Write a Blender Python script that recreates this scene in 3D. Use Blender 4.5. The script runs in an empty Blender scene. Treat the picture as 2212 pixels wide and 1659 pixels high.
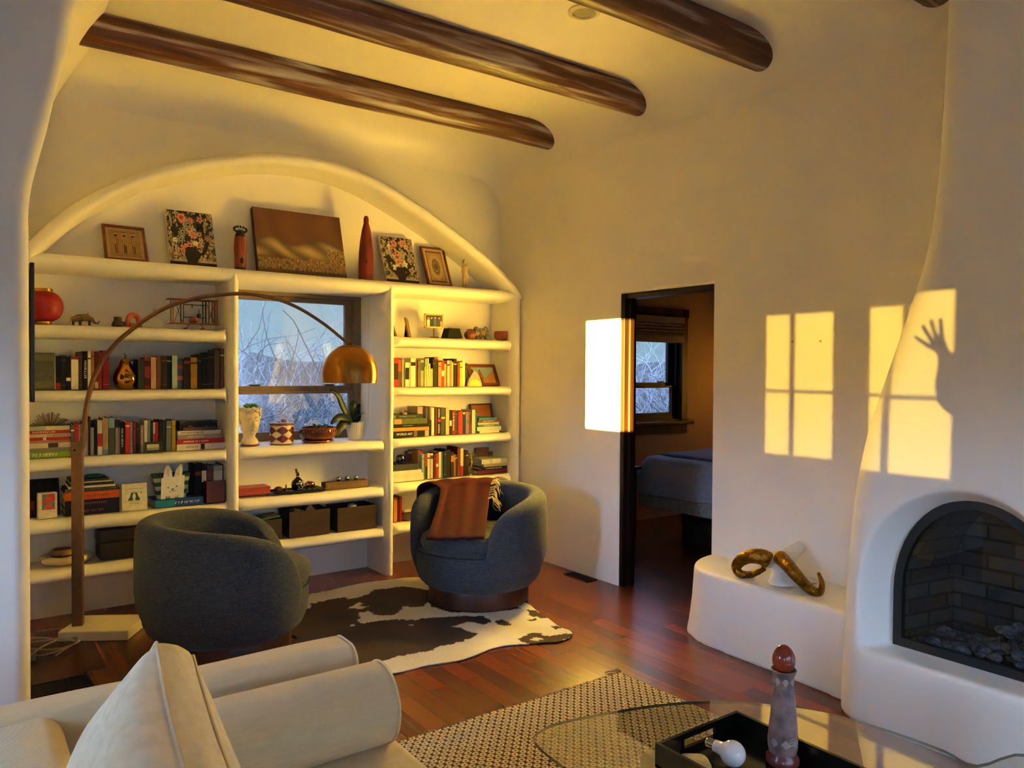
import bpy, bmesh, math, random
from mathutils import Vector, Matrix, noise
random.seed(7)
PI = math.pi
SC = bpy.context.scene
COL = SC.collection
# ---------------------------------------------------------------- camera (level phone shot, eye height 1.495 m, 26 mm equivalent)
CW, CH, CF, EYE = 2212.0, 1659.0, 1649.43, 1.495
AX = Vector((0.8100804, 0.0051541, 0.5862962))      # world X, Y, Z seen in camera (right, up, forward)
AY = Vector((-0.5862876, 0.0174315, 0.8099154))
AZ = Vector((0.0060457, 0.9998348, -0.0171427))
cam_d = bpy.data.cameras.new('camera')
cam = bpy.data.objects.new('camera', cam_d); COL.objects.link(cam)
cam_d.sensor_fit = 'HORIZONTAL'; cam_d.sensor_width = 36.0; cam_d.lens = 36.0 * CF / CW
cam_d.clip_start = 0.02; cam_d.clip_end = 200
cam.matrix_world = Matrix(((AX[0], AX[1], -AX[2], 0), (AY[0], AY[1], -AY[2], 0), (AZ[0], AZ[1], -AZ[2], EYE), (0, 0, 0, 1)))
SC.camera = cam
def at(px, py, x=None, y=None, z=None):
    """the point of the plane x=, y= or z= that the photograph shows at pixel px, py"""
    c = Vector((px - CW / 2, -(py - CH / 2), CF))
    r = Vector((AX.dot(c), AY.dot(c), AZ.dot(c)))
    t = x / r.x if x is not None else (y / r.y if y is not None else (z - EYE) / r.z)
    p = r * t; p.z += EYE
    return p
# ---------------------------------------------------------------- colour management, sky, sun
SC.view_settings.view_transform = 'Standard'; SC.view_settings.look = 'None'
SC.view_settings.exposure = 0.0; SC.view_settings.gamma = 1.0; SC.view_settings.use_curve_mapping = False
SUN_K, SUN_E = 0.36, 0.02                       # the low evening sun: dy/dx and dz/dx of its rays
W = bpy.data.worlds.new('evening_sky'); SC.world = W; W.use_nodes = True
wn, wl = W.node_tree.nodes, W.node_tree.links
bg = wn['Background']
tc = wn.new('ShaderNodeTexCoord')
def wmath(op, a, b=None, c=None):
    n = wn.new('ShaderNodeMath'); n.operation = op
    for i, v in enumerate((a, b, c)):
        if v is None: continue
        if isinstance(v, (int, float)): n.inputs[i].default_value = v
        else: wl.new(v, n.inputs[i])
    return n.outputs[0]
sep = wn.new('ShaderNodeSeparateXYZ'); wl.new(tc.outputs['Generated'], sep.inputs[0])
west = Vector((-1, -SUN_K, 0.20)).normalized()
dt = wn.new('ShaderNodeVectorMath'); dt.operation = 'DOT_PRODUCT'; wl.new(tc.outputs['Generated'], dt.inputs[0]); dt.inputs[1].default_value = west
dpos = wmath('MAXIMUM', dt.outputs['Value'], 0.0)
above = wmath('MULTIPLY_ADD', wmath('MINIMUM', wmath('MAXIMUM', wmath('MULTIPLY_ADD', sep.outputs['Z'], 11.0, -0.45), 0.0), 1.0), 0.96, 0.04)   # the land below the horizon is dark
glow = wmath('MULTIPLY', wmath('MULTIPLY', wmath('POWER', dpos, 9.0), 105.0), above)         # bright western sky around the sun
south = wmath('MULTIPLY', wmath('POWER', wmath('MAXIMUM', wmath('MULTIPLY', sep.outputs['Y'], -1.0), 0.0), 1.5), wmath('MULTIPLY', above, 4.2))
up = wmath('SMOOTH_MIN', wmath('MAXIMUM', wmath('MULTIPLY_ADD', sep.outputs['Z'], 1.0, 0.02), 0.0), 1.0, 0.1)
def wrgb(fac, col, scale):
    m = wn.new('ShaderNodeVectorMath'); m.operation = 'SCALE'; m.inputs[0].default_value = col
    if isinstance(fac, (int, float)): m.inputs['Scale'].default_value = fac * scale
    else: wl.new(wmath('MULTIPLY', fac, scale), m.inputs['Scale'])
    return m.outputs[0]
def wadd(a, b):
    m = wn.new('ShaderNodeVectorMath'); m.operation = 'ADD'; wl.new(a, m.inputs[0]); wl.new(b, m.inputs[1]); return m.outputs[0]
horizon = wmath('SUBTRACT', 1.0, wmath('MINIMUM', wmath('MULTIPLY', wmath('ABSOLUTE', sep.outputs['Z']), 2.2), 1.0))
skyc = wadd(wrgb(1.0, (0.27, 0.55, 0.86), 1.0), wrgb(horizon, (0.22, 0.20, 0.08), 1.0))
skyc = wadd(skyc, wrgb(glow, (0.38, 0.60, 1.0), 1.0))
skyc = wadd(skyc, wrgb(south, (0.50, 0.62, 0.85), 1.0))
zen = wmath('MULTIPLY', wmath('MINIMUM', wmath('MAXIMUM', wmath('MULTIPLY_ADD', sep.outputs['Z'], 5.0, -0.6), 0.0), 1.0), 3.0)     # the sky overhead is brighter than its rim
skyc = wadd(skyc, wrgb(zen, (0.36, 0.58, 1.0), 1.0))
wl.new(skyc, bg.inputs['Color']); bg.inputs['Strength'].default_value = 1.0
sun_d = bpy.data.lights.new('sun', 'SUN'); sun_d.energy = 385.0; sun_d.color = (1.0, 0.67, 0.09); sun_d.angle = math.radians(0.22)
sun = bpy.data.objects.new('sun', sun_d); COL.objects.link(sun)
sun.rotation_euler = Vector((1, SUN_K, -SUN_E)).to_track_quat('-Z', 'Y').to_euler()
SC.cycles.use_denoising = True
SC.cycles.max_bounces = 10; SC.cycles.diffuse_bounces = 7; SC.cycles.glossy_bounces = 4; SC.cycles.transparent_max_bounces = 24
SC.cycles.sample_clamp_indirect = 0.0
SC.cycles.caustics_reflective = False; SC.cycles.caustics_refractive = False
# ---------------------------------------------------------------- mesh and object helpers
class M:
    """collects shapes for one mesh"""
    def __init__(s): s.v = []; s.f = []; s.mat = Matrix.Identity(4)
    def add(s, vs, fs):
        o = len(s.v); s.v += [tuple(s.mat @ Vector(p)) for p in vs]; s.f += [tuple(i + o for i in f) for f in fs]; return s
    def box(s, x0, x1, y0, y1, z0, z1, r=0.0, seg=2):
        if r <= 0:
            return s.add([(x0, y0, z0), (x1, y0, z0), (x1, y1, z0), (x0, y1, z0), (x0, y0, z1), (x1, y0, z1), (x1, y1, z1), (x0, y1, z1)],
                         [(3, 2, 1, 0), (4, 5, 6, 7), (0, 1, 5, 4), (1, 2, 6, 5), (2, 3, 7, 6), (3, 0, 4, 7)])
        b = bmesh.new(); bmesh.ops.create_cube(b, size=1.0)
        for v in b.verts: v.co = Vector(((x0 + x1) / 2 + v.co.x * (x1 - x0), (y0 + y1) / 2 + v.co.y * (y1 - y0), (z0 + z1) / 2 + v.co.z * (z1 - z0)))
        bmesh.ops.bevel(b, geom=b.edges[:], offset=r, segments=seg, profile=0.5, affect='EDGES')
        b.verts.index_update(); s.add([v.co[:] for v in b.verts], [[v.index for v in f.verts] for f in b.faces]); b.free(); return s
    def ring(s, rings, closed=True, cap=True, loop=False):
        """skin a list of equal-length rings"""
        n = len(rings[0]); vs = [p for r in rings for p in r]; fs = []
        m = len(rings)
        for i in range(m if loop else m - 1):
            a, b = i * n, ((i + 1) % m) * n
            for j in range(n if closed else n - 1):
                k = (j + 1) % n; fs.append((a + j, a + k, b + k, b + j))
        if cap and not loop and closed: fs += [tuple(range(n - 1, -1, -1)), tuple((m - 1) * n + j for j in range(n))]
        return s.add(vs, fs)
    def tube(s, path, rad, n=8, cap=True, loop=False):
        P = [Vector(p) for p in path]; m = len(P); rings = []
        R = rad if isinstance(rad, (list, tuple)) else [rad] * m
        up_ = Vector((0, 0, 1)); u = None
        for i in range(m):
            t = (P[(i + 1) % m] - P[i - 1]) if loop else (P[min(i + 1, m - 1)] - P[max(i - 1, 0)])
            t = t.normalized() if t.length > 1e-9 else Vector((0, 0, 1))
            if u is None: u = t.cross(up_ if abs(t.z) < 0.95 else Vector((1, 0, 0))).normalized()
            else:
                u = (u - t * u.dot(t)); u = u.normalized() if u.length > 1e-6 else t.orthogonal().normalized()
            w = t.cross(u)
            rr = R[i] if isinstance(R[i], (tuple, list)) else (R[i], R[i])
            rings.append([P[i] + u * math.cos(2 * PI * k / n) * rr[0] + w * math.sin(2 * PI * k / n) * rr[1] for k in range(n)])
        return s.ring(rings, cap=cap, loop=loop)
    def lathe(s, prof, c=(0, 0, 0), n=28, sq=None):
        rings = []
        for r, z in prof:
            rg = []
            for k in range(n):
                a = 2 * PI * k / n
                q = 1.0 if sq is None else 1.0 / (abs(math.cos(a)) ** sq + abs(math.sin(a)) ** sq) ** (1.0 / sq)
                rg.append((c[0] + max(r, 1e-4) * q * math.cos(a), c[1] + max(r, 1e-4) * q * math.sin(a), c[2] + z))
            rings.append(rg)
        return s.ring(rings)
    def ball(s, c, r, n=20, k=12):
        r = r if isinstance(r, (tuple, list)) else (r, r, r)
        rings = [[(c[0] + r[0] * math.sin(PI * i / k) * math.cos(2 * PI * j / n), c[1] + r[1] * math.sin(PI * i / k) * math.sin(2 * PI * j / n), c[2] - r[2] * math.cos(PI * i / k)) for j in range(n)] for i in range(k + 1)]
        rings[0] = [(p[0] * .0 + c[0] + 1e-4 * math.cos(2 * PI * j / n), c[1] + 1e-4 * math.sin(2 * PI * j / n), c[2] - r[2]) for j, p in enumerate(rings[0])]
        rings[-1] = [(c[0] + 1e-4 * math.cos(2 * PI * j / n), c[1] + 1e-4 * math.sin(2 * PI * j / n), c[2] + r[2]) for j in range(n)]
        return s.ring(rings)
    def prism(s, poly, axis, d0, d1):
        """polygon extruded along axis; poly holds the two other coordinates in x, y, z order"""
        def mk(p, d): return (d, p[0], p[1]) if axis == 'x' else ((p[0], d, p[1]) if axis == 'y' else (p[0], p[1], d))
        return s.ring([[mk(p, d0) for p in poly], [mk(p, d1) for p in poly]])
    def grid(s, fn, nu, nv):
        vs = [fn(i / nu, j / nv) for j in range(nv + 1) for i in range(nu + 1)]
        fs = [(j * (nu + 1) + i, j * (nu + 1) + i + 1, (j + 1) * (nu + 1) + i + 1, (j + 1) * (nu + 1) + i) for j in range(nv) for i in range(nu)]
        return s.add(vs, fs)
def mesh_of(m, name, smooth=True, angle=40):
    me = bpy.data.meshes.new(name); me.from_pydata(m.v, [], m.f); me.validate(); 
    b = bmesh.new(); b.from_mesh(me); bmesh.ops.recalc_face_normals(b, faces=b.faces[:])
    if smooth:
        ca = math.radians(angle)
        for f in b.faces: f.smooth = True
        for e in b.edges:
            if len(e.link_faces) == 2 and e.calc_face_angle(0) > ca: e.smooth = False
    b.to_mesh(me); b.free(); return me
def obj(name, m, mat, parent=None, loc=None, rot=None, smooth=True, angle=40):
    o = bpy.data.objects.new(name, mesh_of(m, name, smooth, angle) if isinstance(m, M) else m)
    COL.objects.link(o); o.parent = parent
    if mat: o.data.materials.clear(); o.data.materials.append(mat)
    if loc is not None: o.location = loc
    if rot is not None: o.rotation_euler = rot
    return o
def tag(o, label, cat, group=None, kind=None):
    o['label'] = label; o['category'] = cat
    if group: o['group'] = group
    if kind: o['kind'] = kind
    return o
def thing(name, label, cat, loc=(0, 0, 0), rotz=0.0, group=None):
    o = bpy.data.objects.new(name, None); COL.objects.link(o); o.empty_display_size = 0.05
    o.location = loc; o.rotation_euler = (0, 0, rotz) if isinstance(rotz, (int, float)) else rotz
    return tag(o, label, cat, group)
def struct(name, m, mat, parent=None, **k):
    o = obj(name, m, mat, parent, **k)
    if parent is None: o['kind'] = 'structure'
    return o
def subsurf(o, lv=1):
    md = o.modifiers.new('Subdivision', 'SUBSURF'); md.levels = lv; md.render_levels = lv; return o
def bevel(o, w, seg=2):
    md = o.modifiers.new('Bevel', 'BEVEL'); md.width = w; md.segments = seg; md.limit_method = 'ANGLE'; md.angle_limit = math.radians(40); return o
def soften(o, voxel, it=6):
    md = o.modifiers.new('Remesh', 'REMESH'); md.mode = 'VOXEL'; md.voxel_size = voxel; md.use_smooth_shade = True
    sm = o.modifiers.new('Smooth', 'SMOOTH'); sm.factor = 0.5; sm.iterations = it; return o
def spline(pts, n=8, closed=False):
    P = [Vector(p) for p in pts]; out = []; m = len(P)
    for i in range(m if closed else m - 1):
        a, b, c, d = (P[(i + k) % m] if closed else P[min(max(i + k, 0), m - 1)] for k in (-1, 0, 1, 2))
        for k in range(n):
            t = k / n; out.append(0.5 * ((2 * b) + (c - a) * t + (2 * a - 5 * b + 4 * c - d) * t * t + (3 * b - a - 3 * c + d) * t ** 3))
    if not closed: out.append(P[-1])
    return out
def lerp_table(t, x):
    if x <= t[0][0]: return t[0][1:]
    for a, b in zip(t, t[1:]):
        if x <= b[0]:
            k = (x - a[0]) / (b[0] - a[0]); k = k * k * (3 - 2 * k) if len(t) < 3 else k
            return tuple(p + (q - p) * k for p, q in zip(a[1:], b[1:]))
    return t[-1][1:]
# ---------------------------------------------------------------- materials
def lin(c):
    if isinstance(c, str): c = [int(c[i:i + 2], 16) / 255 for i in (0, 2, 4)]; c = [v / 12.92 if v <= .04045 else ((v + .055) / 1.055) ** 2.4 for v in c]
    return (c[0], c[1], c[2], 1.0)
_mc = {}
def pm(color, rough=0.6, metal=0.0, var=0.12, scale=30.0, bump=0.0, bscale=None, spec=0.5, stretch=(1, 1, 1), color2=None, coat=0.0, sheen=0.0, name=None):
    """principled material with noise-driven colour variation and bump"""
    key = (str(color), rough, metal, var, scale, bump, bscale, spec, stretch, str(color2), coat, sheen)
    if key in _mc: return _mc[key]
    mt = bpy.data.materials.new(name or 'surface_%03d' % len(_mc)); mt.use_nodes = True
    n, l = mt.node_tree.nodes, mt.node_tree.links; p = n['Principled BSDF']
    c = lin(color); p.inputs['Roughness'].default_value = rough; p.inputs['Metallic'].default_value = metal
    p.inputs['Specular IOR Level'].default_value = spec; p.inputs['Coat Weight'].default_value = coat; p.inputs['Sheen Weight'].default_value = sheen
    t = n.new('ShaderNodeTexCoord'); mp = n.new('ShaderNodeMapping'); l.new(t.outputs['Object'], mp.inputs[0]); mp.inputs['Scale'].default_value = stretch
    nz = n.new('ShaderNodeTexNoise'); nz.inputs['Scale'].default_value = scale; nz.inputs['Detail'].default_value = 5; l.new(mp.outputs[0], nz.inputs['Vector'])
    cr = n.new('ShaderNodeValToRGB'); l.new(nz.outputs['Fac'], cr.inputs[0])
    c2 = lin(color2) if color2 is not None else tuple(min(1, v * (1 + var)) for v in c[:3]) + (1,)
    c1 = c if color2 is not None else tuple(v * (1 - var) for v in c[:3]) + (1,)
    cr.color_ramp.elements[0].position = 0.35; cr.color_ramp.elements[1].position = 0.65
    cr.color_ramp.elements[0].color = c1; cr.color_ramp.elements[1].color = c2; l.new(cr.outputs[0], p.inputs['Base Color'])
    if bump:
        nb = nz
        if bscale: nb = n.new('ShaderNodeTexNoise'); nb.inputs['Scale'].default_value = bscale; nb.inputs['Detail'].default_value = 4; l.new(mp.outputs[0], nb.inputs['Vector'])
        b = n.new('ShaderNodeBump'); b.inputs['Strength'].default_value = bump; b.inputs['Distance'].default_value = 0.01; l.new(nb.outputs['Fac'], b.inputs['Height']); l.new(b.outputs[0], p.inputs['Normal'])
    _mc[key] = mt; return mt
def newmat(name):
    mt = bpy.data.materials.new(name); mt.use_nodes = True
    return mt, mt.node_tree.nodes, mt.node_tree.links, mt.node_tree.nodes['Principled BSDF']
def nmath(n, l, op, a, b=None, c=None):
    k = n.new('ShaderNodeMath'); k.operation = op
    for i, v in enumerate((a, b, c)):
        if v is None: continue
        if isinstance(v, (int, float)): k.inputs[i].default_value = v
        else: l.new(v, k.inputs[i])
    return k.outputs[0]
def glass_mat(name, tint=(1, 1, 1), ior=1.5, rough=0.0, extra=0.0):
    """thin clear pane: lets light straight through and mirrors by Fresnel"""
    mt, n, l, p = newmat(name); n.remove(p)
    out = n['Material Output']; tr = n.new('ShaderNodeBsdfTransparent'); tr.inputs[0].default_value = (*tint, 1)
    gl = n.new('ShaderNodeBsdfGlossy'); gl.inputs['Roughness'].default_value = rough; gl.inputs[0].default_value = (1, 1, 1, 1)
    fr = n.new('ShaderNodeFresnel'); fr.inputs[0].default_value = ior
    mx = n.new('ShaderNodeMixShader'); f = nmath(n, l, 'ADD', fr.outputs[0], extra) if extra else fr.outputs[0]
    ge = n.new('ShaderNodeNewGeometry'); f = nmath(n, l, 'MULTIPLY', f, nmath(n, l, 'SUBTRACT', 1.0, ge.outputs['Backfacing']))   # mirror on the outer face only
    l.new(f, mx.inputs[0]); l.new(tr.outputs[0], mx.inputs[1]); l.new(gl.outputs[0], mx.inputs[2]); l.new(mx.outputs[0], out.inputs[0]); return mt
def attr_mat(name, rough=0.6, bump=0.0, bscale=200.0, spec=0.4):
    """colour carried by the mesh's own colour attribute (pictures, hides, patterned cloth)"""
    mt, n, l, p = newmat(name); a = n.new('ShaderNodeAttribute'); a.attribute_name = 'pattern'; l.new(a.outputs['Color'], p.inputs['Base Color'])
    p.inputs['Roughness'].default_value = rough; p.inputs['Specular IOR Level'].default_value = spec
    if bump:
        nz = n.new('ShaderNodeTexNoise'); nz.inputs['Scale'].default_value = bscale; b = n.new('ShaderNodeBump'); b.inputs['Strength'].default_value = bump; b.inputs['Distance'].default_value = .01
        l.new(nz.outputs['Fac'], b.inputs['Height']); l.new(b.outputs[0], p.inputs['Normal'])
    return mt
def paint(o, fn):
    """fn(vertex index, co) -> linear rgb, stored per vertex"""
    me = o.data; a = me.color_attributes.new('pattern', 'FLOAT_COLOR', 'POINT')
    for i, v in enumerate(me.vertices): a.data[i].color = (*fn(i, v.co), 1.0)
    return o
def mixc(a, b, k): return tuple(p + (q - p) * k for p, q in zip(a, b))
def inpoly(x, y, P):
    c = False; j = len(P) - 1
    for i in range(len(P)):
        if (P[i][1] > y) != (P[j][1] > y) and x < (P[j][0] - P[i][0]) * (y - P[i][1]) / (P[j][1] - P[i][1]) + P[i][0]: c = not c
        j = i
    return c
def plaster(name, bumpk=0.25, rough=0.55):
    mt, n, l, p = newmat(name)
    t = n.new('ShaderNodeTexCoord'); a = n.new('ShaderNodeTexNoise'); a.inputs['Scale'].default_value = 1.3; a.inputs['Detail'].default_value = 4; l.new(t.outputs['Object'], a.inputs['Vector'])
    cr = n.new('ShaderNodeValToRGB'); l.new(a.outputs['Fac'], cr.inputs[0]); cr.color_ramp.elements[0].position = .3; cr.color_ramp.elements[1].position = .7
    cr.color_ramp.elements[0].color = (0.82, 0.77, 0.695, 1); cr.color_ramp.elements[1].color = (0.86, 0.81, 0.735, 1); l.new(cr.outputs[0], p.inputs['Base Color'])
    p.inputs['Roughness'].default_value = rough; p.inputs['Specular IOR Level'].default_value = 0.45
    b1 = n.new('ShaderNodeTexNoise'); b1.inputs['Scale'].default_value = 3.5; b1.inputs['Detail'].default_value = 5; l.new(t.outputs['Object'], b1.inputs['Vector'])
    bp = n.new('ShaderNodeBump'); bp.inputs['Strength'].default_value = bumpk; bp.inputs['Distance'].default_value = .02; l.new(b1.outputs['Fac'], bp.inputs['Height']); l.new(bp.outputs[0], p.inputs['Normal'])
    return mt
PLASTER = plaster('white_plaster'); CEIL = plaster('ceiling_plaster', .22, .38)
def wood(name, dark, light, along='x', rough=0.5, scale=6.0, bump=0.3, spec=0.4, coat=0.0):
    st = {'x': (.12, 1, 1), 'y': (1, .12, 1), 'z': (1, 1, .12)}[along]
    return pm(light, rough, 0, scale=scale, stretch=st, color2=dark, bump=bump, bscale=scale * 3, spec=spec, coat=coat, name=name)
# ================================================================ the room
XR, YN, XWST, YS, YBACK, ZC = 3.717, 5.32, -2.2, -2.8, 5.32, 3.36
# ---- floor: strip boards running into the depth
def floor_mat(name, c1, c2, rough):
    mt, n, l, p = newmat(name)
    t = n.new('ShaderNodeTexCoord'); sp = n.new('ShaderNodeSeparateXYZ'); l.new(t.outputs['Object'], sp.inputs[0])
    cb = n.new('ShaderNodeCombineXYZ'); l.new(sp.outputs['Y'], cb.inputs[0]); l.new(sp.outputs['X'], cb.inputs[1])
    br = n.new('ShaderNodeTexBrick'); l.new(cb.outputs[0], br.inputs['Vector']); br.offset = .37; br.squash = 1
    for k, v in (('Scale', 1.0), ('Mortar Size', .0014), ('Mortar Smooth', .3), ('Bias', 0.0), ('Brick Width', .85), ('Row Height', .098)): br.inputs[k].default_value = v
    br.inputs['Color1'].default_value = lin(c1); br.inputs['Color2'].default_value = lin(c2); br.inputs['Mortar'].default_value = (.012, .005, .003, 1)
    mp = n.new('ShaderNodeMapping'); mp.inputs['Scale'].default_value = (30, 1.6, 1); l.new(t.outputs['Object'], mp.inputs[0])
    nz = n.new('ShaderNodeTexNoise'); nz.inputs['Scale'].default_value = 1.0; nz.inputs['Detail'].default_value = 7; nz.inputs['Distortion'].default_value = .7; l.new(mp.outputs[0], nz.inputs['Vector'])
    mx = n.new('ShaderNodeMix'); mx.data_type = 'RGBA'; mx.blend_type = 'MULTIPLY'; mx.inputs[0].default_value = .75
    cr = n.new('ShaderNodeValToRGB'); cr.color_ramp.elements[0].color = (.80, .76, .73, 1); cr.color_ramp.elements[1].color = (1.1, 1.08, 1.04, 1); cr.color_ramp.elements[0].position = .25; cr.color_ramp.elements[1].position = .75
    l.new(nz.outputs['Fac'], cr.inputs[0]); l.new(br.outputs['Color'], mx.inputs[6]); l.new(cr.outputs[0], mx.inputs[7]); l.new(mx.outputs[2], p.inputs['Base Color'])
    p.inputs['Roughness'].default_value = rough; p.inputs['Specular IOR Level'].default_value = .6
    b = n.new('ShaderNodeBump'); b.inputs['Strength'].default_value = .03; b.inputs['Distance'].default_value = .003; l.new(nz.outputs['Fac'], b.inputs['Height']); l.new(b.outputs[0], p.inputs['Normal'])
    return mt
FLOOR = floor_mat('strip_floor', '5E2814', '834122', .27)
struct('floor', M().box(XWST - .2, 8.2, YS - .2, 5.7, -.12, 0), FLOOR, smooth=False)
# ---- ceiling with a coved edge along the east and the north wall
def cove(edge, start, r=.30, k=10):
    """list of (coordinate, drop) from start to the wall plane at edge"""
    out = [(start, 0.0)]
    for i in range(k + 1):
        a = PI / 2 * i / k; out.append((edge - r + r * math.sin(a), r * (1 - math.cos(a))))
    return out
m = M(); cx = cove(XR + .003, XWST - .1); cy = cove(YBACK + .003, YS - .1)
m.v = [(x, y, ZC - a - b) for y, b in cy for x, a in cx]; nx = len(cx)
m.f = [(j * nx + i, j * nx + i + 1, (j + 1) * nx + i + 1, (j + 1) * nx + i) for j in range(len(cy) - 1) for i in range(nx - 1)]
struct('ceiling', m, CEIL, angle=80)
struct('ceiling_slab', M().box(XWST - .2, XR + .13, YS - .2, 5.7, ZC + .02, ZC + .2), PLASTER)
# ---- east wall with the doorway
DY0, DY1, DZ = 3.055, 3.855, 2.035
def wall_x(x0, x1, y0, y1, z0, z1, holes):
    """wall slab facing +-x with rectangular holes (y0, y1, z0, z1), edges of the holes rounded"""
    ys = sorted({y0, y1, *[h[0] for h in holes], *[h[1] for h in holes]}); zs = sorted({z0, z1, *[h[2] for h in holes], *[h[3] for h in holes]})
    b = bmesh.new(); V = {}
    def v(x, y, z):
        if (x, y, z) not in V: V[(x, y, z)] = b.verts.new((x, y, z))
        return V[(x, y, z)]
    def solid(i, j):
        if i < 0 or j < 0 or i >= len(ys) - 1 or j >= len(zs) - 1: return False
        yc, zc = (ys[i] + ys[i + 1]) / 2, (zs[j] + zs[j + 1]) / 2
        return not any(h[0] < yc < h[1] and h[2] < zc < h[3] for h in holes)
    edge = []
    for i in range(len(ys) - 1):
        for j in range(len(zs) - 1):
            if not solid(i, j): continue
            a, c, d, e = ys[i], ys[i + 1], zs[j], zs[j + 1]
            b.faces.new((v(x0, a, d), v(x0, c, d), v(x0, c, e), v(x0, a, e))); b.faces.new((v(x1, a, d), v(x1, a, e), v(x1, c, e), v(x1, c, d)))
            for (di, dj, p, q) in ((-1, 0, (a, d), (a, e)), (1, 0, (c, d), (c, e)), (0, -1, (a, d), (c, d)), (0, 1, (a, e), (c, e))):
                if not solid(i + di, j + dj):
                    b.faces.new((v(x0, *p), v(x1, *p), v(x1, *q), v(x0, *q)))
                    if y0 < (p[0] + q[0]) / 2 < y1 and (p[1] + q[1]) / 2 < z1 - .01 and (p[1] + q[1]) / 2 > z0: edge += [(x0, p, q), (x1, p, q)]
    bmesh.ops.recalc_face_normals(b, faces=b.faces[:])
    E = []
    for x, p, q in edge:
        e = b.edges.get((v(x, *p), v(x, *q)))
        if e: E.append(e)
    bmesh.ops.bevel(b, geom=E, offset=.018, segments=3, profile=.5, affect='EDGES')
    b.verts.index_update(); mm = M(); mm.add([k.co[:] for k in b.verts], [[k.index for k in f.verts] for f in b.faces]); b.free(); return mm
struct('wall_east', wall_x(XR, XR + .125, YS - .2, 5.55, 0, ZC + .1, [(DY0, DY1, -1, DZ)]), PLASTER, angle=50)
# ---- west wall (behind the viewer) with the three windows the sun comes through
S = XR - XWST
def wy(y): return y - SUN_K * S
def wz(z): return z + SUN_E * S
WIN_A = (wy(3.66), wy(4.20), wz(1.075), wz(1.87))
WIN_B = (wy(2.19), wy(2.665), wz(1.03), wz(1.83))
WIN_D = (wy(1.545), wy(2.055), wz(1.06), wz(1.84))
WIN_FILL = (-2.3, -1.35, 1.05, 1.95)  # extra opening, added to bring cool sky fill onto the sofa
struct('wall_west', wall_x(XWST - .15, XWST, YS - .2, 2.95, 0, ZC + .1, [WIN_A, WIN_B, WIN_D, WIN_FILL]), PLASTER, angle=50)
SASH = pm('3A2E26', .5, var=.1)
SCREEN = glass_mat('sun_dimmer', (.098, .098, .098), 1.3)  # dark sheet added to dim the sun through two of the windows
def west_window(nm, w, dimmed, bars):
    y0, y1, z0, z1 = w; f = M()
    e = .012
    for a in ((y0 - .03, y0 + e, z0 - .03, z1 + .03), (y1 - e, y1 + .03, z0 - .03, z1 + .03), (y0, y1, z0 - .03, z0 + e), (y0, y1, z1 - e, z1 + .03)): f.box(XWST - .17, XWST - .13, a[0], a[1], a[2], a[3])
    if bars:
        yc, zc = y0 + (y1 - y0) * bars[0], z0 + (z1 - z0) * bars[1]
        f.box(XWST - .165, XWST - .145, yc - .014, yc + .014, z0, z1); f.box(XWST - .165, XWST - .145, y0, y1, zc - .009, zc + .009)
    fr = struct(nm, f, SASH)
    if dimmed: struct('window_dimmer', M().box(XWST - .150, XWST - .149, y0, y1, z0, z1), SCREEN, fr)
west_window('window_3', WIN_A, False, None)
west_window('window_4', WIN_B, True, (.545, .455)); west_window('window_5', WIN_D, True, (.55, .42))
west_window('window_fill', WIN_FILL, False, None)
struct('wall_sun_blocker_far', M().box(-12.3, -12.0, -9.5, -4.35, -.5, 2.46), pm('8A7058', .9, name='sun_blocker_stucco'))  # unseen wall added to stop direct sun reaching the extra west opening
# ---- south wall (behind the viewer): a wide glazed opening to the sky
struct('wall_south', M().box(XWST - .15, -2.1, YS - .15, YS, 0, ZC + .1).box(3.1, XR + .1, YS - .15, YS, 0, ZC + .1).box(-2.1, 3.1, YS - .15, YS, 2.12, ZC + .1).box(-2.1, 3.1, YS - .15, YS, 0, .25), PLASTER, smooth=False)
f = M()
for x in (-2.1, -.8, .5, 1.8, 3.06): f.box(x, x + .05, YS - .12, YS - .06, .25, 2.12)
f.box(-2.1, 3.1, YS - .12, YS - .06, .25, .31).box(-2.1, 3.1, YS - .12, YS - .06, 2.06, 2.12)
struct('window_6', f, SASH, smooth=False)
# ---- wall to the west of the reading nook: its free corner flares out into the ceiling
flare = [(at(px, py, y=2.95).x, at(px, py, y=2.95).z) for px, py in ((62, 560), (62, 500), (59, 455), (70, 401), (86, 338), (105, 270), (122, 198), (135, 148), (150, 80), (165, 0))]
prof = [(.188, 0.0), (.188, .5), (.188, 1.0), (.188, 1.5)] + [(max(.188, x), z) for x, z in flare] + [(.42, 2.98), (.52, 3.2), (.66, ZC + .05)]
prof = [(p.x, p.z) for p in spline([(x, 0, z) for x, z in prof], 4)]
rings = []
for x, z in prof:
    r = .05; rg = [(XWST - .15, 2.95, z)]
    rg += [(x - r + r * math.sin(a), 2.95 + r - r * math.cos(a), z) for a in [PI / 2 * i / 6 for i in range(7)]]
    rg += [(x, 4.0, z), (x, 5.5, z), (XWST - .15, 5.5, z)]
    rings.append(rg)
struct('wall_nook', M().ring(rings), PLASTER, angle=60)
# ---- north wall with the window hole; the niche back is the same wall
WX0, WX1, WZ0, WZ1 = 1.462, 2.508, .94, 2.06
m = M()
for a in ((.1, WX0, 0, ZC), (WX1, XR + .1, 0, ZC), (WX0, WX1, 0, WZ0), (WX0, WX1, WZ1, ZC)): m.box(a[0], a[1], YBACK, 5.55, a[2], a[3])
struct('wall_north', m, PLASTER, smooth=False)
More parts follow.
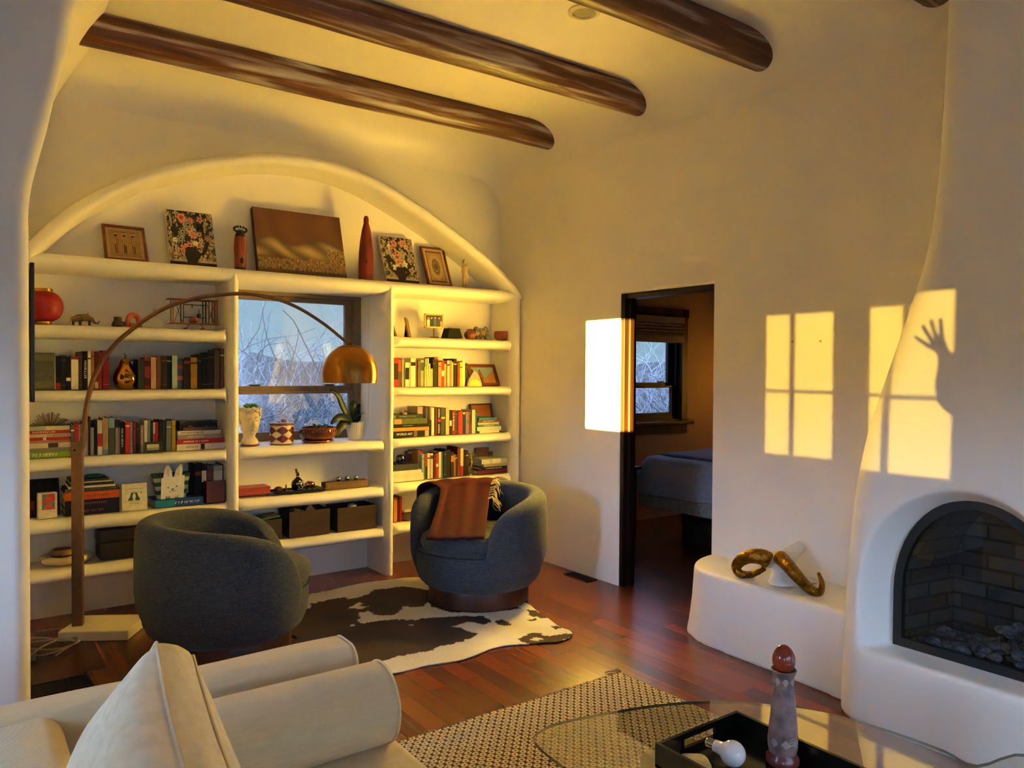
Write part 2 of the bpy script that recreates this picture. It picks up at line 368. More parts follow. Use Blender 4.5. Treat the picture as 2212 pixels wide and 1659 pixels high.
# ---- roof beams (vigas)
def beam_mat():
    mt, n, l, p = newmat('beam_wood'); t = n.new('ShaderNodeTexCoord'); mp = n.new('ShaderNodeMapping'); mp.inputs['Scale'].default_value = (.35, 5, 5); l.new(t.outputs['Object'], mp.inputs[0])
    nz = n.new('ShaderNodeTexNoise'); nz.inputs['Scale'].default_value = 4; nz.inputs['Detail'].default_value = 8; nz.inputs['Distortion'].default_value = .5; l.new(mp.outputs[0], nz.inputs['Vector'])
    cr = n.new('ShaderNodeValToRGB'); l.new(nz.outputs['Fac'], cr.inputs[0])
    for e, (q, c) in zip([cr.color_ramp.elements[0], cr.color_ramp.elements[1], cr.color_ramp.elements.new(.5)], ((.32, (.050, .017, .007, 1)), (.72, (.24, .080, .026, 1)), (.5, (.14, .046, .016, 1)))): e.position = q; e.color = c
    v = n.new('ShaderNodeTexVoronoi'); v.inputs['Scale'].default_value = 1.6; mp2 = n.new('ShaderNodeMapping'); mp2.inputs['Scale'].default_value = (.9, 3, 3); l.new(t.outputs['Object'], mp2.inputs[0]); l.new(mp2.outputs[0], v.inputs['Vector'])
    k = n.new('ShaderNodeMapRange'); k.inputs[1].default_value = .0; k.inputs[2].default_value = .16; k.inputs[3].default_value = .25; k.inputs[4].default_value = 1.0; l.new(v.outputs['Distance'], k.inputs[0])
    mx = n.new('ShaderNodeMix'); mx.data_type = 'RGBA'; mx.blend_type = 'MULTIPLY'; mx.inputs[0].default_value = 1; l.new(cr.outputs[0], mx.inputs[6]); l.new(k.outputs[0], mx.inputs[7]); l.new(mx.outputs[2], p.inputs['Base Color'])
    b = n.new('ShaderNodeBump'); b.inputs['Strength'].default_value = .5; b.inputs['Distance'].default_value = .02; l.new(nz.outputs['Fac'], b.inputs['Height']); l.new(b.outputs[0], p.inputs['Normal'])
    p.inputs['Roughness'].default_value = .42; return mt
BEAM = beam_mat()
BEAM_Z, BEAM_R = 3.302, .102
def beam(y, x0, label):
    m = M(); pts = []; rad = []; k = 40
    for i in range(k + 1):
        x = x0 + (XR + .006 - x0) * i / k
        pts.append((x, y + .006 * noise.noise((x * .8, y * 3, 0)), BEAM_Z + .004 * noise.noise((x * .9, y, 5)))); rad.append(BEAM_R * (1 + .05 * noise.noise((x * 1.3, y * 2, 9))))
    o = obj('beam', m.tube(pts, rad, 28), BEAM); o['kind'] = 'structure'; o['label'] = label; o['category'] = 'beam'; o['group'] = 'round roof beams'
beam(4.612, .40, 'dark round roof beam nearest the arched bookcase'); beam(3.653, .40, 'dark round roof beam second from the arched bookcase')
beam(2.694, XWST, 'dark round roof beam above the doorway and the ceiling light'); beam(1.735, XWST, 'dark round roof beam whose end meets the chimney')
for y in (.776, -.183, -1.142, -2.101): beam(y, XWST, 'dark round roof beam over the sofa end of the room')
# ---- bedroom seen through the doorway
BED_W = pm('A98A72', .7, var=.05, scale=2, name='bedroom_paint')
BX1, BY0, BZ = 6.95, 1.6, 2.55
m = M()
BW = (5.0, 6.12, 1.0, 2.07)
for a in ((XR + .12, BW[0], 0, BZ), (BW[1], BX1, 0, BZ), (BW[0], BW[1], 0, BW[2]), (BW[0], BW[1], BW[3], BZ)): m.box(a[0], a[1], 5.45, 5.6, a[2], a[3])
struct('wall_bedroom_north', m, BED_W, smooth=False)
struct('wall_bedroom_east', M().box(BX1, BX1 + .1, BY0, 5.6, 0, BZ), BED_W); struct('wall_bedroom_south', M().box(XR + .12, BX1, BY0 - .1, BY0, 0, BZ), BED_W)
struct('ceiling_bedroom', M().box(XR + .12, BX1, BY0, 5.6, BZ, BZ + .1), BED_W)
DOORW = wood('door_wood', '0C0402', '240B05', 'z', .4, 5)
m = M()
m.box(XR + .006, XR + .120, DY1 - .035, DY1 + .003, 0, DZ - .002, .003).box(XR + .045, XR + .085, DY1 - .052, DY1 - .03, 0, DZ - .03, .003)
m.box(XR + .03, XR + .130, DY0 - .003, DY0 + .012, 0, DZ - .002, .003)
m.box(XR + .02, XR + .130, DY0, DY1, DZ - .035, DZ + .003, .003)
struct('door_1', m, DOORW)
# ---- double-hung windows
def hung_window(nm, x0, x1, z0, z1, y, zr0, zr1, mat, glass, jw=.055, sw=.065, sw2=.045):
    """frame, two sashes and panes; y is the room-side face"""
    f = M()
    f.box(x0, x0 + jw, y, y + .09, z0, z1).box(x1 - jw, x1, y, y + .09, z0, z1).box(x0 + jw, x1 - jw, y, y + .09, z1 - jw * .6, z1).box(x0 + jw, x1 - jw, y, y + .09, z0, z0 + .03)
    fr = struct(nm, f, mat, smooth=False)
    a, b = x0 + jw, x1 - jw; zt, zb = z1 - jw * .6, z0 + .03
    def sash(name, za, zb_, yy, bot, top, sd):
        s = M().box(a, a + sd, yy, yy + .035, za, zb_).box(b - sd, b, yy, yy + .035, za, zb_).box(a + sd, b - sd, yy, yy + .035, za, za + bot).box(a + sd, b - sd, yy, yy + .035, zb_ - top, zb_)
        so = struct(name, s, mat, fr, smooth=False)
        struct('window_pane', M().box(a + sd, b - sd, yy + .015, yy + .019, za + bot, zb_ - top), glass, so, smooth=False)
    sash('window_sash', zr0, zt, y + .045, zr1 - zr0, .035, sw)
    sash('window_sash', zb, zr0 + .02, y + .008, .045, .02, sw2)
    struct('window_lock', M().box(a + .15, a + .22, y + .03, y + .05, zr1, zr1 + .012).box(b - .22, b - .15, y + .03, y + .05, zr1, zr1 + .012), pm('15120F', .5), fr)
    return fr
WINFRAME = pm('7A6450', .5, var=.08, name='window_frame_taupe')
PANE = glass_mat('window_glass', (.93, .96, .96), 1.5, 0.0, .28)
hung_window('window_1', WX0, WX1, .97, WZ1, 5.44, 1.318, 1.375, WINFRAME, PANE, .058, .058, .04)
BEDFRAME = wood('bedroom_window_wood', '1E0F08', '4A2514', 'z', .45, 5)
bwf = hung_window('window_2', BW[0], BW[1], 1.0, BW[3], 5.47, 1.33, 1.385, BEDFRAME, PANE, .04, .075, .06)
m = M().box(4.92, 5.0, 5.42, 5.46, .95, 2.14).box(6.12, 6.20, 5.42, 5.46, .86, 2.14).box(4.9, 6.22, 5.42, 5.46, 2.06, 2.15).box(4.92, 6.20, 5.425, 5.46, .86, .95).box(4.86, 6.27, 5.38, 5.47, .95, .985, .006)
struct('trim_1', m, BEDFRAME, smooth=False)
# ---- outdoors: bare ground, an earth bank and a thicket of leafless stems
OUT = pm('6B5A4A', .9, scale=8, bump=.5, name='bare_earth')
struct('ground', M().box(-6, 16, 5.62, 14, -.6, -.1), OUT)
m = M().grid(lambda u, v: (-5 + 20 * u, 8.3 + 2.2 * v, -.2 + 1.60 * math.sin(v * PI * .5) ** .7 + .22 * noise.noise((u * 14, v * 4, 0)) + (.25 if u > .40 else 0) * v), 90, 14)
struct('hill', m, pm('3C342F', .95, scale=10, bump=.8, name='brush_bank'), angle=80)
m = M(); rnd = random.Random(11)
for i in range(3000):
    x = rnd.uniform(.3, 8.6); y = rnd.uniform(5.95, 8.4); z = rnd.uniform(-.1, 1.2) if rnd.random() < .7 else rnd.uniform(.5, 1.65 if x < 4.6 else 2.5)
    top = 1.72 + (.22 if x > 2.6 else 0) + (1.0 if x > 4.6 else 0) + .35 * noise.noise((x * .7, y * .5, 3)) + (y - 6) * .16
    a = rnd.uniform(0, 2 * PI); lean = rnd.uniform(.2, 1.25); d = Vector((math.cos(a) * math.sin(lean), math.sin(a) * math.sin(lean) * .5, math.cos(lean))); p = Vector((x, y, z)); pts = [p.copy()]
    for k in range(6):
        d = (d + Vector((rnd.gauss(0, .22), rnd.gauss(0, .16), rnd.gauss(0, .22) - .03))).normalized(); p = p + d * rnd.uniform(.07, .17)
        if p.y < 5.85: p.y = 5.85
        if p.z > top + .35: break
        pts.append(p.copy())
    if len(pts) < 3: continue
    r0 = rnd.choice((.003, .0035, .0045, .007)); m.tube(pts, [r0 * (1 - .55 * k / len(pts)) for k in range(len(pts))], 4, cap=False)
o = obj('bare_thicket', m, pm('A09AA4', .8, var=.25, scale=4, name='bare_twigs'), angle=80); tag(o, 'thicket of pale leafless stems growing outside the windows', 'thicket', kind='stuff')
# ---- unseen wall, added to keep the low sun off the thicket
struct('wall_sun_blocker_north', M().box(-3.2, -2.9, 2.7, 14.5, -.5, 4.2), pm('8A7058', .9, name='sun_blocker_stucco'))
# ---- unseen wall added outside the south glazing to block the low sun
struct('wall_sun_blocker_south', M().box(XWST - .35, XWST - .15, -6.2, YS - .15, -.5, 3.3), pm('8A7058', .9, name='sun_blocker_stucco'))
# ================================================================ arched plaster bookcase built against the north wall
YF, YFL = 4.998, 5.07           # nose of the rounded edges / where the flat shelf top begins
SH = {'T': (2.145, 2.052), 1: (1.742, 1.668), 2: (1.367, 1.302), 3: (.978, .909), 4: (.645, .566), 5: (.345, .270)}   # top and bottom of each shelf edge
BOOKCASE = thing('built_in_bookcase', 'white plaster bookcase with an arched top around the window', 'bookcase', (2.0, 5.2, 0))
BK = Vector((2.0, 5.2, 0))
def bk(m): m.v = [(p[0] - BK.x, p[1] - BK.y, p[2] - BK.z) for p in m.v]; return m
def bar_section(h0, h1, wob=0.0, k=9, back=5.33, e=0.0):
    """(y, z) outline of a shelf: flat with a rounded nose"""
    c, r = (h0 + h1) / 2, (h1 - h0) / 2
    s = [(back, h1), (YFL + r * .2, h1)]
    for i in range(1, k): a = PI / 2 - PI * i / k; s.append((YF + (YFL - YF) * (e + (1 - e) * (1 - math.cos(a))), c + r * math.sin(a)))
    s += [(YFL + r * .2, h0), (back, h0)]
    return [(y + wob, z) for y, z in s]
def shelf(name, x0, x1, zt, zb, back=5.33, fl=(1, 1), tilt=0.0):
    m = M(); rings = []; n = max(14, int((x1 - x0) / .05))
    xs = sorted({*[x0 + (x1 - x0) * i / n for i in range(n + 1)], *[x0 + d for d in (.005, .01, .015, .02, .026, .034)], *[x1 - d for d in (.005, .01, .015, .02, .026, .034)]})
    for x in xs:
        g = fl[0] * .030 * max(0, 1 - (x - x0) / .036) ** 2 + fl[1] * .030 * max(0, 1 - (x1 - x) / .036) ** 2
        w = .004 * noise.noise((x * 2.2, zt * 5, 1)); t = tilt * ((x - x0) / (x1 - x0) - .5)
        rings.append([(x, y, z) for y, z in bar_section(zb - g + w + t, zt + g * .6 + w * .5 + t, .004 * noise.noise((x * 2, zt * 7, 8)), back=back, e=max(fl[0] * max(0, 1 - (x - x0) / .034), fl[1] * max(0, 1 - (x1 - x) / .034)) ** 1.6 * .9)])
    return obj(name, bk(m.ring(rings)), PLASTER, BOOKCASE, angle=60)
def upright(x0, x1, z1, back=5.33):
    m = M(); rings = []
    for i in range(41):
        z = z1 * i / 40; w = .004 * noise.noise((x0 * 3, z * 2.1, 4)); c, r = (x0 + x1) / 2 + w, (x1 - x0) / 2; rg = [(x0 + w, back, z)]
        for k in range(11):
            a = -PI / 2 + PI * k / 10; rg.append((c + r * math.sin(a), YF - .004 + (YFL - YF + .01) * (1 - math.cos(a)), z))
        rg.append((x1 + w, back, z)); rings.append(rg)
    return obj('upright', bk(m.ring(rings)), PLASTER, BOOKCASE, angle=60)
UX = [(.17, .285), (1.392, 1.466), (2.504, 2.576), (3.632, 3.722)]
for i, (a, b) in enumerate(UX): upright(a, b, 2.10 if i in (1, 2) else 2.13)
shelf('shelf', .17, 3.70, *SH['T'], fl=(0, 0))
for k in (1, 2, 3, 4, 5): shelf('shelf', UX[0][1] - .01, UX[1][0] + .006, SH[k][0] - (.012 if k == 4 else .004 if k == 5 else 0), SH[k][1] - (.014 if k == 4 else 0))
for k in (3, 4, 5): shelf('window_sill' if k == 3 else 'shelf', UX[1][1] - .006, UX[2][0] + .006, SH[k][0] + (.004 if k == 3 else 0), SH[k][1], back=5.46 if k == 3 else 5.33)
for k in (1, 2, 3, 4, 5): shelf('shelf', UX[2][1] - .006, UX[3][0] + .01, SH[k][0] + (.012 if k >= 3 else 0), SH[k][1] + (.012 if k >= 3 else 0))
# arch band, swept along the traced curve
oc = [(.10, 1.98), (.235, 2.10), (.317, 2.204), (.469, 2.378), (.633, 2.515), (.878, 2.672), (1.14, 2.788), (1.419, 2.875), (1.719, 2.935), (2.041, 2.946), (2.387, 2.885), (2.763, 2.740), (3.17, 2.530), (3.432, 2.375), (3.640, 2.215), (3.74, 2.11)]
oc = [(p.x, p.z) for p in spline([(x, 0, z) for x, z in oc], 6)]
m = M(); rings = []
for i, (x, z) in enumerate(oc):
    a, b = oc[max(0, i - 1)], oc[min(len(oc) - 1, i + 1)]; t = Vector((b[0] - a[0], 0, b[1] - a[1])).normalized(); nrm = Vector((t.z, 0, -t.x))   # towards the inside
    bw = .088 + .005 * noise.noise((x * 2, 3, 1)); rg = []
    for q, y in [(0, 5.33), (0, 5.085)] + [(.5 - .5 * math.cos(PI * k / 10), YF + .07 - .075 * math.sin(PI * k / 10)) for k in range(1, 10)] + [(1, 5.085), (1, 5.33)]:
        p = Vector((x, 0, z)) + nrm * bw * q; rg.append((p.x, y, p.z))
    rings.append(rg)
obj('arch', bk(m.ring(rings)), PLASTER, BOOKCASE, angle=60)
# reveal of the window between the uprights (deeper than the shelves)
m = M().box(WX0 - .05, WX0 + .006, 5.3, 5.55, .95, 2.09).box(WX1 - .006, WX1 + .05, 5.3, 5.55, .95, 2.09).box(WX0 - .05, WX1 + .05, 5.3, 5.55, 2.052, 2.1)
obj('window_reveal', bk(m), PLASTER, BOOKCASE, smooth=False)
# ================================================================ fireplace with the swelling plaster body, and the bench beside it
FC = 1.353
FP = thing('fireplace', 'rounded white plaster corner fireplace with an arched black glass door', 'fireplace', (3.4, FC, 0))
FO = Vector((3.4, FC, 0))
def fo(m): m.v = [(p[0] - FO.x, p[1] - FO.y, p[2] - FO.z) for p in m.v]; return m
ftab = [(0, 1.888, 3.105), (.35, 1.878, 3.108), (.7, 1.862, 3.112), (1.0, 1.838, 3.125), (1.25, 1.800, 3.15), (1.5, 1.740, 3.19), (1.75, 1.680, 3.235), (2.0, 1.628, 3.28), (2.3, 1.600, 3.315), (2.7, 1.585, 3.335), (3.0, 1.578, 3.345), (3.42, 1.572, 3.35)]
rings = []
for p in spline([(a, b, c) for a, b, c in ftab], 5):
    z, yl, xf = p; hw = yl - FC; r = min(.13, hw * .5); rg = [(XR + .03, FC + hw, z)]
    for k in range(9): a = PI / 2 * k / 8; rg.append((xf + r - r * math.sin(a), FC + hw - r + r * math.cos(a), z))
    for k in range(9): a = PI / 2 * k / 8; rg.append((xf + r - r * math.cos(a), FC - hw + r - r * math.sin(a), z))
    rg.append((XR + .03, FC - hw, z)); rings.append(rg)
body = obj('chimney_body', fo(M().ring(rings)), PLASTER, FP)
def arch_pts(hw, z0, zs, zt, n=24):
    """arched opening outline in (y, z), half width hw, springing at zs, crown at zt"""
    return [(FC + hw, z0)] + [(FC + hw * math.cos(PI * k / n), zs + (zt - zs) * math.sin(PI * k / n)) for k in range(n + 1)] + [(FC - hw, z0)]
c1 = M().ring([[(x, y, z) for y, z in arch_pts(hw, z0, zs, zt)] for x, hw, z0, zs, zt in ((2.9, .475, .300, .60, 1.125), (3.09, .418, .318, .60, 1.058), (3.255, .335, .330, .56, .985), (3.262, .335, .330, .56, .985))])
c2 = M().ring([[(x, y, z) for y, z in arch_pts(.300, .345, .58, .975)] for x in (3.2, 3.62)])
for cm in (c1, c2):
    co = obj('cutter', fo(cm), None, FP)
    bo = body.modifiers.new('cut', 'BOOLEAN'); bo.object = co; bo.solver = 'EXACT'
    bpy.context.view_layer.update(); dg = bpy.context.evaluated_depsgraph_get()
    me = bpy.data.meshes.new_from_object(body.evaluated_get(dg)); body.modifiers.clear(); body.data = me; bpy.data.objects.remove(co)
body.data.materials.clear(); body.data.materials.append(PLASTER); soften(body, .013, 7)
BLK = pm('0C0D0F', .45, var=.1, name='black_iron')
ro = [(y, z) for y, z in arch_pts(.322, .336, .57, .998)]; ri = [(y, z) for y, z in arch_pts(.286, .372, .575, .958)]
obj('door_frame', fo(M().ring([[(3.235, y, z) for y, z in ro], [(3.235, y, z) for y, z in ri], [(3.262, y, z) for y, z in ri], [(3.262, y, z) for y, z in ro]], closed=True, cap=False, loop=True)), BLK, FP, smooth=False)
obj('door_glass', fo(M().prism(arch_pts(.287, .37, .575, .96), 'x', 3.254, 3.256)), glass_mat('smoked_glass', (.86, .87, .88), 1.45), FP, smooth=False)
def brick_mat():
    mt, n, l, p = newmat('sooty_brick'); t = n.new('ShaderNodeTexCoord'); sp = n.new('ShaderNodeSeparateXYZ'); l.new(t.outputs['Object'], sp.inputs[0]); cb = n.new('ShaderNodeCombineXYZ')
    l.new(nmath(n, l, 'ADD', sp.outputs['Y'], sp.outputs['X']), cb.inputs[0]); l.new(sp.outputs['Z'], cb.inputs[1]); br = n.new('ShaderNodeTexBrick'); l.new(cb.outputs[0], br.inputs['Vector'])
    for k, v in (('Scale', 1), ('Mortar Size', .006), ('Brick Width', .2), ('Row Height', .065)): br.inputs[k].default_value = v
    br.inputs['Color1'].default_value = (.06, .056, .052, 1); br.inputs['Color2'].default_value = (.024, .022, .021, 1); br.inputs['Mortar'].default_value = (.010, .010, .010, 1)
    l.new(br.outputs['Color'], p.inputs['Base Color']); p.inputs['Roughness'].default_value = .9
    b = n.new('ShaderNodeBump'); b.inputs['Distance'].default_value = .01; l.new(br.outputs['Color'], b.inputs['Height']); l.new(b.outputs[0], p.inputs['Normal']); return mt
BRK = brick_mat()
obj('firebox_lining', fo(M().ring([[(3.27, y, z) for y, z in arch_pts(.297, .347, .58, .972)], [(3.60, FC + (y - FC) * .8, .347 + (z - .347) * .95) for y, z in arch_pts(.297, .347, .58, .972)]], cap=False).prism([(FC + (y - FC) * .85, z) for y, z in arch_pts(.297, .347, .58, .972)], 'x', 3.598, 3.61)), BRK, FP, smooth=False)
m = M(); rnd = random.Random(3)
for i in range(170):
    x = rnd.uniform(3.30, 3.55); y = rnd.uniform(FC - .25, FC + .25); r = rnd.uniform(.012, .026); hh = .35 + max(0, .13 - 1.1 * abs(y - FC + .06) ** 1.4 * 2 - .5 * abs(x - 3.45)) * rnd.random()
    q = rnd.random() * 9; m.ball((x, y, hh + r * .6), (r * rnd.uniform(.8, 1.4), r * rnd.uniform(.8, 1.4), r * .8), 7, 5)
o = obj('lava_rock', fo(m), pm('565B62', .95, var=.4, scale=60, bump=.6, name='ember_rock'), FP, angle=20); o['kind'] = 'stuff'
m = M(); m.box(3.33, 3.40, FC + .10, FC + .245, .352, .378, .004)
obj('burner_tray', fo(m), pm('2E2A28', .8), FP)
# plaster bench between doorway and fireplace
bt = .388
plan = [(XR + .02, 3.045), (3.62, 3.035), (3.50, 2.985), (3.41, 2.91), (3.355, 2.80), (3.335, 2.65), (3.325, 2.35), (3.31, 2.05), (3.29, 1.80), (XR + .02, 1.80)]
pl = spline([(x, y, 0) for x, y in plan[:-1]], 5); rings = []
for z, g in ((-.01, .045), (.06, .03), (.2, .012), (bt, 0)):
    rings.append([(p.x - g * (1 if p.x < 3.6 else 0), p.y + (g * .4 if p.y > 2.9 else 0), z) for p in pl] + [(XR + .02, 1.80, z)])
bench = obj('plaster_bench', M().ring(rings), PLASTER); soften(bench, .014, 7); tag(bench, 'low white plaster bench built between the doorway and the fireplace', 'bench')
# ================================================================ furniture
# ---- cloth with a visible weave
def weave_mat(name, c1, c2, scale=260.0, rough=.85, bump=.5, var=.5, slub=0.0, sheen=.2, thread=0):
    mt, n, l, p = newmat(name); t = n.new('ShaderNodeTexCoord')
    mp = n.new('ShaderNodeMapping'); mp.inputs['Rotation'].default_value = (0, 0, 0); l.new(t.outputs['Object'], mp.inputs[0])
    w1 = n.new('ShaderNodeTexWave'); w1.wave_type = 'BANDS'; w1.bands_direction = 'DIAGONAL'; w1.inputs['Scale'].default_value = scale; w1.inputs['Distortion'].default_value = 1.5; w1.inputs['Detail'].default_value = 2; l.new(mp.outputs[0], w1.inputs['Vector'])
    nz = n.new('ShaderNodeTexNoise'); nz.inputs['Scale'].default_value = 22; nz.inputs['Detail'].default_value = 6; m2 = n.new('ShaderNodeMapping'); m2.inputs['Scale'].default_value = (1, 1, 5); l.new(t.outputs['Object'], m2.inputs[0]); l.new(m2.outputs[0], nz.inputs['Vector'])
    f = nmath(n, l, 'MULTIPLY_ADD', w1.outputs['Fac'], var, nmath(n, l, 'MULTIPLY', nz.outputs['Fac'], 1 - var))
    if thread:
        tn = n.new('ShaderNodeTexNoise'); tn.inputs['Scale'].default_value = thread; tn.inputs['Detail'].default_value = 2; m4 = n.new('ShaderNodeMapping'); m4.inputs['Scale'].default_value = (.5, .5, 1.6); l.new(t.outputs['Object'], m4.inputs[0]); l.new(m4.outputs[0], tn.inputs['Vector'])
        f = nmath(n, l, 'MULTIPLY_ADD', tn.outputs['Fac'], .75, nmath(n, l, 'MULTIPLY', nz.outputs['Fac'], .25))
    if slub:
        sn = n.new('ShaderNodeTexNoise'); sn.inputs['Scale'].default_value = 60; m3 = n.new('ShaderNodeMapping'); m3.inputs['Scale'].default_value = (1.2, 1.2, 6); l.new(t.outputs['Object'], m3.inputs[0]); l.new(m3.outputs[0], sn.inputs['Vector'])
        f = nmath(n, l, 'ADD', f, nmath(n, l, 'MULTIPLY', nmath(n, l, 'MAXIMUM', nmath(n, l, 'SUBTRACT', sn.outputs['Fac'], .62), 0.0), slub))
    cr = n.new('ShaderNodeValToRGB'); l.new(f, cr.inputs[0]); cr.color_ramp.elements[0].color = lin(c1); cr.color_ramp.elements[1].color = lin(c2); cr.color_ramp.elements[0].position = .3; cr.color_ramp.elements[1].position = .85
    l.new(cr.outputs[0], p.inputs['Base Color']); p.inputs['Roughness'].default_value = rough; p.inputs['Sheen Weight'].default_value = sheen; p.inputs['Specular IOR Level'].default_value = .2
    b = n.new('ShaderNodeBump'); b.inputs['Strength'].default_value = bump; b.inputs['Distance'].default_value = .003; l.new(f, b.inputs['Height']); l.new(b.outputs[0], p.inputs['Normal']); return mt
DENIM = weave_mat('navy_tweed', '161A22', '5C626E', 170, bump=.8, slub=2.6, thread=330, sheen=.1)
# ---- two barrel chairs
def barrel_chair(cx, cy, face, label):
    t = thing('barrel_chair', label, 'armchair', (cx, cy, .012), face, 'barrel chairs on the cowhide')
    RO, RI, HO = .445, .305, math.radians(37)
    def rim(u):                                    # u: 0 at the back, 1 at an arm's front end
        return .19 + .53 * max(0.0, 1 - u ** 8.0) ** .36 - .045 * min(1, u * 1.3) ** 2
    def outer(z): return RO * (.80 + .20 * math.sin(min(1, (z - .12) / .24) * PI / 2)) - .012 * max(0, (z - .45) / .3) ** 2 if z < .9 else RO
    m = M(); rings = []; NA = 72
    for i in range(NA + 1):
        u = -1 + 2 * i / NA; s = math.copysign(abs(u) ** .8, u); phi = PI + s * (PI - HO); h = rim(abs(s)); rg = []
        th = .14; zt = max(.20, h); g = .055 * min(1, (zt - .15) / .3)
        po = [(outer(.12 + (zt - g - .12) * k / 9), .12 + (zt - g - .12) * k / 9) for k in range(10)]
        ro = po[-1][0]; ri = RI + .012
        for k in range(1, 8): a = PI * k / 8; po.append(((ro + ri) / 2 + (ro - ri) / 2 * math.cos(a), zt - g + g * 1.0 * math.sin(a)))
        po += [(ri, zt - g), (RI, max(.16, (zt - g) * .6 + .08)), (RI, .15), (RI, .12)]
        rings.append([(r * math.cos(phi), r * math.sin(phi), z) for r, z in po])
    shell = obj('shell', m.ring(rings), DENIM, t, angle=75)
    fr = M(); rings = []                           # body under the seat, closing the opening
    for z, r in ((.12, .352), (.15, .385), (.20, .408), (.27, .418), (.345, .418), (.36, .40)):
        rings.append([(r * math.cos(2 * PI * k / 48), r * math.sin(2 * PI * k / 48), z) for k in range(48)])
    obj('front_panel', fr.ring(rings), DENIM, t, angle=75)
    st = M(); rings = []
    for q, z in ((.05, .352), (.93, .352), (1.0, .375), (1.03, .405), (1.0, .44), (.90, .463), (.6, .472), (.05, .474)):
        rg = []
        for k in range(56):
            a = 2 * PI * k / 56; fx = max(0, math.cos(a)); r = .298 + .125 * fx ** 1.6; rg.append((q * r * math.cos(a), q * r * math.sin(a), z + .004 * math.sin(5 * a)))
        rings.append(rg)
    obj('seat_cushion', st.ring(rings), DENIM, t, angle=75)
    pp = M().tube([(.421 * 1.0 * math.cos(a), .421 * math.sin(a), .352) for a in [(-1 + 2 * k / 20) * HO for k in range(21)]], .004, 6)
    obj('piping', pp, pm('171A22', .9), t)
    obj('swivel_base', M().lathe([(.0, 0), (.315, 0), (.325, .01), (.325, .105), (.32, .118), (0, .118)], n=48), wood('walnut_base', '1A0B06', '4A2213', 'z', .4, 6), t, angle=30)
    return t
FA1 = math.atan2(-.20, .98); FA2 = math.atan2(-.407, -.914)
barrel_chair(1.14, 4.125, FA1, 'navy tweed barrel chair with its back to the sofa, under the arc lamp')
barrel_chair(2.745, 4.150, FA2, 'navy tweed barrel chair holding the rust red throw')
# ---- rust red throw over the second chair's back
def throw_blanket():
    C = Vector((2.745, 4.150, 0)); R = Vector((AX.x, AY.x, 0)).normalized(); F = Vector((AX.z, AY.z, 0)).normalized()
    lo, hi = at(921, 1168, z=.48), at(1046, 1166, z=.48)
    def pt(u, v):
        # v 0: behind the chair, .25 top edge, 1: hem on the seat
        a = math.radians(-66 + 80 * u); d = F * math.cos(a) + R * math.sin(a)
        out = C + d * .462; top = C + d * .375
        inn = lo.lerp(hi, u); inn.z = 0
        if v < .3: p = out.copy(); z = .48 + .20 * (v / .3)
        elif v < .45:
            k = (v - .3) / .15; ang = PI / 2 * k; p = out.lerp(top, 1 - math.cos(ang)); z = .68 + .052 * math.sin(ang)
        else:
            k = (v - .45) / .55; e = k ** .8
            near = C + d * .302; p = top.lerp(near, min(1, k * 3)) if k < .33 else near.lerp(inn, ((k - .33) / .67) ** 1.2)
            z = .732 - .035 * min(1, k * 3) ** 2 if k < .33 else .697 - (.697 - .482) * ((k - .33) / .67)
            f = .018 * math.sin(u * 13 + 2 * k) * math.sin(PI * k); p = p - d * f
        return (p.x, p.y, z + .003 * math.sin(u * 23))
    t = thing('throw_blanket', 'rust red wool throw with a tan fringe draped over the chair back', 'blanket', (0, 0, 0))
    red = weave_mat('rust_wool', '300A0E', '501318', 300, bump=.5, var=.25, sheen=0.0)
    b = obj('blanket', M().grid(pt, 46, 52), red, t, angle=80); sd = b.modifiers.new('Solidify', 'SOLIDIFY'); sd.thickness = .012; sd.offset = 1
    m = M(); rnd = random.Random(5)
    for k in range(60):
        v = .33 + .42 * rnd.random(); p = Vector(pt(1.0, v)); q = R * 1.0 + F * .15
        if v > .45: n_ = (C - Vector((p.x, p.y, 0))).normalized() * .02; p = p + n_ + Vector((0, 0, .006))
        else: p = p + Vector((0, 0, .016))
        pts = [p, p + q * .03 + Vector((0, 0, .008))]
        for j in range(4): pts.append(pts[-1] + q * rnd.uniform(-.004, .022) + F * rnd.gauss(0, .007) + Vector((rnd.gauss(0, .006), rnd.gauss(0, .006), -.022 if v > .42 else -.004)))
        m.tube(pts, .0035, 4)
    o = obj('fringe', m, pm('9A8A6C', .9, var=.3), t); o['kind'] = 'stuff'; o['label'] = 'tan tasselled fringe'
throw_blanket()
# ---- arc lamp
LAMP = thing('arc_floor_lamp', 'arched bronze floor lamp with a dome shade and marble base', 'lamp', (0, 0, 0))
b0 = [at(124, 1387, z=0), at(268, 1384, z=0)]
ux = (b0[1] - b0[0]).normalized(); uy = Vector((-ux.y, ux.x, 0)); L_ = (b0[1] - b0[0]).length + .02
poleP = at(160, 1352, z=.055)
def slab_m(l, w, h):
    m = M().box(0, l, 0, w, 0, h, .006); m.v = [tuple(b0[0] + ux * x + uy * y + Vector((0, 0, z))) for x, y, z in m.v]; return m
MARBLE = pm('D8CFC2', .3, var=.06, scale=5, name='white_marble')
obj('marble_base', slab_m(L_, .29, .055), MARBLE, LAMP, smooth=False)
pp = b0[0] + ux * .055 + uy * .115
BRONZE = pm('7E5C44', .42, .6, var=.08, name='bronze_pole')
BRASS = pm('A9762E', .22, 1.0, var=.06, scale=12, stretch=(1, 1, 1), name='brushed_brass')
pw = .027; m = M().box(-pw, pw, -pw, pw, .055, 1.085, .002); rz = math.atan2(ux.y, ux.x) + .25
m.v = [(pp.x + x * math.cos(rz) - y * math.sin(rz), pp.y + x * math.sin(rz) + y * math.cos(rz), z) for x, y, z in m.v]
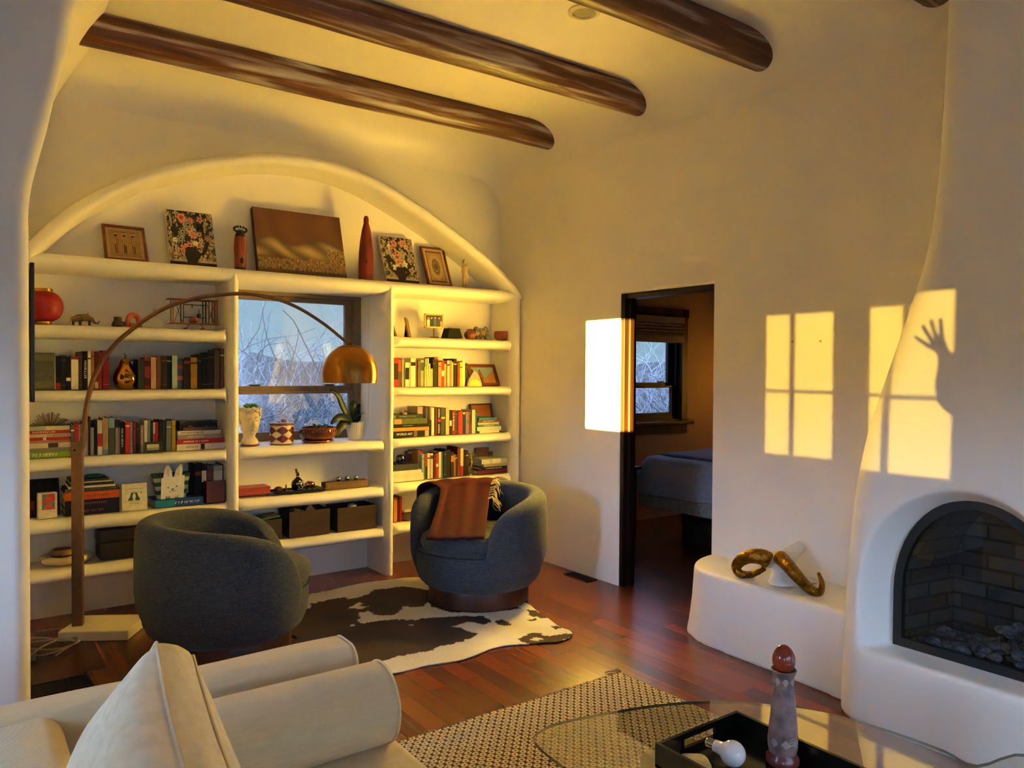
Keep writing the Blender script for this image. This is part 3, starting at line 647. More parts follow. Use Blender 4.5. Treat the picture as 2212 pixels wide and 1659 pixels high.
obj('pole', m, BRONZE, LAMP, smooth=False)
sp = Vector((1.80, 4.04, 0)); hd = (sp - pp); hl = hd.length; hd = hd / hl; hd.z = 0
# the rod: traced in the vertical plane through pole and shade
rodpx = [(178, 962), (181, 930), (190, 860), (210, 800), (245, 748), (300, 700), (360, 664), (430, 643), (500, 635), (545, 636), (600, 647), (650, 668), (700, 700), (735, 728), (752, 742)]
nv = Vector((-hd.y, hd.x, 0)); rod = []
for px, py in rodpx:
    c = Vector((px - CW / 2, -(py - CH / 2), CF)); r = Vector((AX.dot(c), AY.dot(c), AZ.dot(c))); t_ = nv.dot(pp) / nv.dot(r); q = r * t_; q.z += EYE; rod.append(q)
rod = [Vector((pp.x, pp.y, 1.0))] + rod
rs = spline(rod, 6); obj('arc_rod', M().tube(rs, [.0145 - .0062 * i / len(rs) for i in range(len(rs))], 10), BRONZE, LAMP)
obj('pole_screw', M().ball((pp.x - .018, pp.y - .03, 1.04), .006, 10, 6), pm('241a14', .4, .8), LAMP)
tip = rod[-1]; sz = tip.z - .005; R_ = .158
prof = []
for k in range(15): a = math.radians(12 + (106 - 12) * k / 14); prof.append((R_ * math.sin(a), sz - R_ * 1.08 + R_ * 1.08 * math.cos(a)))
prof2 = [(r - .003, z) for r, z in reversed(prof)]
brushed0 = pm('B07A30', .26, 1.0, var=.10, scale=3, stretch=(1, 1, 60), name='brushed_brass_dome')
def brushed_dome():
    mt, n, l, p = newmat('brushed_brass_shade'); p.inputs['Base Color'].default_value = lin('B07A34'); p.inputs['Metallic'].default_value = 1; p.inputs['Roughness'].default_value = .30; p.inputs['Anisotropic'].default_value = .85; p.inputs['Anisotropic Rotation'].default_value = .25
    t = n.new('ShaderNodeTangent'); t.direction_type = 'RADIAL'; t.axis = 'Z'; l.new(t.outputs[0], p.inputs['Tangent']); return mt
brushed = brushed_dome()
tcx, tcy = tip.x + .012 * hd.x, tip.y + .012 * hd.y
rr = M(); rings = [[(r * math.cos(2 * PI * k / 48), r * math.sin(2 * PI * k / 48), z) for k in range(48)] for r, z in prof + prof2]
sh = obj('dome_shade', rr.ring(rings, cap=False), brushed, LAMP, (tcx, tcy, 0), angle=50)
obj('shade_cap', M().lathe([(0, .012), (.012, .012), (.014, 0), (.036, -.008), (.036, -.012), (0, -.012)], (tcx, tcy, sz), 24), BRASS, LAMP)
m = M()
for row, (a0, nh) in enumerate(((19, 20), (25, 26))):
    for k in range(nh):
        a = math.radians(a0); ph = 2 * PI * (k + .5 * row) / nh; d = Vector((math.sin(a) * math.cos(ph), math.sin(a) * math.sin(ph), 1.08 * math.cos(a))); c = Vector((tcx, tcy, sz - R_ * 1.08)) + d * R_ * 1.001
        e1 = Vector((-math.sin(ph), math.cos(ph), 0)); e2 = d.normalized().cross(e1); m.add([tuple(c + (e1 * math.cos(q) + e2 * math.sin(q)) * .0062 + d * .0008) for q in [2 * PI * j / 8 for j in range(8)]] + [tuple(c + d * .0012)], [(j, (j + 1) % 8, 8) for j in range(8)])
obj('vent_hole', m, pm('120B06', .8), LAMP)
# ---- television on the nook's west wall, seen edge-on
TV = thing('television', 'thin black television hung on the nook wall, seen edge-on', 'television', (.235, 4.2, 1.7))
a, b = at(64, 566, y=3.75), at(75, 566, y=3.75); zb_ = at(68, 869, y=3.75).z
obj('screen_panel', M().box(a.x, b.x - .001, 3.75, 4.78, zb_, a.z, .004), pm('0E0D0C', .35), TV, smooth=False).location = (-.235, -4.2, -1.7)
obj('wall_mount', M().box(.18, a.x + .004, 4.15, 4.4, (zb_ + a.z) / 2 - .1, (zb_ + a.z) / 2 + .1), pm('141414', .5), TV, smooth=False).location = (-.235, -4.2, -1.7)
# ---- rugs
def rug_mat():
    mt, n, l, p = newmat('honeycomb_weave'); t = n.new('ShaderNodeTexCoord'); mp = n.new('ShaderNodeMapping'); mp.inputs['Scale'].default_value = (1 / .040, 1 / .046, 0); l.new(t.outputs['Object'], mp.inputs[0])
    wob = n.new('ShaderNodeTexNoise'); wob.inputs['Scale'].default_value = 55; l.new(t.outputs['Object'], wob.inputs['Vector'])
    wv = n.new('ShaderNodeVectorMath'); wv.operation = 'SCALE'; l.new(wob.outputs['Color'], wv.inputs[0]); wv.inputs['Scale'].default_value = .22
    base = n.new('ShaderNodeVectorMath'); base.operation = 'ADD'; l.new(mp.outputs[0], base.inputs[0]); l.new(wv.outputs[0], base.inputs[1])
    ds = []
    for off in ((0, 0, 0), (.5, .5, 0)):
        a = n.new('ShaderNodeVectorMath'); a.operation = 'ADD'; l.new(base.outputs[0], a.inputs[0]); a.inputs[1].default_value = off
        f = n.new('ShaderNodeVectorMath'); f.operation = 'FRACTION'; l.new(a.outputs[0], f.inputs[0])
        s = n.new('ShaderNodeVectorMath'); s.operation = 'SUBTRACT'; l.new(f.outputs[0], s.inputs[0]); s.inputs[1].default_value = (.5, .5, 0)
        k = n.new('ShaderNodeVectorMath'); k.operation = 'MULTIPLY'; l.new(s.outputs[0], k.inputs[0]); k.inputs[1].default_value = (.95, 1.1, 0)
        g = n.new('ShaderNodeVectorMath'); g.operation = 'LENGTH'; l.new(k.outputs[0], g.inputs[0]); ds.append(g.outputs['Value'])
    d = nmath(n, l, 'MINIMUM', ds[0], ds[1])
    ring = nmath(n, l, 'SUBTRACT', 1.0, nmath(n, l, 'MULTIPLY', nmath(n, l, 'ABSOLUTE', nmath(n, l, 'SUBTRACT', d, .215)), 6.6))
    cr = n.new('ShaderNodeValToRGB'); l.new(ring, cr.inputs[0]); cr.color_ramp.elements[0].position = .0; cr.color_ramp.elements[1].position = .45
    cr.color_ramp.elements[0].color = lin('6A4639'); cr.color_ramp.elements[1].color = lin('DCC9AA')
    l.new(cr.outputs[0], p.inputs['Base Color']); p.inputs['Roughness'].default_value = .95; p.inputs['Specular IOR Level'].default_value = .1
    b = n.new('ShaderNodeBump'); b.inputs['Strength'].default_value = .8; b.inputs['Distance'].default_value = .006; l.new(ring, b.inputs['Height']); l.new(b.outputs[0], p.inputs['Normal']); return mt
RUGM = rug_mat()
RX0, RX1, RY0, RY1 = .55, 2.645, -.6, 2.715
RUG = thing('woven_rug', 'beige and brown woven rug with a honeycomb ring pattern', 'rug', ((RX0 + RX1) / 2, (RY0 + RY1) / 2, 0))
ox, oy = RUG.location.x, RUG.location.y
def rug_pt(u, v):
    x = RX0 + (RX1 - RX0) * u; y = RY0 + (RY1 - RY0) * v; e = .006 * noise.noise((x * 4, y * 4, 0))
    return (x - ox + (e if u in (0, 1) else 0), y - oy + (e if v in (0, 1) else 0), .010 + .002 * noise.noise((x * 3, y * 3, 2)))
m = M().grid(rug_pt, 50, 70); r = obj('weave', m, RUGM, RUG, angle=80); sd = r.modifiers.new('Solidify', 'SOLIDIFY'); sd.thickness = .009; sd.offset = -1
m = M(); rnd = random.Random(2)
for i in range(300):
    x = RX0 + (RX1 - RX0) * i / 299 - ox; y = RY1 - oy - .004; m.tube([(x, y, .006), (x + rnd.gauss(0, .004), y + .012, .006), (x + rnd.gauss(0, .007), y + rnd.uniform(.016, .03), .003)], .0016, 4)
for k in range(9): m.tube([(RX1 - ox - .01, RY1 - oy - .005, .008), (RX1 - ox - .01 + rnd.uniform(-.03, .03), RY1 - oy + .02, .012), (RX1 - ox - .01 + rnd.uniform(-.06, .05), RY1 - oy + .05, .006)], .0022, 4)
o = obj('fringe', m, pm('8A6E54', .9, var=.3), RUG); o['kind'] = 'stuff'
# cowhide: outline and patches traced on the floor
def cw(p): q = at(640 + p[0] / 3.568, 1230 + p[1] / 3.568, z=.008); return (q.x, q.y)
outl = [(2130, 505), (2105, 470), (2040, 447), (1985, 410), (1940, 375), (1850, 315), (1780, 262), (1560, 180), (1300, 110), (1050, 70), (890, 60), (700, 82), (500, 108), (300, 150), (110, 190), (-120, 235), (-330, 300), (-420, 420), (-330, 520), (-160, 520), (0, 515), (-60, 640), (-160, 800), (-60, 960), (200, 930), (480, 850), (640, 815), (790, 792), (900, 765), (1000, 738), (1130, 720), (1250, 702), (1330, 680), (1400, 655), (1500, 612), (1600, 588), (1700, 578), (1790, 575), (1900, 565), (2010, 558), (2090, 535)]
OUTL = [(p.x, p.y) for p in spline([(*cw(p), 0) for p in outl], 5, closed=True)]
dark = [[(110, 268), (250, 235), (380, 214), (400, 232), (500, 212), (560, 188), (590, 155), (700, 150), (750, 140), (840, 134), (950, 150), (1100, 180), (1500, 240), (1740, 300), (1500, 330), (1200, 330), (1050, 290), (1010, 255), (990, 280), (940, 292), (820, 284), (805, 325), (740, 357), (620, 357), (560, 325), (480, 335), (500, 380), (470, 392), (510, 418), (620, 402), (760, 388), (930, 392), (1000, 376), (1120, 368), (1250, 358), (1440, 362), (1505, 408), (1440, 426), (1330, 402), (1210, 440), (1300, 462), (1390, 498), (1375, 522), (1200, 575), (1100, 590), (1050, 622), (820, 662), (650, 712), (480, 748), (200, 860), (-200, 900), (-400, 420), (-200, 330), (110, 300)],
        [(1530, 395), (1600, 388), (1672, 432), (1600, 434), (1550, 420)], [(1780, 312), (1860, 318), (1945, 378), (1870, 372), (1800, 352)], [(1958, 442), (2010, 430), (2052, 452), (2000, 466)],
        [(1700, 542), (1760, 515), (1800, 492), (1860, 490), (1920, 510), (1950, 515), (2060, 500), (2130, 495), (2130, 525), (2000, 566), (1790, 577), (1740, 558)], [(1780, 388), (1840, 380), (1850, 390), (1800, 398)]]
light = [[(400, 302), (480, 255), (520, 262), (470, 288), (565, 284), (500, 308)], [(410, 438), (440, 425), (455, 438)], [(830, 430), (905, 425), (905, 436)], [(1800, 540), (1860, 520), (1910, 545), (1850, 552)]]
DK = [[cw(p) for p in P] for P in dark]; LT = [[cw(p) for p in P] for P in light]
b = bmesh.new(); xs = [p[0] for p in OUTL]; ys = [p[1] for p in OUTL]; st = .008
x0, y0 = min(xs), min(ys); nx, ny = int((max(xs) - x0) / st) + 2, int((max(ys) - y0) / st) + 2
V = {}; m = M()
def near_out(x, y):
    best = min(OUTL, key=lambda p: (p[0] - x) ** 2 + (p[1] - y) ** 2); return best
ins = [[inpoly(x0 + i * st, y0 + j * st, OUTL) for j in range(ny + 1)] for i in range(nx + 1)]
for i in range(nx):
    for j in range(ny):
        c = [(i, j), (i + 1, j), (i + 1, j + 1), (i, j + 1)]
        if sum(ins[a][b_] for a, b_ in c) < 2: continue
        f = []
        for k in c:
            if k not in V:
                x, y = x0 + k[0] * st, y0 + k[1] * st
                if not ins[k[0]][k[1]]: x, y = near_out(x, y)
                V[k] = len(m.v); m.v.append((x, y, .009 + .003 * noise.noise((x * 3, y * 3, 0))))
            f.append(V[k])
        m.f.append(tuple(f))
hide = obj('cowhide_rug', m, attr_mat('cowhide', .75, .6, 160), angle=80)
def hide_col(i, co):
    w = .016; dx = w * noise.noise((co.x * 28, co.y * 28, 1)) + .008 * noise.noise((co.x * 110, co.y * 110, 4)); dy = w * noise.noise((co.x * 28, co.y * 28, 7)) + .008 * noise.noise((co.x * 110, co.y * 110, 9)); x, y = co.x + dx, co.y + dy
    k = any(inpoly(x, y, P) for P in DK) and not any(inpoly(x, y, P) for P in LT)
    return mixc((.030, .016, .011), (.055, .026, .015), .5 + noise.noise((co.x * 5, co.y * 5, 3))) if k else mixc((.62, .56, .49), (.74, .70, .65), .5 + noise.noise((co.x * 4, co.y * 4, 5)))
paint(hide, hide_col); sd = hide.modifiers.new('Solidify', 'SOLIDIFY'); sd.thickness = .006; sd.offset = -1
tag(hide, 'white and dark brown cowhide under the two barrel chairs', 'rug')
# ---- sofa
LINEN = weave_mat('oatmeal_twill', 'CDB48A', 'F0DCB2', 210, bump=.6, var=.65, sheen=.1)
SMOOTHL = weave_mat('oatmeal_cotton', 'DCC8A2', 'F4E6CA', 420, bump=.25, var=.2, sheen=.1)
SOFA = thing('sofa', 'cream fabric sofa with track arm and roll cushion, seen from behind', 'sofa', (.5, 1.2, .012))
SO = Vector((.5, 1.2, 0))
def so(m): m.v = [(p[0] - SO.x, p[1] - SO.y, p[2]) for p in m.v]; return m
obj('base', so(M().box(.04, 1.0, .12, 2.26, .06, .30, .02)), LINEN, SOFA)
def rounded_bar(pts, w, z0, z1, r, seg=5):
    """upright padded slab following pts in plan, half thickness w"""
    rings = []
    for i, p in enumerate(pts):
        a, b = Vector(pts[max(0, i - 1)]), Vector(pts[min(len(pts) - 1, i + 1)]); t = (b - a).normalized(); n_ = Vector((-t.y, t.x)); rg = []
        q = [(-w, z0), (-w, z1 - r)] + [(-w + r - r * math.cos(k * PI / 2 / seg), z1 - r + r * math.sin(k * PI / 2 / seg)) for k in range(1, seg + 1)] + [(w - r + r * math.sin(k * PI / 2 / seg), z1 - r + r * math.cos(k * PI / 2 / seg)) for k in range(1, seg + 1)] + [(w, z0)]
        for s, z in q: rg.append((p[0] + n_.x * s, p[1] + n_.y * s, z))
        rings.append(rg)
    return M().ring(rings)
ap = [(.035 + .925 * k / 30, 2.185 + .006 * math.sin(k * .3)) for k in range(31)]
arm = obj('arm', so(rounded_bar(ap, .092, .08, .655, .055)), LINEN, SOFA, angle=70); bevel(arm, .012, 3)
bp_ = [(.115, .12 + 2.06 * k / 40) for k in range(41)]
back = obj('backrest', so(rounded_bar(bp_, .085, .08, .648, .05)), LINEN, SOFA, angle=70)
obj('arm', so(M().box(.04, 1.02, .0, .16, .08, .65, .05, 4)), LINEN, SOFA)
st = M().box(.19, 1.015, .17, 2.085, .28, .435, .035, 4)
obj('seat_cushion', so(st), SMOOTHL, SOFA, angle=60)
m = M()
m.tube([(.957, 2.096, .10), (.957, 2.096, .60)] + [(.957, 2.149 - .054 * math.cos(q), .601 + .054 * math.sin(q)) for q in [PI / 2 * k / 6 for k in range(1, 7)]] + [(.957, 2.220 + .054 * math.sin(q), .601 + .054 * math.cos(q)) for q in [PI / 2 * k / 6 for k in range(7)]] + [(.957, 2.274, .1)], .0035, 6)
obj('piping', so(m), LINEN, SOFA)
for x, y in ((.1, .2), (.95, .2), (.1, 2.2), (.95, 2.2)): obj('leg', so(M().box(x - .025, x + .025, y - .025, y + .025, 0, .07)), wood('sofa_leg', '1A0D07', '3A2013', 'z'), SOFA, smooth=False)
# roll cushion along the arm
RC = thing('bolster', 'thick cream roll cushion lying along the sofa arm', 'cushion', (.6, 1.965, .44))
rings = []; R1 = .112
for x, q in ((-.13, .2), (-.13, .93), (-.122, .985), (-.10, 1), (-.02, 1.005), (.2, 1), (.352, 1), (.368, .985), (.375, .94), (.377, .2)):
    rings.append([(x, R1 * q * math.cos(2 * PI * k / 40), R1 + R1 * q * math.sin(2 * PI * k / 40)) for k in range(40)])
obj('roll', M().ring(rings), LINEN, RC, angle=60)
obj('piping', M().tube([(.371, R1 * .99 * math.cos(2 * PI * k / 40), R1 + R1 * .99 * math.sin(2 * PI * k / 40)) for k in range(40)], .004, 6, loop=True), LINEN, RC)
# loose back cushion leaning on the backrest
def cushion(name, label, origin, ax, lean, L, H, T, puff, seedv):
    t = thing(name, label, 'cushion', origin)
    u = Vector((ax[0], ax[1], 0)).normalized(); n_ = Vector((-u.y, u.x, 0))
    if n_.x < 0: n_ = -n_                                            # towards the seat
    v = (Vector((0, 0, 1)) * math.cos(lean) - n_ * math.sin(lean)); w = v.cross(u)
    if w.dot(n_) < 0: w = -w
    def P(a, b, c): return tuple(u * a + v * b + w * c)
    def face(s):
        def fn(i, j):
            a, b = i, j; e = (4 * a * (1 - a)) ** .45 * (4 * b * (1 - b)) ** .45
            sag = .03 * math.sin(PI * a); wr = .006 * noise.noise((a * 6 + seedv, b * 6, s * 3)) + .004 * math.sin(b * 14 + a * 5)
            return P(L * (a + .0), H * b - sag * b * .8, s * (T / 2 + (puff * e + wr * e)))
        return M().grid(fn, 30, 26)
    obj('back_face', face(-1), SMOOTHL, t, angle=80); obj('front_face', face(1), SMOOTHL, t, angle=80)
    m = M(); loop = []
    for k in range(120):
        q = k / 120 * 4; s, f_ = int(q), q - int(q); a, b = ((f_, 0), (1, f_), (1 - f_, 1), (0, 1 - f_))[s]; loop.append((a, b))
    rings = []
    for k, (a, b) in enumerate(loop):
        sag = .03 * math.sin(PI * a); rg = []
        A, B = L * a, H * b - sag * b * .8
        for c in range(7):
            cc = -1 + c / 3; bl = .010 * (1 - cc * cc) + .004 * noise.noise((a * 9, b * 9, c * .7 + seedv)); da, db = (a - .5), (b - .5)
            if abs(da) > abs(db): rg.append(P(A + math.copysign(bl, da), B, cc * T / 2))
            else: rg.append(P(A, B + math.copysign(bl, db), cc * T / 2))
        rings.append(rg)
    vs = [p for r in rings for p in r]; fs = [(i * 7 + j, i * 7 + j + 1, ((i + 1) % 120) * 7 + j + 1, ((i + 1) % 120) * 7 + j) for i in range(120) for j in range(6)]
    obj('border', M().add(vs, fs), SMOOTHL, t, angle=80)
    for s in (-1, 1): obj('piping', M().tube([P(L * a, H * b - .03 * math.sin(PI * a) * b * .8, s * (T / 2 + .002)) for a, b in loop], .0045, 6, loop=True), LINEN, t)
    return t
cushion('back_cushion', 'large cream boxed back cushion standing on the sofa seat', (.225, 1.87, .555), (-.10, -.995), -.52, 1.05, .345, .085, .10, 1.0)
# ---- glass coffee table
outt = [at(x, y, z=.504) for x, y in ((1155, 1602), (1172, 1575), (1215, 1558), (1300, 1541), (1400, 1524), (1500, 1515), (1600, 1516), (1700, 1526), (1810, 1545), (1930, 1580), (2040, 1620), (2110, 1652))]
outt = [(p.x, p.y) for p in outt] + [(2.26, .80), (2.18, .55), (1.98, .42), (1.72, .40), (1.50, .52), (1.36, .80), (1.28, 1.12), (1.225, 1.40)]
OT = [(p.x, p.y) for p in spline([(x, y, 0) for x, y in outt], 4, closed=True)]
CT = thing('glass_coffee_table', 'coffee table with a rounded free-form glass top on wooden blocks', 'table', (1.8, 1.1, 0))
def ct(m): m.v = [(p[0] - 1.8, p[1] - 1.1, p[2]) for p in m.v]; return m
TG = glass_mat('table_glass', (.93, .955, .90), 1.72, 0.0, .20)
g = obj('glass_top', ct(M().prism(OT, 'z', .496, .504)), TG, CT, smooth=False)
EDGE = pm('39422F', .1, 0, var=.1, spec=1.0, name='glass_edge')
g.data.materials.append(EDGE)
for f in g.data.polygons:
    if abs(f.normal.z) < .5: f.material_index = 1
def block(p, sx, sy, rot, label=None):
    m = M(); rings = []
    for z, q in ((0.012, 1.02), (.1, .97), (.2, 1.03), (.3, .98), (.474, 1.0), (.4925, .97)):
        rings.append([(p.x - 1.8 + q * sx * cx * math.cos(rot) - q * sy * cy * math.sin(rot), p.y - 1.1 + q * sx * cx * math.sin(rot) + q * sy * cy * math.cos(rot), z) for cx, cy in ((-1, -1), (-.3, -1.04), (.4, -.97), (1, -1), (1.04, 0), (1, 1), (.2, 1.05), (-1, 1), (-1.05, .2))])
    return obj('wooden_block', m.ring(rings), wood('weathered_wood', '8A6E4A', 'D8BE92', 'z', .7, 9, .4), CT, angle=30)
pb = at(1400, 1622, z=.4925)
block(Vector((pb.x + .06, pb.y - .08, 0)), .085, .085, .05); block(Vector((2.02, .75, 0)), .08, .09, .4); block(Vector((1.55, .70, 0)), .08, .08, -.3)
# tray
tA, tB = at(1418, 1608, z=.564), at(1588, 1535, z=.564)
TX0, TX1, TY1 = tA.x, tB.x, (tA.y + tB.y) / 2; TY0 = TY1 - .56
TRAY = thing('serving_tray', 'black lacquered serving tray with slotted handles on the glass table', 'tray', ((TX0 + TX1) / 2, (TY0 + TY1) / 2, .506))
tx, ty, tz = TRAY.location
LAC = pm('10110C', .16, var=.15, scale=3, spec=.6, name='black_lacquer')
def tr(m): m.v = [(p[0] - tx, p[1] - ty, p[2] - tz) for p in m.v]; return m
obj('tray_base', tr(M().box(TX0, TX1, TY0, TY1, .506, .514)), LAC, TRAY, smooth=False)
h = M(); w = .010
h.box(TX0, TX0 + w, TY0, TY1, .506, .566).box(TX1 - w, TX1, TY0, TY1, .506, .566)
for ya, yb in ((TY0, TY0 + w), (TY1 - w, TY1)):
    c0, c1 = (TX0 + TX1) / 2 - .062, (TX0 + TX1) / 2 + .062
    h.box(TX0 + w, TX1 - w, ya, yb, .506, .527); h.box(TX0 + w, c0, ya, yb, .527, .551); h.box(c1, TX1 - w, ya, yb, .527, .551); h.box(TX0 + w, TX1 - w, ya, yb, .551, .566)
obj('tray_rim', tr(h), LAC, TRAY, smooth=False)
# stone candlestick with an egg on top
p = at(1716, 1650, z=.516)
ES = thing('stone_candlestick', 'tall carved mauve soapstone candlestick standing in the tray', 'candlestick', (p.x - .02, p.y + .02, .5155))
stone = pm('9E7C72', .35, var=.0, scale=26, color2='64504E', bump=.15, name='mauve_soapstone')
obj('foot', M().lathe([(0, 0), (.037, 0), (.041, .006), (.040, .018), (.034, .026), (.033, .03), (0, .03)], n=32), pm('7A3B34', .25, var=.2, scale=20), ES)
obj('shaft', M().lathe([(0, .03), (.033, .03), (.036, .045), (.034, .10), (.0295, .15), (.025, .19), (.0235, .205), (.026, .222), (.0315, .236), (.030, .238), (.024, .228), (0, .226)], n=32), stone, ES)
m = M()
for zc, zr in ((.085, .03), (.165, .022)):
    for k in range(9):
        a0 = -2.2 + .12 * k * .4; z = zc - zr + 2 * zr * k / 8; rr_ = .0355 - (z - .05) * .085; m.tube([(rr_ * 1.01 * math.cos(a0 + .09 * j), rr_ * 1.01 * math.sin(a0 + .09 * j), z + .006 * math.sin(j * .5)) for j in range(9)], .0012, 4)
obj('carved_lines', m, pm('B9A9A6', .6), ES)
for z, r in ((.062, .0365), (.212, .0255)):
    m = M()
    for k in range(8): a = 2 * PI * k / 8; m.add([(r * math.cos(a) * 1.01, r * math.sin(a) * 1.01, z - .012), (r * math.cos(a + .3) * 1.01, r * math.sin(a + .3) * 1.01, z), (r * math.cos(a) * 1.01, r * math.sin(a) * 1.01, z + .012), (r * math.cos(a - .3) * 1.01, r * math.sin(a - .3) * 1.01, z)], [(0, 1, 2, 3)])
    obj('diamond_pattern', m, pm('A8908C', .5), ES, smooth=False)
egg = obj('stone_egg', M().lathe([(0.0001 + .0275 * math.sin(PI * k / 16) * (1 - .10 * math.cos(PI * (1 - k / 16))), .036 - .036 * math.cos(PI * k / 16)) for k in range(17)], n=28), pm('8E3A22', .12, var=.15, scale=12, color2='7A2E1C', name='red_jasper'), loc=(ES.location.x, ES.location.y, .5155 + .2265)); tag(egg, 'polished red jasper egg resting on the stone candlestick', 'egg')
# white globe bulb
p = at(1583, 1628, z=.546)
LB = thing('globe_bulb', 'white globe light bulb lying in the tray', 'light bulb', (p.x, p.y, .5145), 0)
d = (at(1535, 1612, z=.539) - at(1583, 1628, z=.546)); d.z = 0; an = math.atan2(d.y, d.x); LB.rotation_euler = (0, 0, an)
R2 = .0315
prof = [(0, -R2)] + [(R2 * math.sin(PI * k / 16), -R2 * math.cos(PI * k / 16)) for k in range(1, 13)] + [(.0175, .030), (.0155, .040), (.0145, .052), (0, .052)]
def axis_x(prof, z0, n=28): return M().ring([[(zz, max(r, 1e-4) * math.cos(2 * PI * k / n), z0 + max(r, 1e-4) * math.sin(2 * PI * k / n)) for k in range(n)] for r, zz in prof])
obj('globe', axis_x(prof, R2), pm('E9E4E2', .12, var=.02, spec=.6, name='milk_glass'), LB)
pr_ = [(0, .05)]
for k in range(5): pr_ += [(.0125, .052 + .0045 * k), (.0138, .054 + .0045 * k)]
obj('screw_cap', axis_x(pr_ + [(.011, .076), (.005, .080), (0, .080)], R2), pm('B9A98C', .25, 1.0), LB)
p = at(1490, 1645, z=.519)
tag(obj('stone_slice', M().prism([(p.x + .05 * math.cos(a) * (1 + .12 * math.sin(3 * a)), p.y - .01 + .042 * math.sin(a) * (1 + .1 * math.cos(5 * a))) for a in [2 * PI * k / 28 for k in range(28)]], 'z', .5155, .521), pm('C9B69A', .6, var=.25, scale=30)), 'pale irregular stone slice lying in the tray corner', 'stone')
# ---- bighorn skull with gilded horns on the bench
SK = thing('ram_skull', 'white beaded ram skull with curled gilded horns on the bench', 'sculpture', (0, 0, 0))
def bp(px, py, dx=0.0, x=None): return at(px, py, x=x if x is not None else 3.50 + dx)
GOLD = pm('8A6420', .32, 1.0, var=.3, scale=40, bump=.5, bscale=60, name='antique_gold')
BEAD = pm('DAD4CC', .7, var=.06, scale=220, bump=.35, name='white_beads')
zb = .39
xb = at(1604, 1241, z=.408).x
hL = spline([at(1658, 1210, x=xb + .03), at(1645, 1203, x=xb), at(1620, 1202, x=xb - .02), at(1600, 1211, x=xb - .02), at(1590, 1226, x=xb - .01), at(1601, 1240, z=.412), at(1626, 1240, z=.409), at(1650, 1228, x=xb + .05)], 7)
n_ = len(hL); m = M().tube(hL, [(.035 - .022 * (i / n_) + .0020 * (i % 2), .046 - .032 * (i / n_)) for i in range(n_)], 16); obj('horn', m, GOLD, SK)
hR = spline([at(1684, 1204, x=3.47), at(1697, 1216, x=3.45), at(1716, 1238, x=3.41), at(1738, 1262, z=.425), at(1757, 1277, z=.410), at(1771, 1279, z=.405), at(1776, 1262, x=3.43), at(1768, 1238, x=3.45)], 7)
n_ = len(hR); m = M().tube(hR, [.038 * (1 - .82 * (i / n_) ** 1.3) + .0018 * (i % 2) * (1 - i / n_) for i in range(n_)], 16); obj('horn', m, GOLD, SK)
# skull: lofted from the broad brow down to the muzzle resting on the bench
c0 = at(1684, 1192, x=3.56); c1 = at(1690, 1262, z=.40); rings = []
R_v, F_v = Vector((AX.x, AY.x, 0)).normalized(), Vector((AX.z, AY.z, 0)).normalized()
for k, rw, rd in ((0, .03, .02), (.06, .062, .04), (.18, .078, .052), (.34, .066, .055), (.52, .050, .048), (.68, .048, .045), (.82, .060, .05), (.93, .072, .058), (.985, .066, .055), (1, .03, .03)):
    c = c0.lerp(c1, k); rings.append([tuple(c + R_v * (rw * math.cos(a)) + F_v * (rd * math.sin(a))) for a in [2 * PI * j / 24 for j in range(24)]])
obj('skull', M().ring(rings), BEAD, SK)
q0, q1 = at(1700, 1206, x=3.58), at(1733, 1178, x=3.665)
obj('neck_flare', M().tube([q0, q0.lerp(q1, .5) + Vector((0, 0, .004)), q1], [.050, .036, .030], 14), BEAD, SK)
obj('jaw_plate', M().tube([at(1712, 1258, z=.41), at(1738, 1254, z=.41), at(1762, 1256, z=.408)], [(.05, .020), (.052, .020), (.025, .012)], 14), BEAD, SK)
# ---- small fixtures
def vent(label, c, ax, L, Wd):
    t = thing('floor_vent', label, 'vent', (c.x, c.y, 0), ax)
    obj('vent_frame', M().box(-L / 2, L / 2, -Wd / 2, -Wd / 2 + .012, .0, .006).box(-L / 2, L / 2, Wd / 2 - .012, Wd / 2, 0, .006).box(-L / 2, -L / 2 + .012, -Wd / 2, Wd / 2, 0, .006).box(L / 2 - .012, L / 2, -Wd / 2, Wd / 2, 0, .006), pm('2E2018', .5, .4), t, smooth=False)
    m = M().box(-L / 2 + .012, L / 2 - .012, -Wd / 2 + .012, Wd / 2 - .012, 0, .002)
    for k in range(12): x = -L / 2 + .02 + (L - .04) * k / 11; m.box(x - .003, x + .003, -Wd / 2 + .01, Wd / 2 - .01, .002, .005)
    obj('vent_grille', m, pm('17110D', .6, .3), t, smooth=False)
vent('dark metal floor vent at the foot of the wall by the doorway', at(1253, 1247, z=0), PI / 2, .25, .10)
vent('dark floor vent in the boards behind the sofa arm', at(118, 1485, z=0), .05, .30, .16)
c = at(1262, 25, z=ZC)
DLm = thing('ceiling_light', 'small round white recessed light beside a roof beam', 'ceiling light', (c.x, c.y, ZC))
obj('trim_ring', M().ring([[(r * math.cos(2 * PI * k / 32), r * math.sin(2 * PI * k / 32), z) for k in range(32)] for r, z in ((.085, .0), (.085, -.006), (.062, -.012), (.055, -.004))], cap=False), pm('CFC6B4', .5), DLm)
obj('lens', M().lathe([(0, -.004), (.056, -.004), (.056, -.002), (0, -.002)], n=28), pm('8E8474', .4), DLm)
for px, py, w_ in ((1712, 738, 'nearer the doorway'), (1773, 737, 'nearer the fireplace')):
    p = at(px, py, x=XR); tag(obj('wall_hook', M().ring([[(p.x - d_, p.y + r * math.cos(2 * PI * k / 12), p.z + r * math.sin(2 * PI * k / 12)) for k in range(12)] for d_, r in ((-.01, .006), (.002, .006), (.004, .003), (.012, .003))]), pm('B9A77A', .4, .6)), 'tiny metal wall hook above the bench, %s' % w_, 'hook', 'wall hooks above the bench')
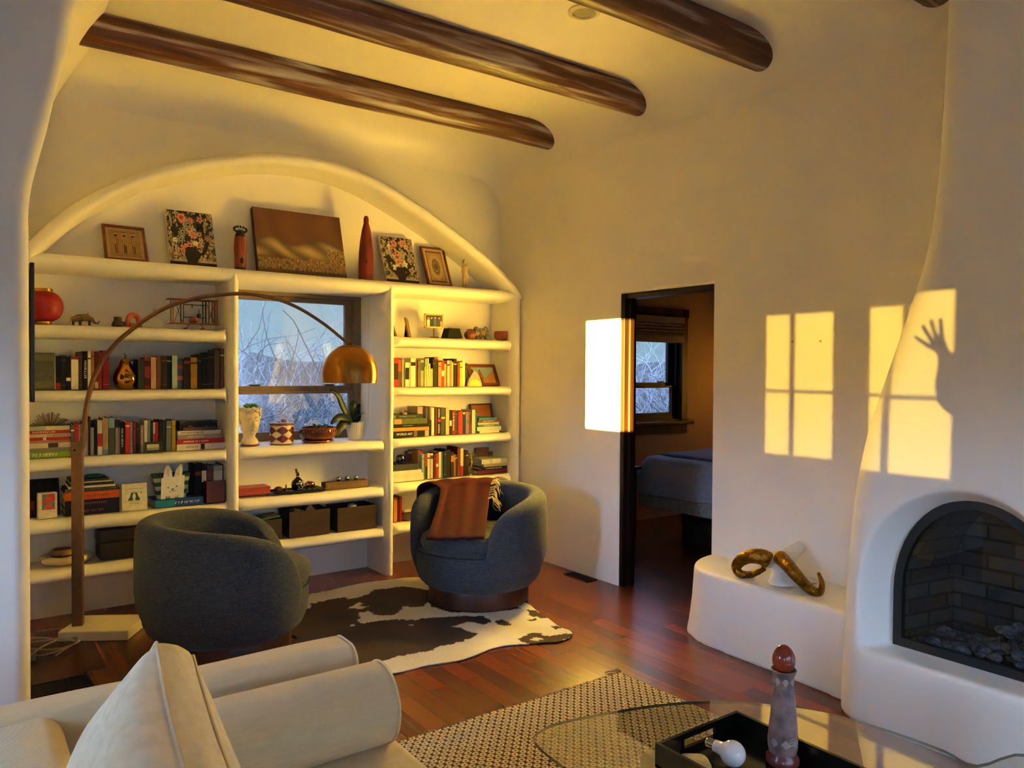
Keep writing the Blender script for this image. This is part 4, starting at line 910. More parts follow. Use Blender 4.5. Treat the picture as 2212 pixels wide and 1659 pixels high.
m = M(); rnd = random.Random(8)
CORD = thing('power_cord', 'tangled pale power cord on the floor by the lamp base', 'cord', (0, 0, 0))
pA = at(78, 1372, z=.02)
loops = [Vector((pA.x + .16 * math.sin(k * .9) * (1 - k / 60) + .004 * k, pA.y - .014 * k + .10 * math.cos(k * 1.1), .012 + .012 * abs(math.sin(k * .7)))) for k in range(26)]
loops = [Vector((max(.215, p.x), p.y, p.z)) for p in loops]
obj('cable', M().tube(spline(loops, 5), .004, 6), pm('A79C92', .5), CORD)
obj('plug_adapter', M().box(.25, .31, 4.55, 4.60, 0, .035, .006), pm('8E8478', .5), CORD)
# ---- bedroom furniture
BED = thing('bed', 'bed with a grey blue blanket seen through the doorway', 'bed', (5.6, 3.9, 0))
def bd(m): m.v = [(p[0] - 5.6, p[1] - 3.9, p[2]) for p in m.v]; return m
obj('box_spring', bd(M().box(4.94, 6.5, 2.7, 4.88, .295, .47, .02)), pm('A7A096', .8), BED)
def duv(u, v):
    x = 4.90 + 1.65 * u; y = 2.68 + 2.24 * v; e = min(u * 1.65, (1 - v) * 2.24, v * 2.24) ; z = .735 - .30 * max(0, 1 - e / .11) ** 2.2
    return (x - (.03 if u == 0 else 0), y, z + .018 * noise.noise((x * 3, y * 3, 1)) + .010 * noise.noise((x * 9, y * 7, 4)))
q = obj('duvet', bd(M().grid(duv, 60, 70)), pm('A9A9B4', .85, var=.06), BED, angle=80); sd = q.modifiers.new('Solidify', 'SOLIDIFY'); sd.thickness = .03
q = obj('blanket', bd(M().grid(lambda u, v: (5.12 + 1.4 * u, 2.68 + 2.22 * v, .762 + .014 * noise.noise((u * 5, v * 6, 2)) - .16 * max(0, 1 - (1 - v) * 2.2 / .12) ** 2), 30, 50)), pm('5F6F94', .9, var=.15), BED, angle=80); sd = q.modifiers.new('Solidify', 'SOLIDIFY'); sd.thickness = .022
for x, y in ((5.5, 4.8), (6.4, 4.8), (5.5, 2.8), (6.4, 2.8)): obj('leg', bd(M().box(x - .03, x + .03, y - .03, y + .03, 0, .3)), pm('1E1410', .6), BED, smooth=False)
NS = thing('nightstand', 'dark wooden nightstand between the doorway and the bed', 'nightstand', (4.64, 4.98, 0))
obj('cabinet', M().box(-.2, .16, -.22, .22, .02, .64, .004), DOORW, NS, smooth=False); obj('top', M().box(-.22, .20, -.24, .24, .64, .665, .004), DOORW, NS, smooth=False)
for z in (.12, .36): obj('drawer', M().box(-.17, .13, -.232, -.218, z, z + .2, .003), DOORW, NS, smooth=False)
tag(obj('storage_crate', M().box(5.15, 5.7, 3.9, 4.5, 0, .20, .01), pm('3A3028', .8, var=.5, scale=9)), 'dark storage crate pushed under the bed', 'crate')
BL = thing('cellular_blind', 'pleated grey blind half lowered in the bedroom window', 'blind', (5.56, 5.40, 2.07))
m = M(); prf = []
for k in range(9): prf += [(5.395 if k % 2 else 5.425, 2.0 - .0165 * k)]
m.ring([[(5.06, y, z) for y, z in prf + [(5.45, prf[-1][1]), (5.45, 2.0)]], [(6.115, y, z) for y, z in prf + [(5.45, prf[-1][1]), (5.45, 2.0)]]])
m.v = [(x - 5.56, y - 5.40, z - 2.07) for x, y, z in m.v]; BLM = pm('8F8076', .85)
obj('pleats', m, BLM, BL, smooth=False)
obj('headrail', M().box(-.50, .555, -.015, .055, -.075, -.01, .004), BLM, BL, smooth=False)
obj('bottom_rail', M().box(-.50, .555, -.01, .05, -.275, -.20, .006), BLM, BL, smooth=False)
# ================================================================ things on the shelves
ZS = {'T': 2.150, 1: 1.748, 2: 1.371, 3: .982, 4: .652, 5: .351}
ZL = {1: 1.748, 2: 1.371, 3: .982, 4: .639, 5: .355}; ZR = {1: 1.748, 2: 1.371, 3: .995, 4: .665, 5: .364}; ZM = {3: .987, 4: .652, 5: .351}
class Crop:
    def __init__(s, ox, oy, k): s.o = (ox, oy); s.k = k
    def __call__(s, cx, cy, **kw): return at(s.o[0] + cx / s.k, s.o[1] + cy / s.k, **kw)
PAGES = pm('CDBE9C', .9, var=.12, scale=120, stretch=(1, 1, 6), name='page_edges')
def cover_mat(hexc): return pm(hexc, .62, var=.10, scale=18, spec=.22)
def lettering(text, parent, mat, size, loc, vertical=False, sx=1.0):
    cu = bpy.data.curves.new('lettering', 'FONT'); cu.body = text; cu.size = size; cu.extrude = .0003; cu.align_x = 'CENTER'; cu.align_y = 'CENTER'; cu.resolution_u = 2
    t_ = bpy.data.objects.new('lettering', cu); COL.objects.link(t_); bpy.context.view_layer.update()
    me = bpy.data.meshes.new_from_object(t_.evaluated_get(bpy.context.evaluated_depsgraph_get())); bpy.data.objects.remove(t_); bpy.data.curves.remove(cu)
    o = bpy.data.objects.new('lettering', me); COL.objects.link(o); me.materials.clear(); me.materials.append(mat); o.parent = parent; o.location = loc; o.scale = (sx, 1, 1)
    o.rotation_euler = Matrix(((0, 1, 0), (0, 0, -1), (-1, 0, 0))).to_euler() if vertical else (PI / 2, 0, 0); return o
def script(o, mat, w, h, f0, f1, flat=None):
    """small illegible printed strokes along a spine"""
    m = M(); rnd = random.Random(int(w * 1e5) + int(h * 1e5))
    if flat is None:
        z, s_ = h * f1, w * .5
        while z > h * f0 + s_ * .5: k = rnd.uniform(.35, .75) * s_; m.box(w * .5 - s_ / 2, w * .5 + s_ / 2 * rnd.uniform(.2, 1), -.0009, -.0003, z - k * .35, z); m.box(w * .5 - s_ / 2, w * .5 - s_ / 4, -.0009, -.0003, z - k, z - k * .35); z -= k + s_ * (.18 if rnd.random() < .8 else .6)
    else:
        hh = h * flat[2]; x = w * ((flat[3] if len(flat) > 3 else .5) - .26); xe = w * min(.96, (flat[3] if len(flat) > 3 else .5) + .26)
        while x < xe: k = rnd.uniform(.35, .75) * hh; m.box(x, x + k * .35, -.0009, -.0003, h / 2 - hh / 2, h / 2 + hh / 2 * rnd.uniform(.2, 1)); m.box(x + k * .35, x + k, -.0009, -.0003, h / 2 + hh * .1, h / 2 + hh * .35); x += k + hh * (.18 if rnd.random() < .8 else .6)
    ob = obj('print', m, mat, o, smooth=False); ob['kind'] = 'stuff'
WHITE_T, GOLD_T, RED_T, DARK_T, TEAL_T = pm('E8E0D0', .6), pm('C9A75A', .5), pm('B03A2A', .6), pm('1C1A18', .7), pm('7FB0A8', .6)
ORD = ['first', 'second', 'third', 'fourth', 'fifth', 'sixth', 'seventh', 'eighth', 'ninth', 'tenth', 'eleventh', 'twelfth', 'thirteenth', 'fourteenth', 'fifteenth', 'sixteenth', 'seventeenth', 'eighteenth', 'nineteenth', 'twentieth', 'twenty-first', 'twenty-second', 'twenty-third', 'twenty-fourth', 'twenty-fifth', 'twenty-sixth', 'twenty-seventh', 'twenty-eighth', 'twenty-ninth', 'thirtieth', 'thirty-first', 'thirty-second']
def book(label, group, w, h, d, hexc, loc, lean=0.0, decos=()):
    """a standing book, spine towards the room; local x is thickness, spine at y = 0"""
    m = M(); c = min(.0022, w * .16)
    m.box(0, w, 0, .002, 0, h).box(0, c, .002, d, 0, h).box(w - c, w, .002, d, 0, h)
    o = obj('book', m, cover_mat(hexc), None, loc, (0, lean, 0), smooth=False); tag(o, label, 'book', group)
    obj('page_block', M().box(c, w - c, .002, d - .004, .003, h - .004), PAGES, o, smooth=False)
    for dd in decos:
        if dd[0] == 'b': obj('spine_label', M().box(-.0002 + .0004, w - .0002, -.0006, .0, h * dd[2], h * dd[3]), cover_mat(dd[1]), o, smooth=False)
        elif dd[0] == 's': script(o, dd[1], w, h, dd[2], dd[3])
        else: lettering(dd[1], o, dd[2], w * (dd[3] if len(dd) > 3 else .62), (w / 2, -.0009, h * (dd[4] if len(dd) > 4 else .5)), True, dd[5] if len(dd) > 5 else 1.0)
    return o
def book_row(K, spec, zb, y, shelf_name, anchor, yb, depth=.18):
    rnd = random.Random(len(spec) * 13 + int(yb))
    for i, sp_ in enumerate(spec):
        x0, x1, yt, hexc, cn = sp_[:5]; decos = sp_[5] if len(sp_) > 5 else (); lean = sp_[6] if len(sp_) > 6 else 0.0
        ym = (yt + yb) / 2; a, b = K(x0, ym, y=y).x, K(x1, ym, y=y).x; h = K((x0 + x1) / 2, yt, y=y).z - zb
        w = b - a - .0008
        if not decos and w > .011 and rnd.random() < .75:
            tm = WHITE_T if sum(int(hexc[q:q + 2], 16) for q in (0, 2, 4)) < 330 else DARK_T
            k0 = rnd.choice((.78, .8, .84)); decos = [('b', rnd.choice(('C8B68A', '8A2A20', '2A2A2A', 'D8CDB4', '6A5230')), k0, k0 + rnd.uniform(.02, .06))] if rnd.random() < .55 else [('b', 'C9A75A', .12, .125), ('b', 'C9A75A', .86, .866)]
        size = 'slim' if w < .014 else ('thick' if w > .03 else '')
        lb = '%s %s book, %s from %s, %s' % (size, cn, ORD[i], anchor, shelf_name)
        dd = min(depth * rnd.uniform(.8, 1.0), 5.31 - y)
        book(' '.join(lb.split()), 'upright books on the ' + shelf_name, w, h, dd, hexc, (a, y + rnd.uniform(-.004, .008), zb), lean, decos)
def flat_stack(K, spec, zb, y, label_end, group, depth=.2):
    """books lying in a pile, bottom first: x0, x1, y_top, y_bottom, colour, name, text"""
    z = zb
    for i, sp_ in enumerate(spec):
        x0, x1, yt, yb, hexc, cn = sp_[:6]; tx = sp_[6] if len(sp_) > 6 else None; extra = sp_[7] if len(sp_) > 7 else ()
        ym = (yt + yb) / 2; xm = (x0 + x1) / 2
        a, b = K(x0, ym, y=y).x, K(x1, ym, y=y).x; t = abs(K(xm, yt, y=y).z - K(xm, yb, y=y).z); w = b - a; c = min(.0025, t * .18)
        d = min(depth, 5.31 - y)
        m = M().box(0, w, 0, .002, 0, t).box(0, w, .002, d, 0, c).box(0, w, .002, d, t - c, t)
        o = obj('book', m, cover_mat(hexc), None, (a, y, z), smooth=False)
        pos = 'bottom of' if i == 0 else 'top of' if i == len(spec) - 1 else ORD[i] + ' from the bottom in'
        tag(o, '%s book, %s %s' % (cn, pos, label_end), 'book', group)
        obj('page_block', M().box(.003, w - .003, .002, d - .003, c, t - c), PAGES, o, smooth=False)
        for e in extra: obj('spine_label', M().box(w * e[1], w * e[2], -.0006, 0, t * .04, t * .96), cover_mat(e[0]), o, smooth=False)
        if tx and tx[0] == '~': script(o, tx[1], w, t, 0, 0, tx)
        elif tx: lettering(tx[0], o, tx[1], t * (tx[2] if len(tx) > 2 else .55), (w * (tx[3] if len(tx) > 3 else .5), -.0010, t / 2), False, tx[4] if len(tx) > 4 else 1.0)
        z += t + .0004
    return z
# ---------------------------------------------------------------- rows of books
L2 = Crop(60, 700, 4.9156); Y2 = 5.10
book_row(L2, [(292, 352, 340, '17181A', 'black', [('b', '9A2A24', .0, .2)]), (355, 403, 335, '1F201E', 'dark grey'), (407, 458, 345, '101113', 'black', [('b', 'D8CDB4', .26, .36)]), (462, 540, 345, 'D9CFC0', 'white', [('b', '8E2A20', .91, 1.0)]),
    (543, 583, 295, '6A4A36', 'brown'), (585, 634, 290, '0E0F10', 'black', [('t', 'MANKILLER', WHITE_T, .80, .52, 1.12)]), (637, 673, 285, 'D8D0C2', 'white'), (676, 710, 285, '9A6A44', 'tan'), (712, 752, 290, '5A2A1E', 'brown', [('b', 'C8A880', .02, .2)]), (754, 793, 300, 'A03A2A', 'red'), (797, 868, 280, '7A1822', 'crimson')], ZL[2], Y2, 'shelf with the brass pear', 'the green cover', 695)
book_row(L2, [(1170, 1235, 375, '2C2E30', 'charcoal'), (1239, 1305, 355, '7E2A22', 'red', [('b', '2A1412', .72, .9), ('b', '3A1812', .1, .35)]), (1307, 1362, 350, 'B98C72', 'pale pink'), (1365, 1420, 338, '5E4030', 'brown'), (1423, 1478, 340, '241C18', 'black'), (1480, 1530, 345, '16181C', 'black'),
    (1533, 1588, 335, '8DA0A0', 'pale blue'), (1591, 1655, 382, '33405A', 'blue and red', [('b', '8E2E2E', .7, .82), ('b', 'A84A40', .3, .45)]), (1658, 1730, 375, '1D1714', 'black', [('b', '7A2A22', .85, .95)]), (1733, 1802, 355, 'B98A24', 'gold'), (1804, 1845, 325, '33281C', 'dark brown'), (1847, 1910, 318, '17171A', 'black'), (1913, 1980, 300, '2A2220', 'dark brown'), (1985, 2040, 272, '6E5446', 'faded brown'), (2045, 2105, 258, '6B4C46', 'rose brown')], ZL[2], Y2, 'row beside the brass pear', 'the pear', 695)
g = obj('book', M().box(0, L2(285, 500, y=5.08).x - .30, 0, .022, 0, L2(200, 305, y=5.08).z - ZL[2], .002), pm('4E5038', .6, var=.15), None, (.30, 5.075, ZL[2]), (0, 0, 0), smooth=False); tag(g, 'large green book facing out beside the television edge', 'book')
wd = L2(285, 500, y=5.08).x - .30
obj('page_block', M().box(wd, wd + .004, .003, .02, .002, L2(200, 305, y=5.08).z - ZL[2] - .002), PAGES, g, smooth=False)
for a_, b_ in ((.06, .24), (.78, .95)): obj('cover_band', M().box(.005, wd - .006, -.001, 0, (L2(200, 305, y=5.08).z - ZL[2]) * a_, (L2(200, 305, y=5.08).z - ZL[2]) * b_), pm('62603C', .6), g, smooth=False)
L3 = Crop(50, 870, 4.9156); Y3 = 5.09
book_row(L3, [(505, 545, 235, '4A5050', 'grey'), (547, 588, 222, 'B0242A', 'red'), (590, 612, 230, 'A8A094', 'grey white'), (614, 641, 230, 'B83030', 'red'), (643, 693, 205, 'B8AC9C', 'pale grey', [('s', DARK_T, .4, .8)]), (696, 716, 148, '3A1E16', 'dark brown'), (718, 755, 265, '8C857E', 'grey'), (757, 787, 200, '1F2A3A', 'navy'), (789, 842, 185, 'C4B8AA', 'white and red', [('b', '9A2A2A', .25, .62)]), (845, 905, 165, 'A08468', 'tan', [('b', '5E8090', 0, .14)]),
    (909, 975, 160, '3E4A44', 'dark green', [('b', '86A6B4', .72, 1.0)]), (980, 1035, 185, '8A7A70', 'greyish', [('b', '22201E', .78, 1)]), (1038, 1078, 205, '17181A', 'black', [('s', WHITE_T, .2, .8)]), (1082, 1136, 200, 'B02A22', 'bright red'), (1140, 1167, 205, 'B6A890', 'cream'), (1169, 1195, 205, '7A2A34', 'wine red'), (1197, 1230, 215, '16201E', 'black'), (1232, 1249, 230, '5A2026', 'maroon'), (1251, 1282, 240, 'A08A7C', 'beige'), (1285, 1324, 188, 'CDBFA6', 'cream'), (1326, 1352, 188, '6E8478', 'sage green'), (1355, 1379, 215, '1A2420', 'black green'),
    (1381, 1405, 208, 'B8443A', 'red and white', [('b', 'CFC4B0', .62, 1)]), (1407, 1436, 205, 'A81E24', 'scarlet'), (1444, 1480, 190, '241E1C', 'black'), (1483, 1516, 195, '3C4038', 'olive grey'), (1521, 1573, 192, '5C6468', 'slate grey'), (1578, 1620, 185, 'A08020', 'mustard yellow')], ZL[3], Y3, 'shelf behind the lamp pole', 'the magazine pile', 560)
flat_stack(L3, [(58, 530, 550, 610, '7FA52A', 'lime green', ('~', WHITE_T, .6, .35)), (58, 515, 508, 550, '77756C', 'grey'), (58, 515, 455, 508, 'C8BB9C', 'cream', None, [('3A332C', .45, .68)]), (58, 500, 428, 455, 'A8745E', 'salmon'), (58, 500, 396, 428, 'A82A2E', 'red', None, [('CFC4B0', .34, .42)]), (58, 505, 362, 396, 'BFB294', 'buff', ('~', DARK_T, .5, .7)), (58, 498, 326, 362, 'AE2C30', 'red lettered', ('~', WHITE_T, .6, .35)), (58, 498, 282, 326, '9FA48E', 'teal and cream', None, [('C9BC9C', .42, .98)])], ZL[3], Y3, 'the magazine pile under the starburst', 'books in the magazine pile')
zt = flat_stack(L3, [(1632, 2152, 485, 550, 'CFC6B4', 'white', ('SANTA FE', DARK_T, .42, .3), [('3A2A24', .48, .56)]), (1632, 2133, 435, 485, 'A8282C', 'red', ('~', WHITE_T, .4, .4)), (1640, 2110, 388, 435, '9A857C', 'grey pink', ('CASA SANTA', WHITE_T, .6, .4)), (1640, 2100, 348, 388, 'C9BFAC', 'pale', ('~', DARK_T, .45, .35))], ZL[3], Y3, 'the pile with the black box on it', 'books under the black box')
R2 = Crop(830, 740, 7.6276)
book_row(R2, [(104, 145, 235, 'B9AC84', 'grey and cream'), (149, 229, 250, 'A82420', 'bright red', [('b', '3A1410', .25, .8)]), (231, 283, 260, '5A4636', 'brown', [('b', 'A84A3A', .55, .95)]), (285, 301, 256, '7C5A3C', 'tan'), (303, 319, 250, 'D8C060', 'yellow'), (321, 344, 290, '8FA08A', 'pale green'), (346, 410, 325, 'D9C9A8', 'cream', [('b', '181614', .3, .78)]), (413, 433, 330, 'B8A880', 'buff'), (436, 514, 255, 'D8CBA8', 'white', [('b', '181614', .73, .86)]), (518, 546, 280, '7A4A30', 'brown'), (549, 602, 300, '6A5A40', 'olive brown'), (606, 655, 285, '8E9A70', 'green and cream', [('b', '2E5A34', .6, .9)]),
    (664, 686, 400, 'D09A48', 'orange'), (687, 708, 262, 'E0CC90', 'pale yellow'), (710, 736, 258, 'E4D28C', 'light yellow'), (738, 758, 345, 'DCCB98', 'cream'), (760, 798, 430, 'C9A868', 'sand'), (801, 828, 262, '15120F', 'black'), (830, 888, 240, '2A2018', 'black', [('b', 'B0402E', .93, .99)]), (890, 944, 320, 'C08048', 'orange'), (948, 990, 300, 'A8302A', 'red and white', [('b', 'D8CDB4', .4, .62)]), (994, 1030, 355, 'D0A04A', 'ochre'), (1034, 1076, 295, 'C8B490', 'beige'), (1079, 1110, 295, 'B87848', 'light brown'), (1112, 1140, 320, 'C8AA80', 'sand'), (1142, 1193, 265, '1C1712', 'black'),
    (1208, 1239, 340, 'B02C24', 'red'), (1241, 1286, 325, 'D8BC28', 'bright yellow'), (1293, 1340, 300, 'D8CFA0', 'ivory'), (1342, 1370, 340, '3C3A34', 'dark grey')], ZR[2], 5.09, 'shelf with the canyon picture', 'the window side', 740)
R3 = Crop(830, 850, 7.6276)
book_row(R3, [(756, 782, 222, '8A8278', 'grey', [('b', '1A1816', .0, .55)]), (786, 835, 217, 'D4C8A8', 'ivory', [('b', 'A8302A', .96, 1)]), (838, 874, 230, '6A2A22', 'dark red'), (877, 932, 230, '1A1A1A', 'black', [('s', WHITE_T, .62, .95), ('b', 'A83030', .48, .58), ('s', WHITE_T, .05, .4)]), (945, 1011, 240, '4A4846', 'grey', [('b', 'D8B23A', .6, .67)]), (1015, 1074, 240, 'C9A86A', 'sand'), (1078, 1113, 275, '1C1C18', 'black', [('b', 'D8CDB4', .36, .58)]), (1118, 1168, 285, '8A2418', 'brick red', [('s', WHITE_T, .1, .9)]), (1171, 1220, 290, '3A3226', 'dark olive'), (1222, 1261, 300, 'A83028', 'red'), (1263, 1300, 290, 'B83A26', 'orange red'),
    (1303, 1342, 300, '20304A', 'navy', [('b', 'D8B23A', .88, .98)]), (1346, 1398, 300, '8A6A7A', 'mauve', [('b', '3E8A74', .52, .62)]), (1402, 1437, 295, '7A3A30', 'brown red'), (1441, 1496, 270, 'C4B8A0', 'cream'), (1498, 1528, 280, '2E6A60', 'teal green')], ZR[3], 5.09, 'shelf with the art book pile', 'the pile', 720)
b1 = R3(668, 350, y=5.10); o = book('grey pink book standing turned behind the art book pile', 'upright books on the shelf with the art book pile', .045, R3(600, 215, y=5.16).z - ZR[3], .16, 'A88C80', (R3(560, 350, y=5.12).x, 5.13, ZR[3]), 0)
book('pale cream book, between the art book pile and the row beside it', 'upright books on the shelf with the art book pile', R3(735, 400, y=5.13).x - R3(668, 400, y=5.13).x, R3(700, 228, y=5.13).z - ZR[3], .17, 'D8CBB0', (R3(672, 400, y=5.135).x + .012, 5.135, ZR[3]), 0)
flat_stack(R3, [(95, 745, 690, 792, '131110', 'black', ('WORLD ART', WHITE_T, .50, .36), [('7A5A44', .60, .68), ('B89A7A', .88, .98)]), (112, 738, 634, 690, 'B9822E', 'orange', None, [('14110E', .0, .02)]), (130, 742, 578, 634, '14120F', 'black', ('LATIN AMERICA', TEAL_T, .45, .42)), (155, 697, 490, 578, '555A34', 'olive green', None, [('B98A54', .02, .24)]), (190, 642, 425, 490, '243A2E', 'dark green', ('THE WORKS OF A LIFETIME', GOLD_T, .38, .42))], ZR[3], 5.07, 'the art book pile beside the window', 'books in the art book pile')
flat_stack(R3, [(1570, 1895, 655, 692, 'D4CDB8', 'white'), (1530, 1925, 590, 655, 'C5C4A4', 'pale green'), (1550, 1900, 556, 590, '3E7A80', 'teal', ('~', WHITE_T, .5)), (1540, 1890, 522, 556, 'BDB094', 'cream'), (1545, 1900, 478, 522, '6A4438', 'brown', ('~', WHITE_T, .4)), (1560, 1850, 446, 478, '3E86A0', 'bright blue')], ZR[3], 5.08, 'the small pile below the orange picture', 'books below the orange picture')
R4 = Crop(830, 950, 7.6276)
book_row(R4, [(655 - 38, 655, 235, '8A9098', 'blue grey'), (657, 684, 235, '3A5A2A', 'green'), (686, 718, 230, 'A83030', 'red', [('b', '1A1614', 0, .5)]), (721, 758, 222, 'D0C0A0', 'cream'), (762, 808, 225, 'B8A888', 'beige', [('b', '3A342C', .78, .92)]), (815, 851, 235, '5A2420', 'maroon'), (855, 895, 225, 'A0302A', 'red', [('b', 'D8CDB4', .46, .58)]), (898, 940, 200, 'C8B898', 'cream'), (945, 978, 195, '2A5A5A', 'teal'), (981, 1019, 180, '2A2A2E', 'charcoal'), (1022, 1100, 165, '241A16', 'black'), (1103, 1150, 200, '33261C', 'dark brown', [('b', 'A87A44', .6, .85)]), (1152, 1180, 240, 'A05A34', 'rust orange'), (1183, 1214, 250, '2A3A2A', 'dark green'), (1217, 1251, 122, '7A2A26', 'dark red'), (1255, 1306, 142, 'C8B080', 'yellow and red', [('b', '8A2824', .0, .36)]), (1312, 1350, 180, '2A2018', 'black'), (1352, 1392, 178, '3A2A20', 'brown')], ZR[4], 5.09, 'shelf with the blue glass apple', 'the cream pile', 630)
tall = R4(580, 400, y=5.09); book('ochre book with a red top end, beside the cream pile', 'upright books on the shelf with the blue glass apple', .042, R4(580, 178, y=5.13).z - ZR[4], .16, 'B88A50', (R4(566, 400, y=5.13).x, 5.14, ZR[4]), 0, [('b', '9A2E22', .9, 1)])
z_cream = flat_stack(R4, [(100, 650, 655, 722, 'D3C8AC', 'thick cream'), (100, 640, 600, 655, 'CFC4A8', 'cream'), (100, 615, 545, 600, 'D6CAB0', 'pale cream'), (98, 560, 445, 545, '3E3C3A', 'dark grey')], ZR[4], 5.07, 'the cream pile under the blue apple', 'books in the cream pile')
flat_stack(R4, [(1545, 2075, 548, 612, '5E1C20', 'dark red'), (1600, 2100, 500, 548, '17161A', 'black', ('~', WHITE_T, .4, .4)), (1640, 2065, 455, 500, 'A8966A', 'spiral bound tan'), (1605, 2035, 375, 455, 'A9B48E', 'green and cream', None, [('CFC4A0', .0, .3), ('D8CDB4', .42, .72)])], ZR[4], 5.08, 'the pile below the leather case', 'books below the leather case')
R5 = Crop(830, 1020, 5.184)
book_row(R5, [(60, 79, 270, '7A1A14', 'red'), (81, 107, 270, '17120F', 'black'), (109, 150, 285, 'C88038', 'orange'), (152, 172, 280, '5A1418', 'maroon'), (174, 201, 278, '8A1418', 'dark red')], ZR[5], 5.09, 'lowest shelf behind the throw', 'the window side', 565)
# ---------------------------------------------------------------- pictures leaning on the top shelf
FRAMEW = wood('picture_frame_wood', '4A1E0C', '8A4A22', 'x', .45, 9)
def leaning(name, label, cat, K, bl, br, top, zb, yb=5.16, yt=5.30, group=None, th=.02):
    a, b = K(*bl, y=yb), K(*br, y=yb); w = b.x - a.x; zt_ = K(*top, y=(yb * .3 + yt * .7)).z; h = math.hypot(zt_ - zb, yt - yb); ang = math.asin(min(.9, (yt - yb) / h))
    t = thing(name, label, cat, (a.x, yb - th, zb + .001), (-ang, 0, 0), group); return t, w, h
def canvas_face(o_parent, w, h, fn, name='painted_face', nx=96, ny=96, x0=0, z0=0, y=-.0012, bump=.15):
    m = M().grid(lambda u, v: (x0 + w * u, y, z0 + h * v), nx, ny); ob = obj(name, m, PAINTM, o_parent, smooth=False); paint(ob, lambda i, co: fn((co.x - x0) / w, (co.z - z0) / h)); return ob
PAINTM = attr_mat('painted_surface', .55, .12, 300)
C3 = lambda h: lin(h)[:3]
def floral(seed, bgc, cols, vase, n=42, leafc='1A1C16'):
    rnd = random.Random(seed); fl = []
    for k in range(n):
        a = rnd.uniform(0, 2 * PI); r = rnd.random() ** .6 * .40; fl.append((.5 + r * math.cos(a), .60 + r * .85 * math.sin(a), rnd.uniform(.06, .125), C3(rnd.choice(cols)), rnd.randint(5, 8), rnd.random() * 6))
    def fn(u, v):
        n1 = noise.noise((u * 9 + seed, v * 9, 1)); n2 = noise.noise((u * 17, v * 13 + seed, 4)); c = C3(bgc)
        if n1 + .3 * n2 > .22: c = mixc(c, C3('8A6E52'), .7)
        if abs(n2) < .12 and v > .1: c = C3(leafc)
        if math.hypot(u - .5, (v - .6) * .8) < .40 and n1 > -.12: c = C3(leafc)
        if noise.noise((u * 12 + 7, v * 8, seed)) > .30 and v > .12: c = C3('3A4A30')
        for fx, fy, r, cc, pt, ph in fl:
            dx, dy = u - fx, (v - fy) * 1.2; d = math.hypot(dx, dy); a = math.atan2(dy, dx); rr = r * (.8 + .2 * math.cos(pt * a + ph))
            if d < rr: c = mixc(cc, mixc(cc, (.9, .85, .7), .5), .5 + .5 * math.sin(d / r * 14 + ph)) if d > rr * .28 else mixc(cc, (.02, .01, .01), .5)
        if abs(u - .48) < .15 - .07 * (abs(v - .19) / .16) ** 2 and .04 < v < .34: c = C3(vase)
        if v < .06: c = C3('2A2220')
        return c
    return fn
TL, TM, TR = Crop(60, 430, 4.424), Crop(500, 420, 6.9125), Crop(740, 440, 5.821)
ZT = ZS['T']
def canvas(label, K, bl, br, top, fn, edge='CFC4AE', th=.03, **kw):
    t, w, h = leaning('canvas_painting', label, 'painting', K, bl, br, top, ZT, th=th)
    obj('stretched_canvas', M().box(0, w, 0, th, 0, h, .003), pm(edge, .8), t, smooth=False); canvas_face(t, w * .99, h * .99, fn, x0=w * .005, z0=h * .005, y=-.0008, **kw); return t
def framed(label, K, bl, br, top, zb, fw, fn, mat_hex, mw, inner, yb=5.16, yt=5.30, fmat=None, cat='picture'):
    t, w, h = leaning('framed_picture', label, cat, K, bl, br, top, zb, yb, yt)
    obj('frame', M().box(0, fw, 0, .02, 0, h).box(w - fw, w, 0, .02, 0, h).box(fw, w - fw, 0, .02, 0, fw).box(fw, w - fw, 0, .02, h - fw, h), fmat or FRAMEW, t, smooth=False)
    if mw: obj('mat_board', M().box(fw, w - fw, .008, .012, fw, h - fw), pm(mat_hex, .85), t, smooth=False)
    a = fw + mw; canvas_face(t, w - 2 * a, h - 2 * a, fn, 'picture', 60, 60, a, a, .0072)
    if not mw: obj('backing', M().box(fw, w - fw, .010, .016, fw, h - fw), pm('3A2A1C', .9), t, smooth=False)
    return t
def figures(u, v):
    c = mixc(C3('A07A52'), C3('8E6A44'), .5 + .5 * noise.noise((u * 6, v * 6, 2)))
    for fx in (.22, .5, .78):
        du = (u - fx)
        if abs(du) < .055 and .12 < v < .45 and abs(abs(du) - .03) < .016: c = C3('2E2A22')
        if abs(du) < .085 - .05 * abs(v - .55) * 3 and .42 < v < .75 and math.sin(v * 70 + du * 40) > -.2: c = C3('343028') if math.sin(u * 120) > 0 else C3('B89A6A')
        if math.hypot(du, (v - .80) * 1.2) < .045: c = C3('2A2620')
        if .84 < v < .95 and abs(du) < .07 and math.sin(u * 150) > 0: c = C3('D0C0A0') if math.sin(v * 60) > 0 else C3('2A2620')
    return c
framed('small oak framed picture of three dark figures, nearest the arch foot', TL, (735, 548), (1148, 576), (718, 230), ZT, .016, figures, 'A98A68', .018, None)
canvas('canvas of pink flowers in a dark vase, between oak frame and carved figure', TL, (1350, 598), (1800, 637), (1325, 92), floral(3, 'B9A084', ['B83A4A', 'C0485A', 'D8C8A0', '9A2030', 'C83030', '6A1A24', '2A2A30'], '201A1C', 19))
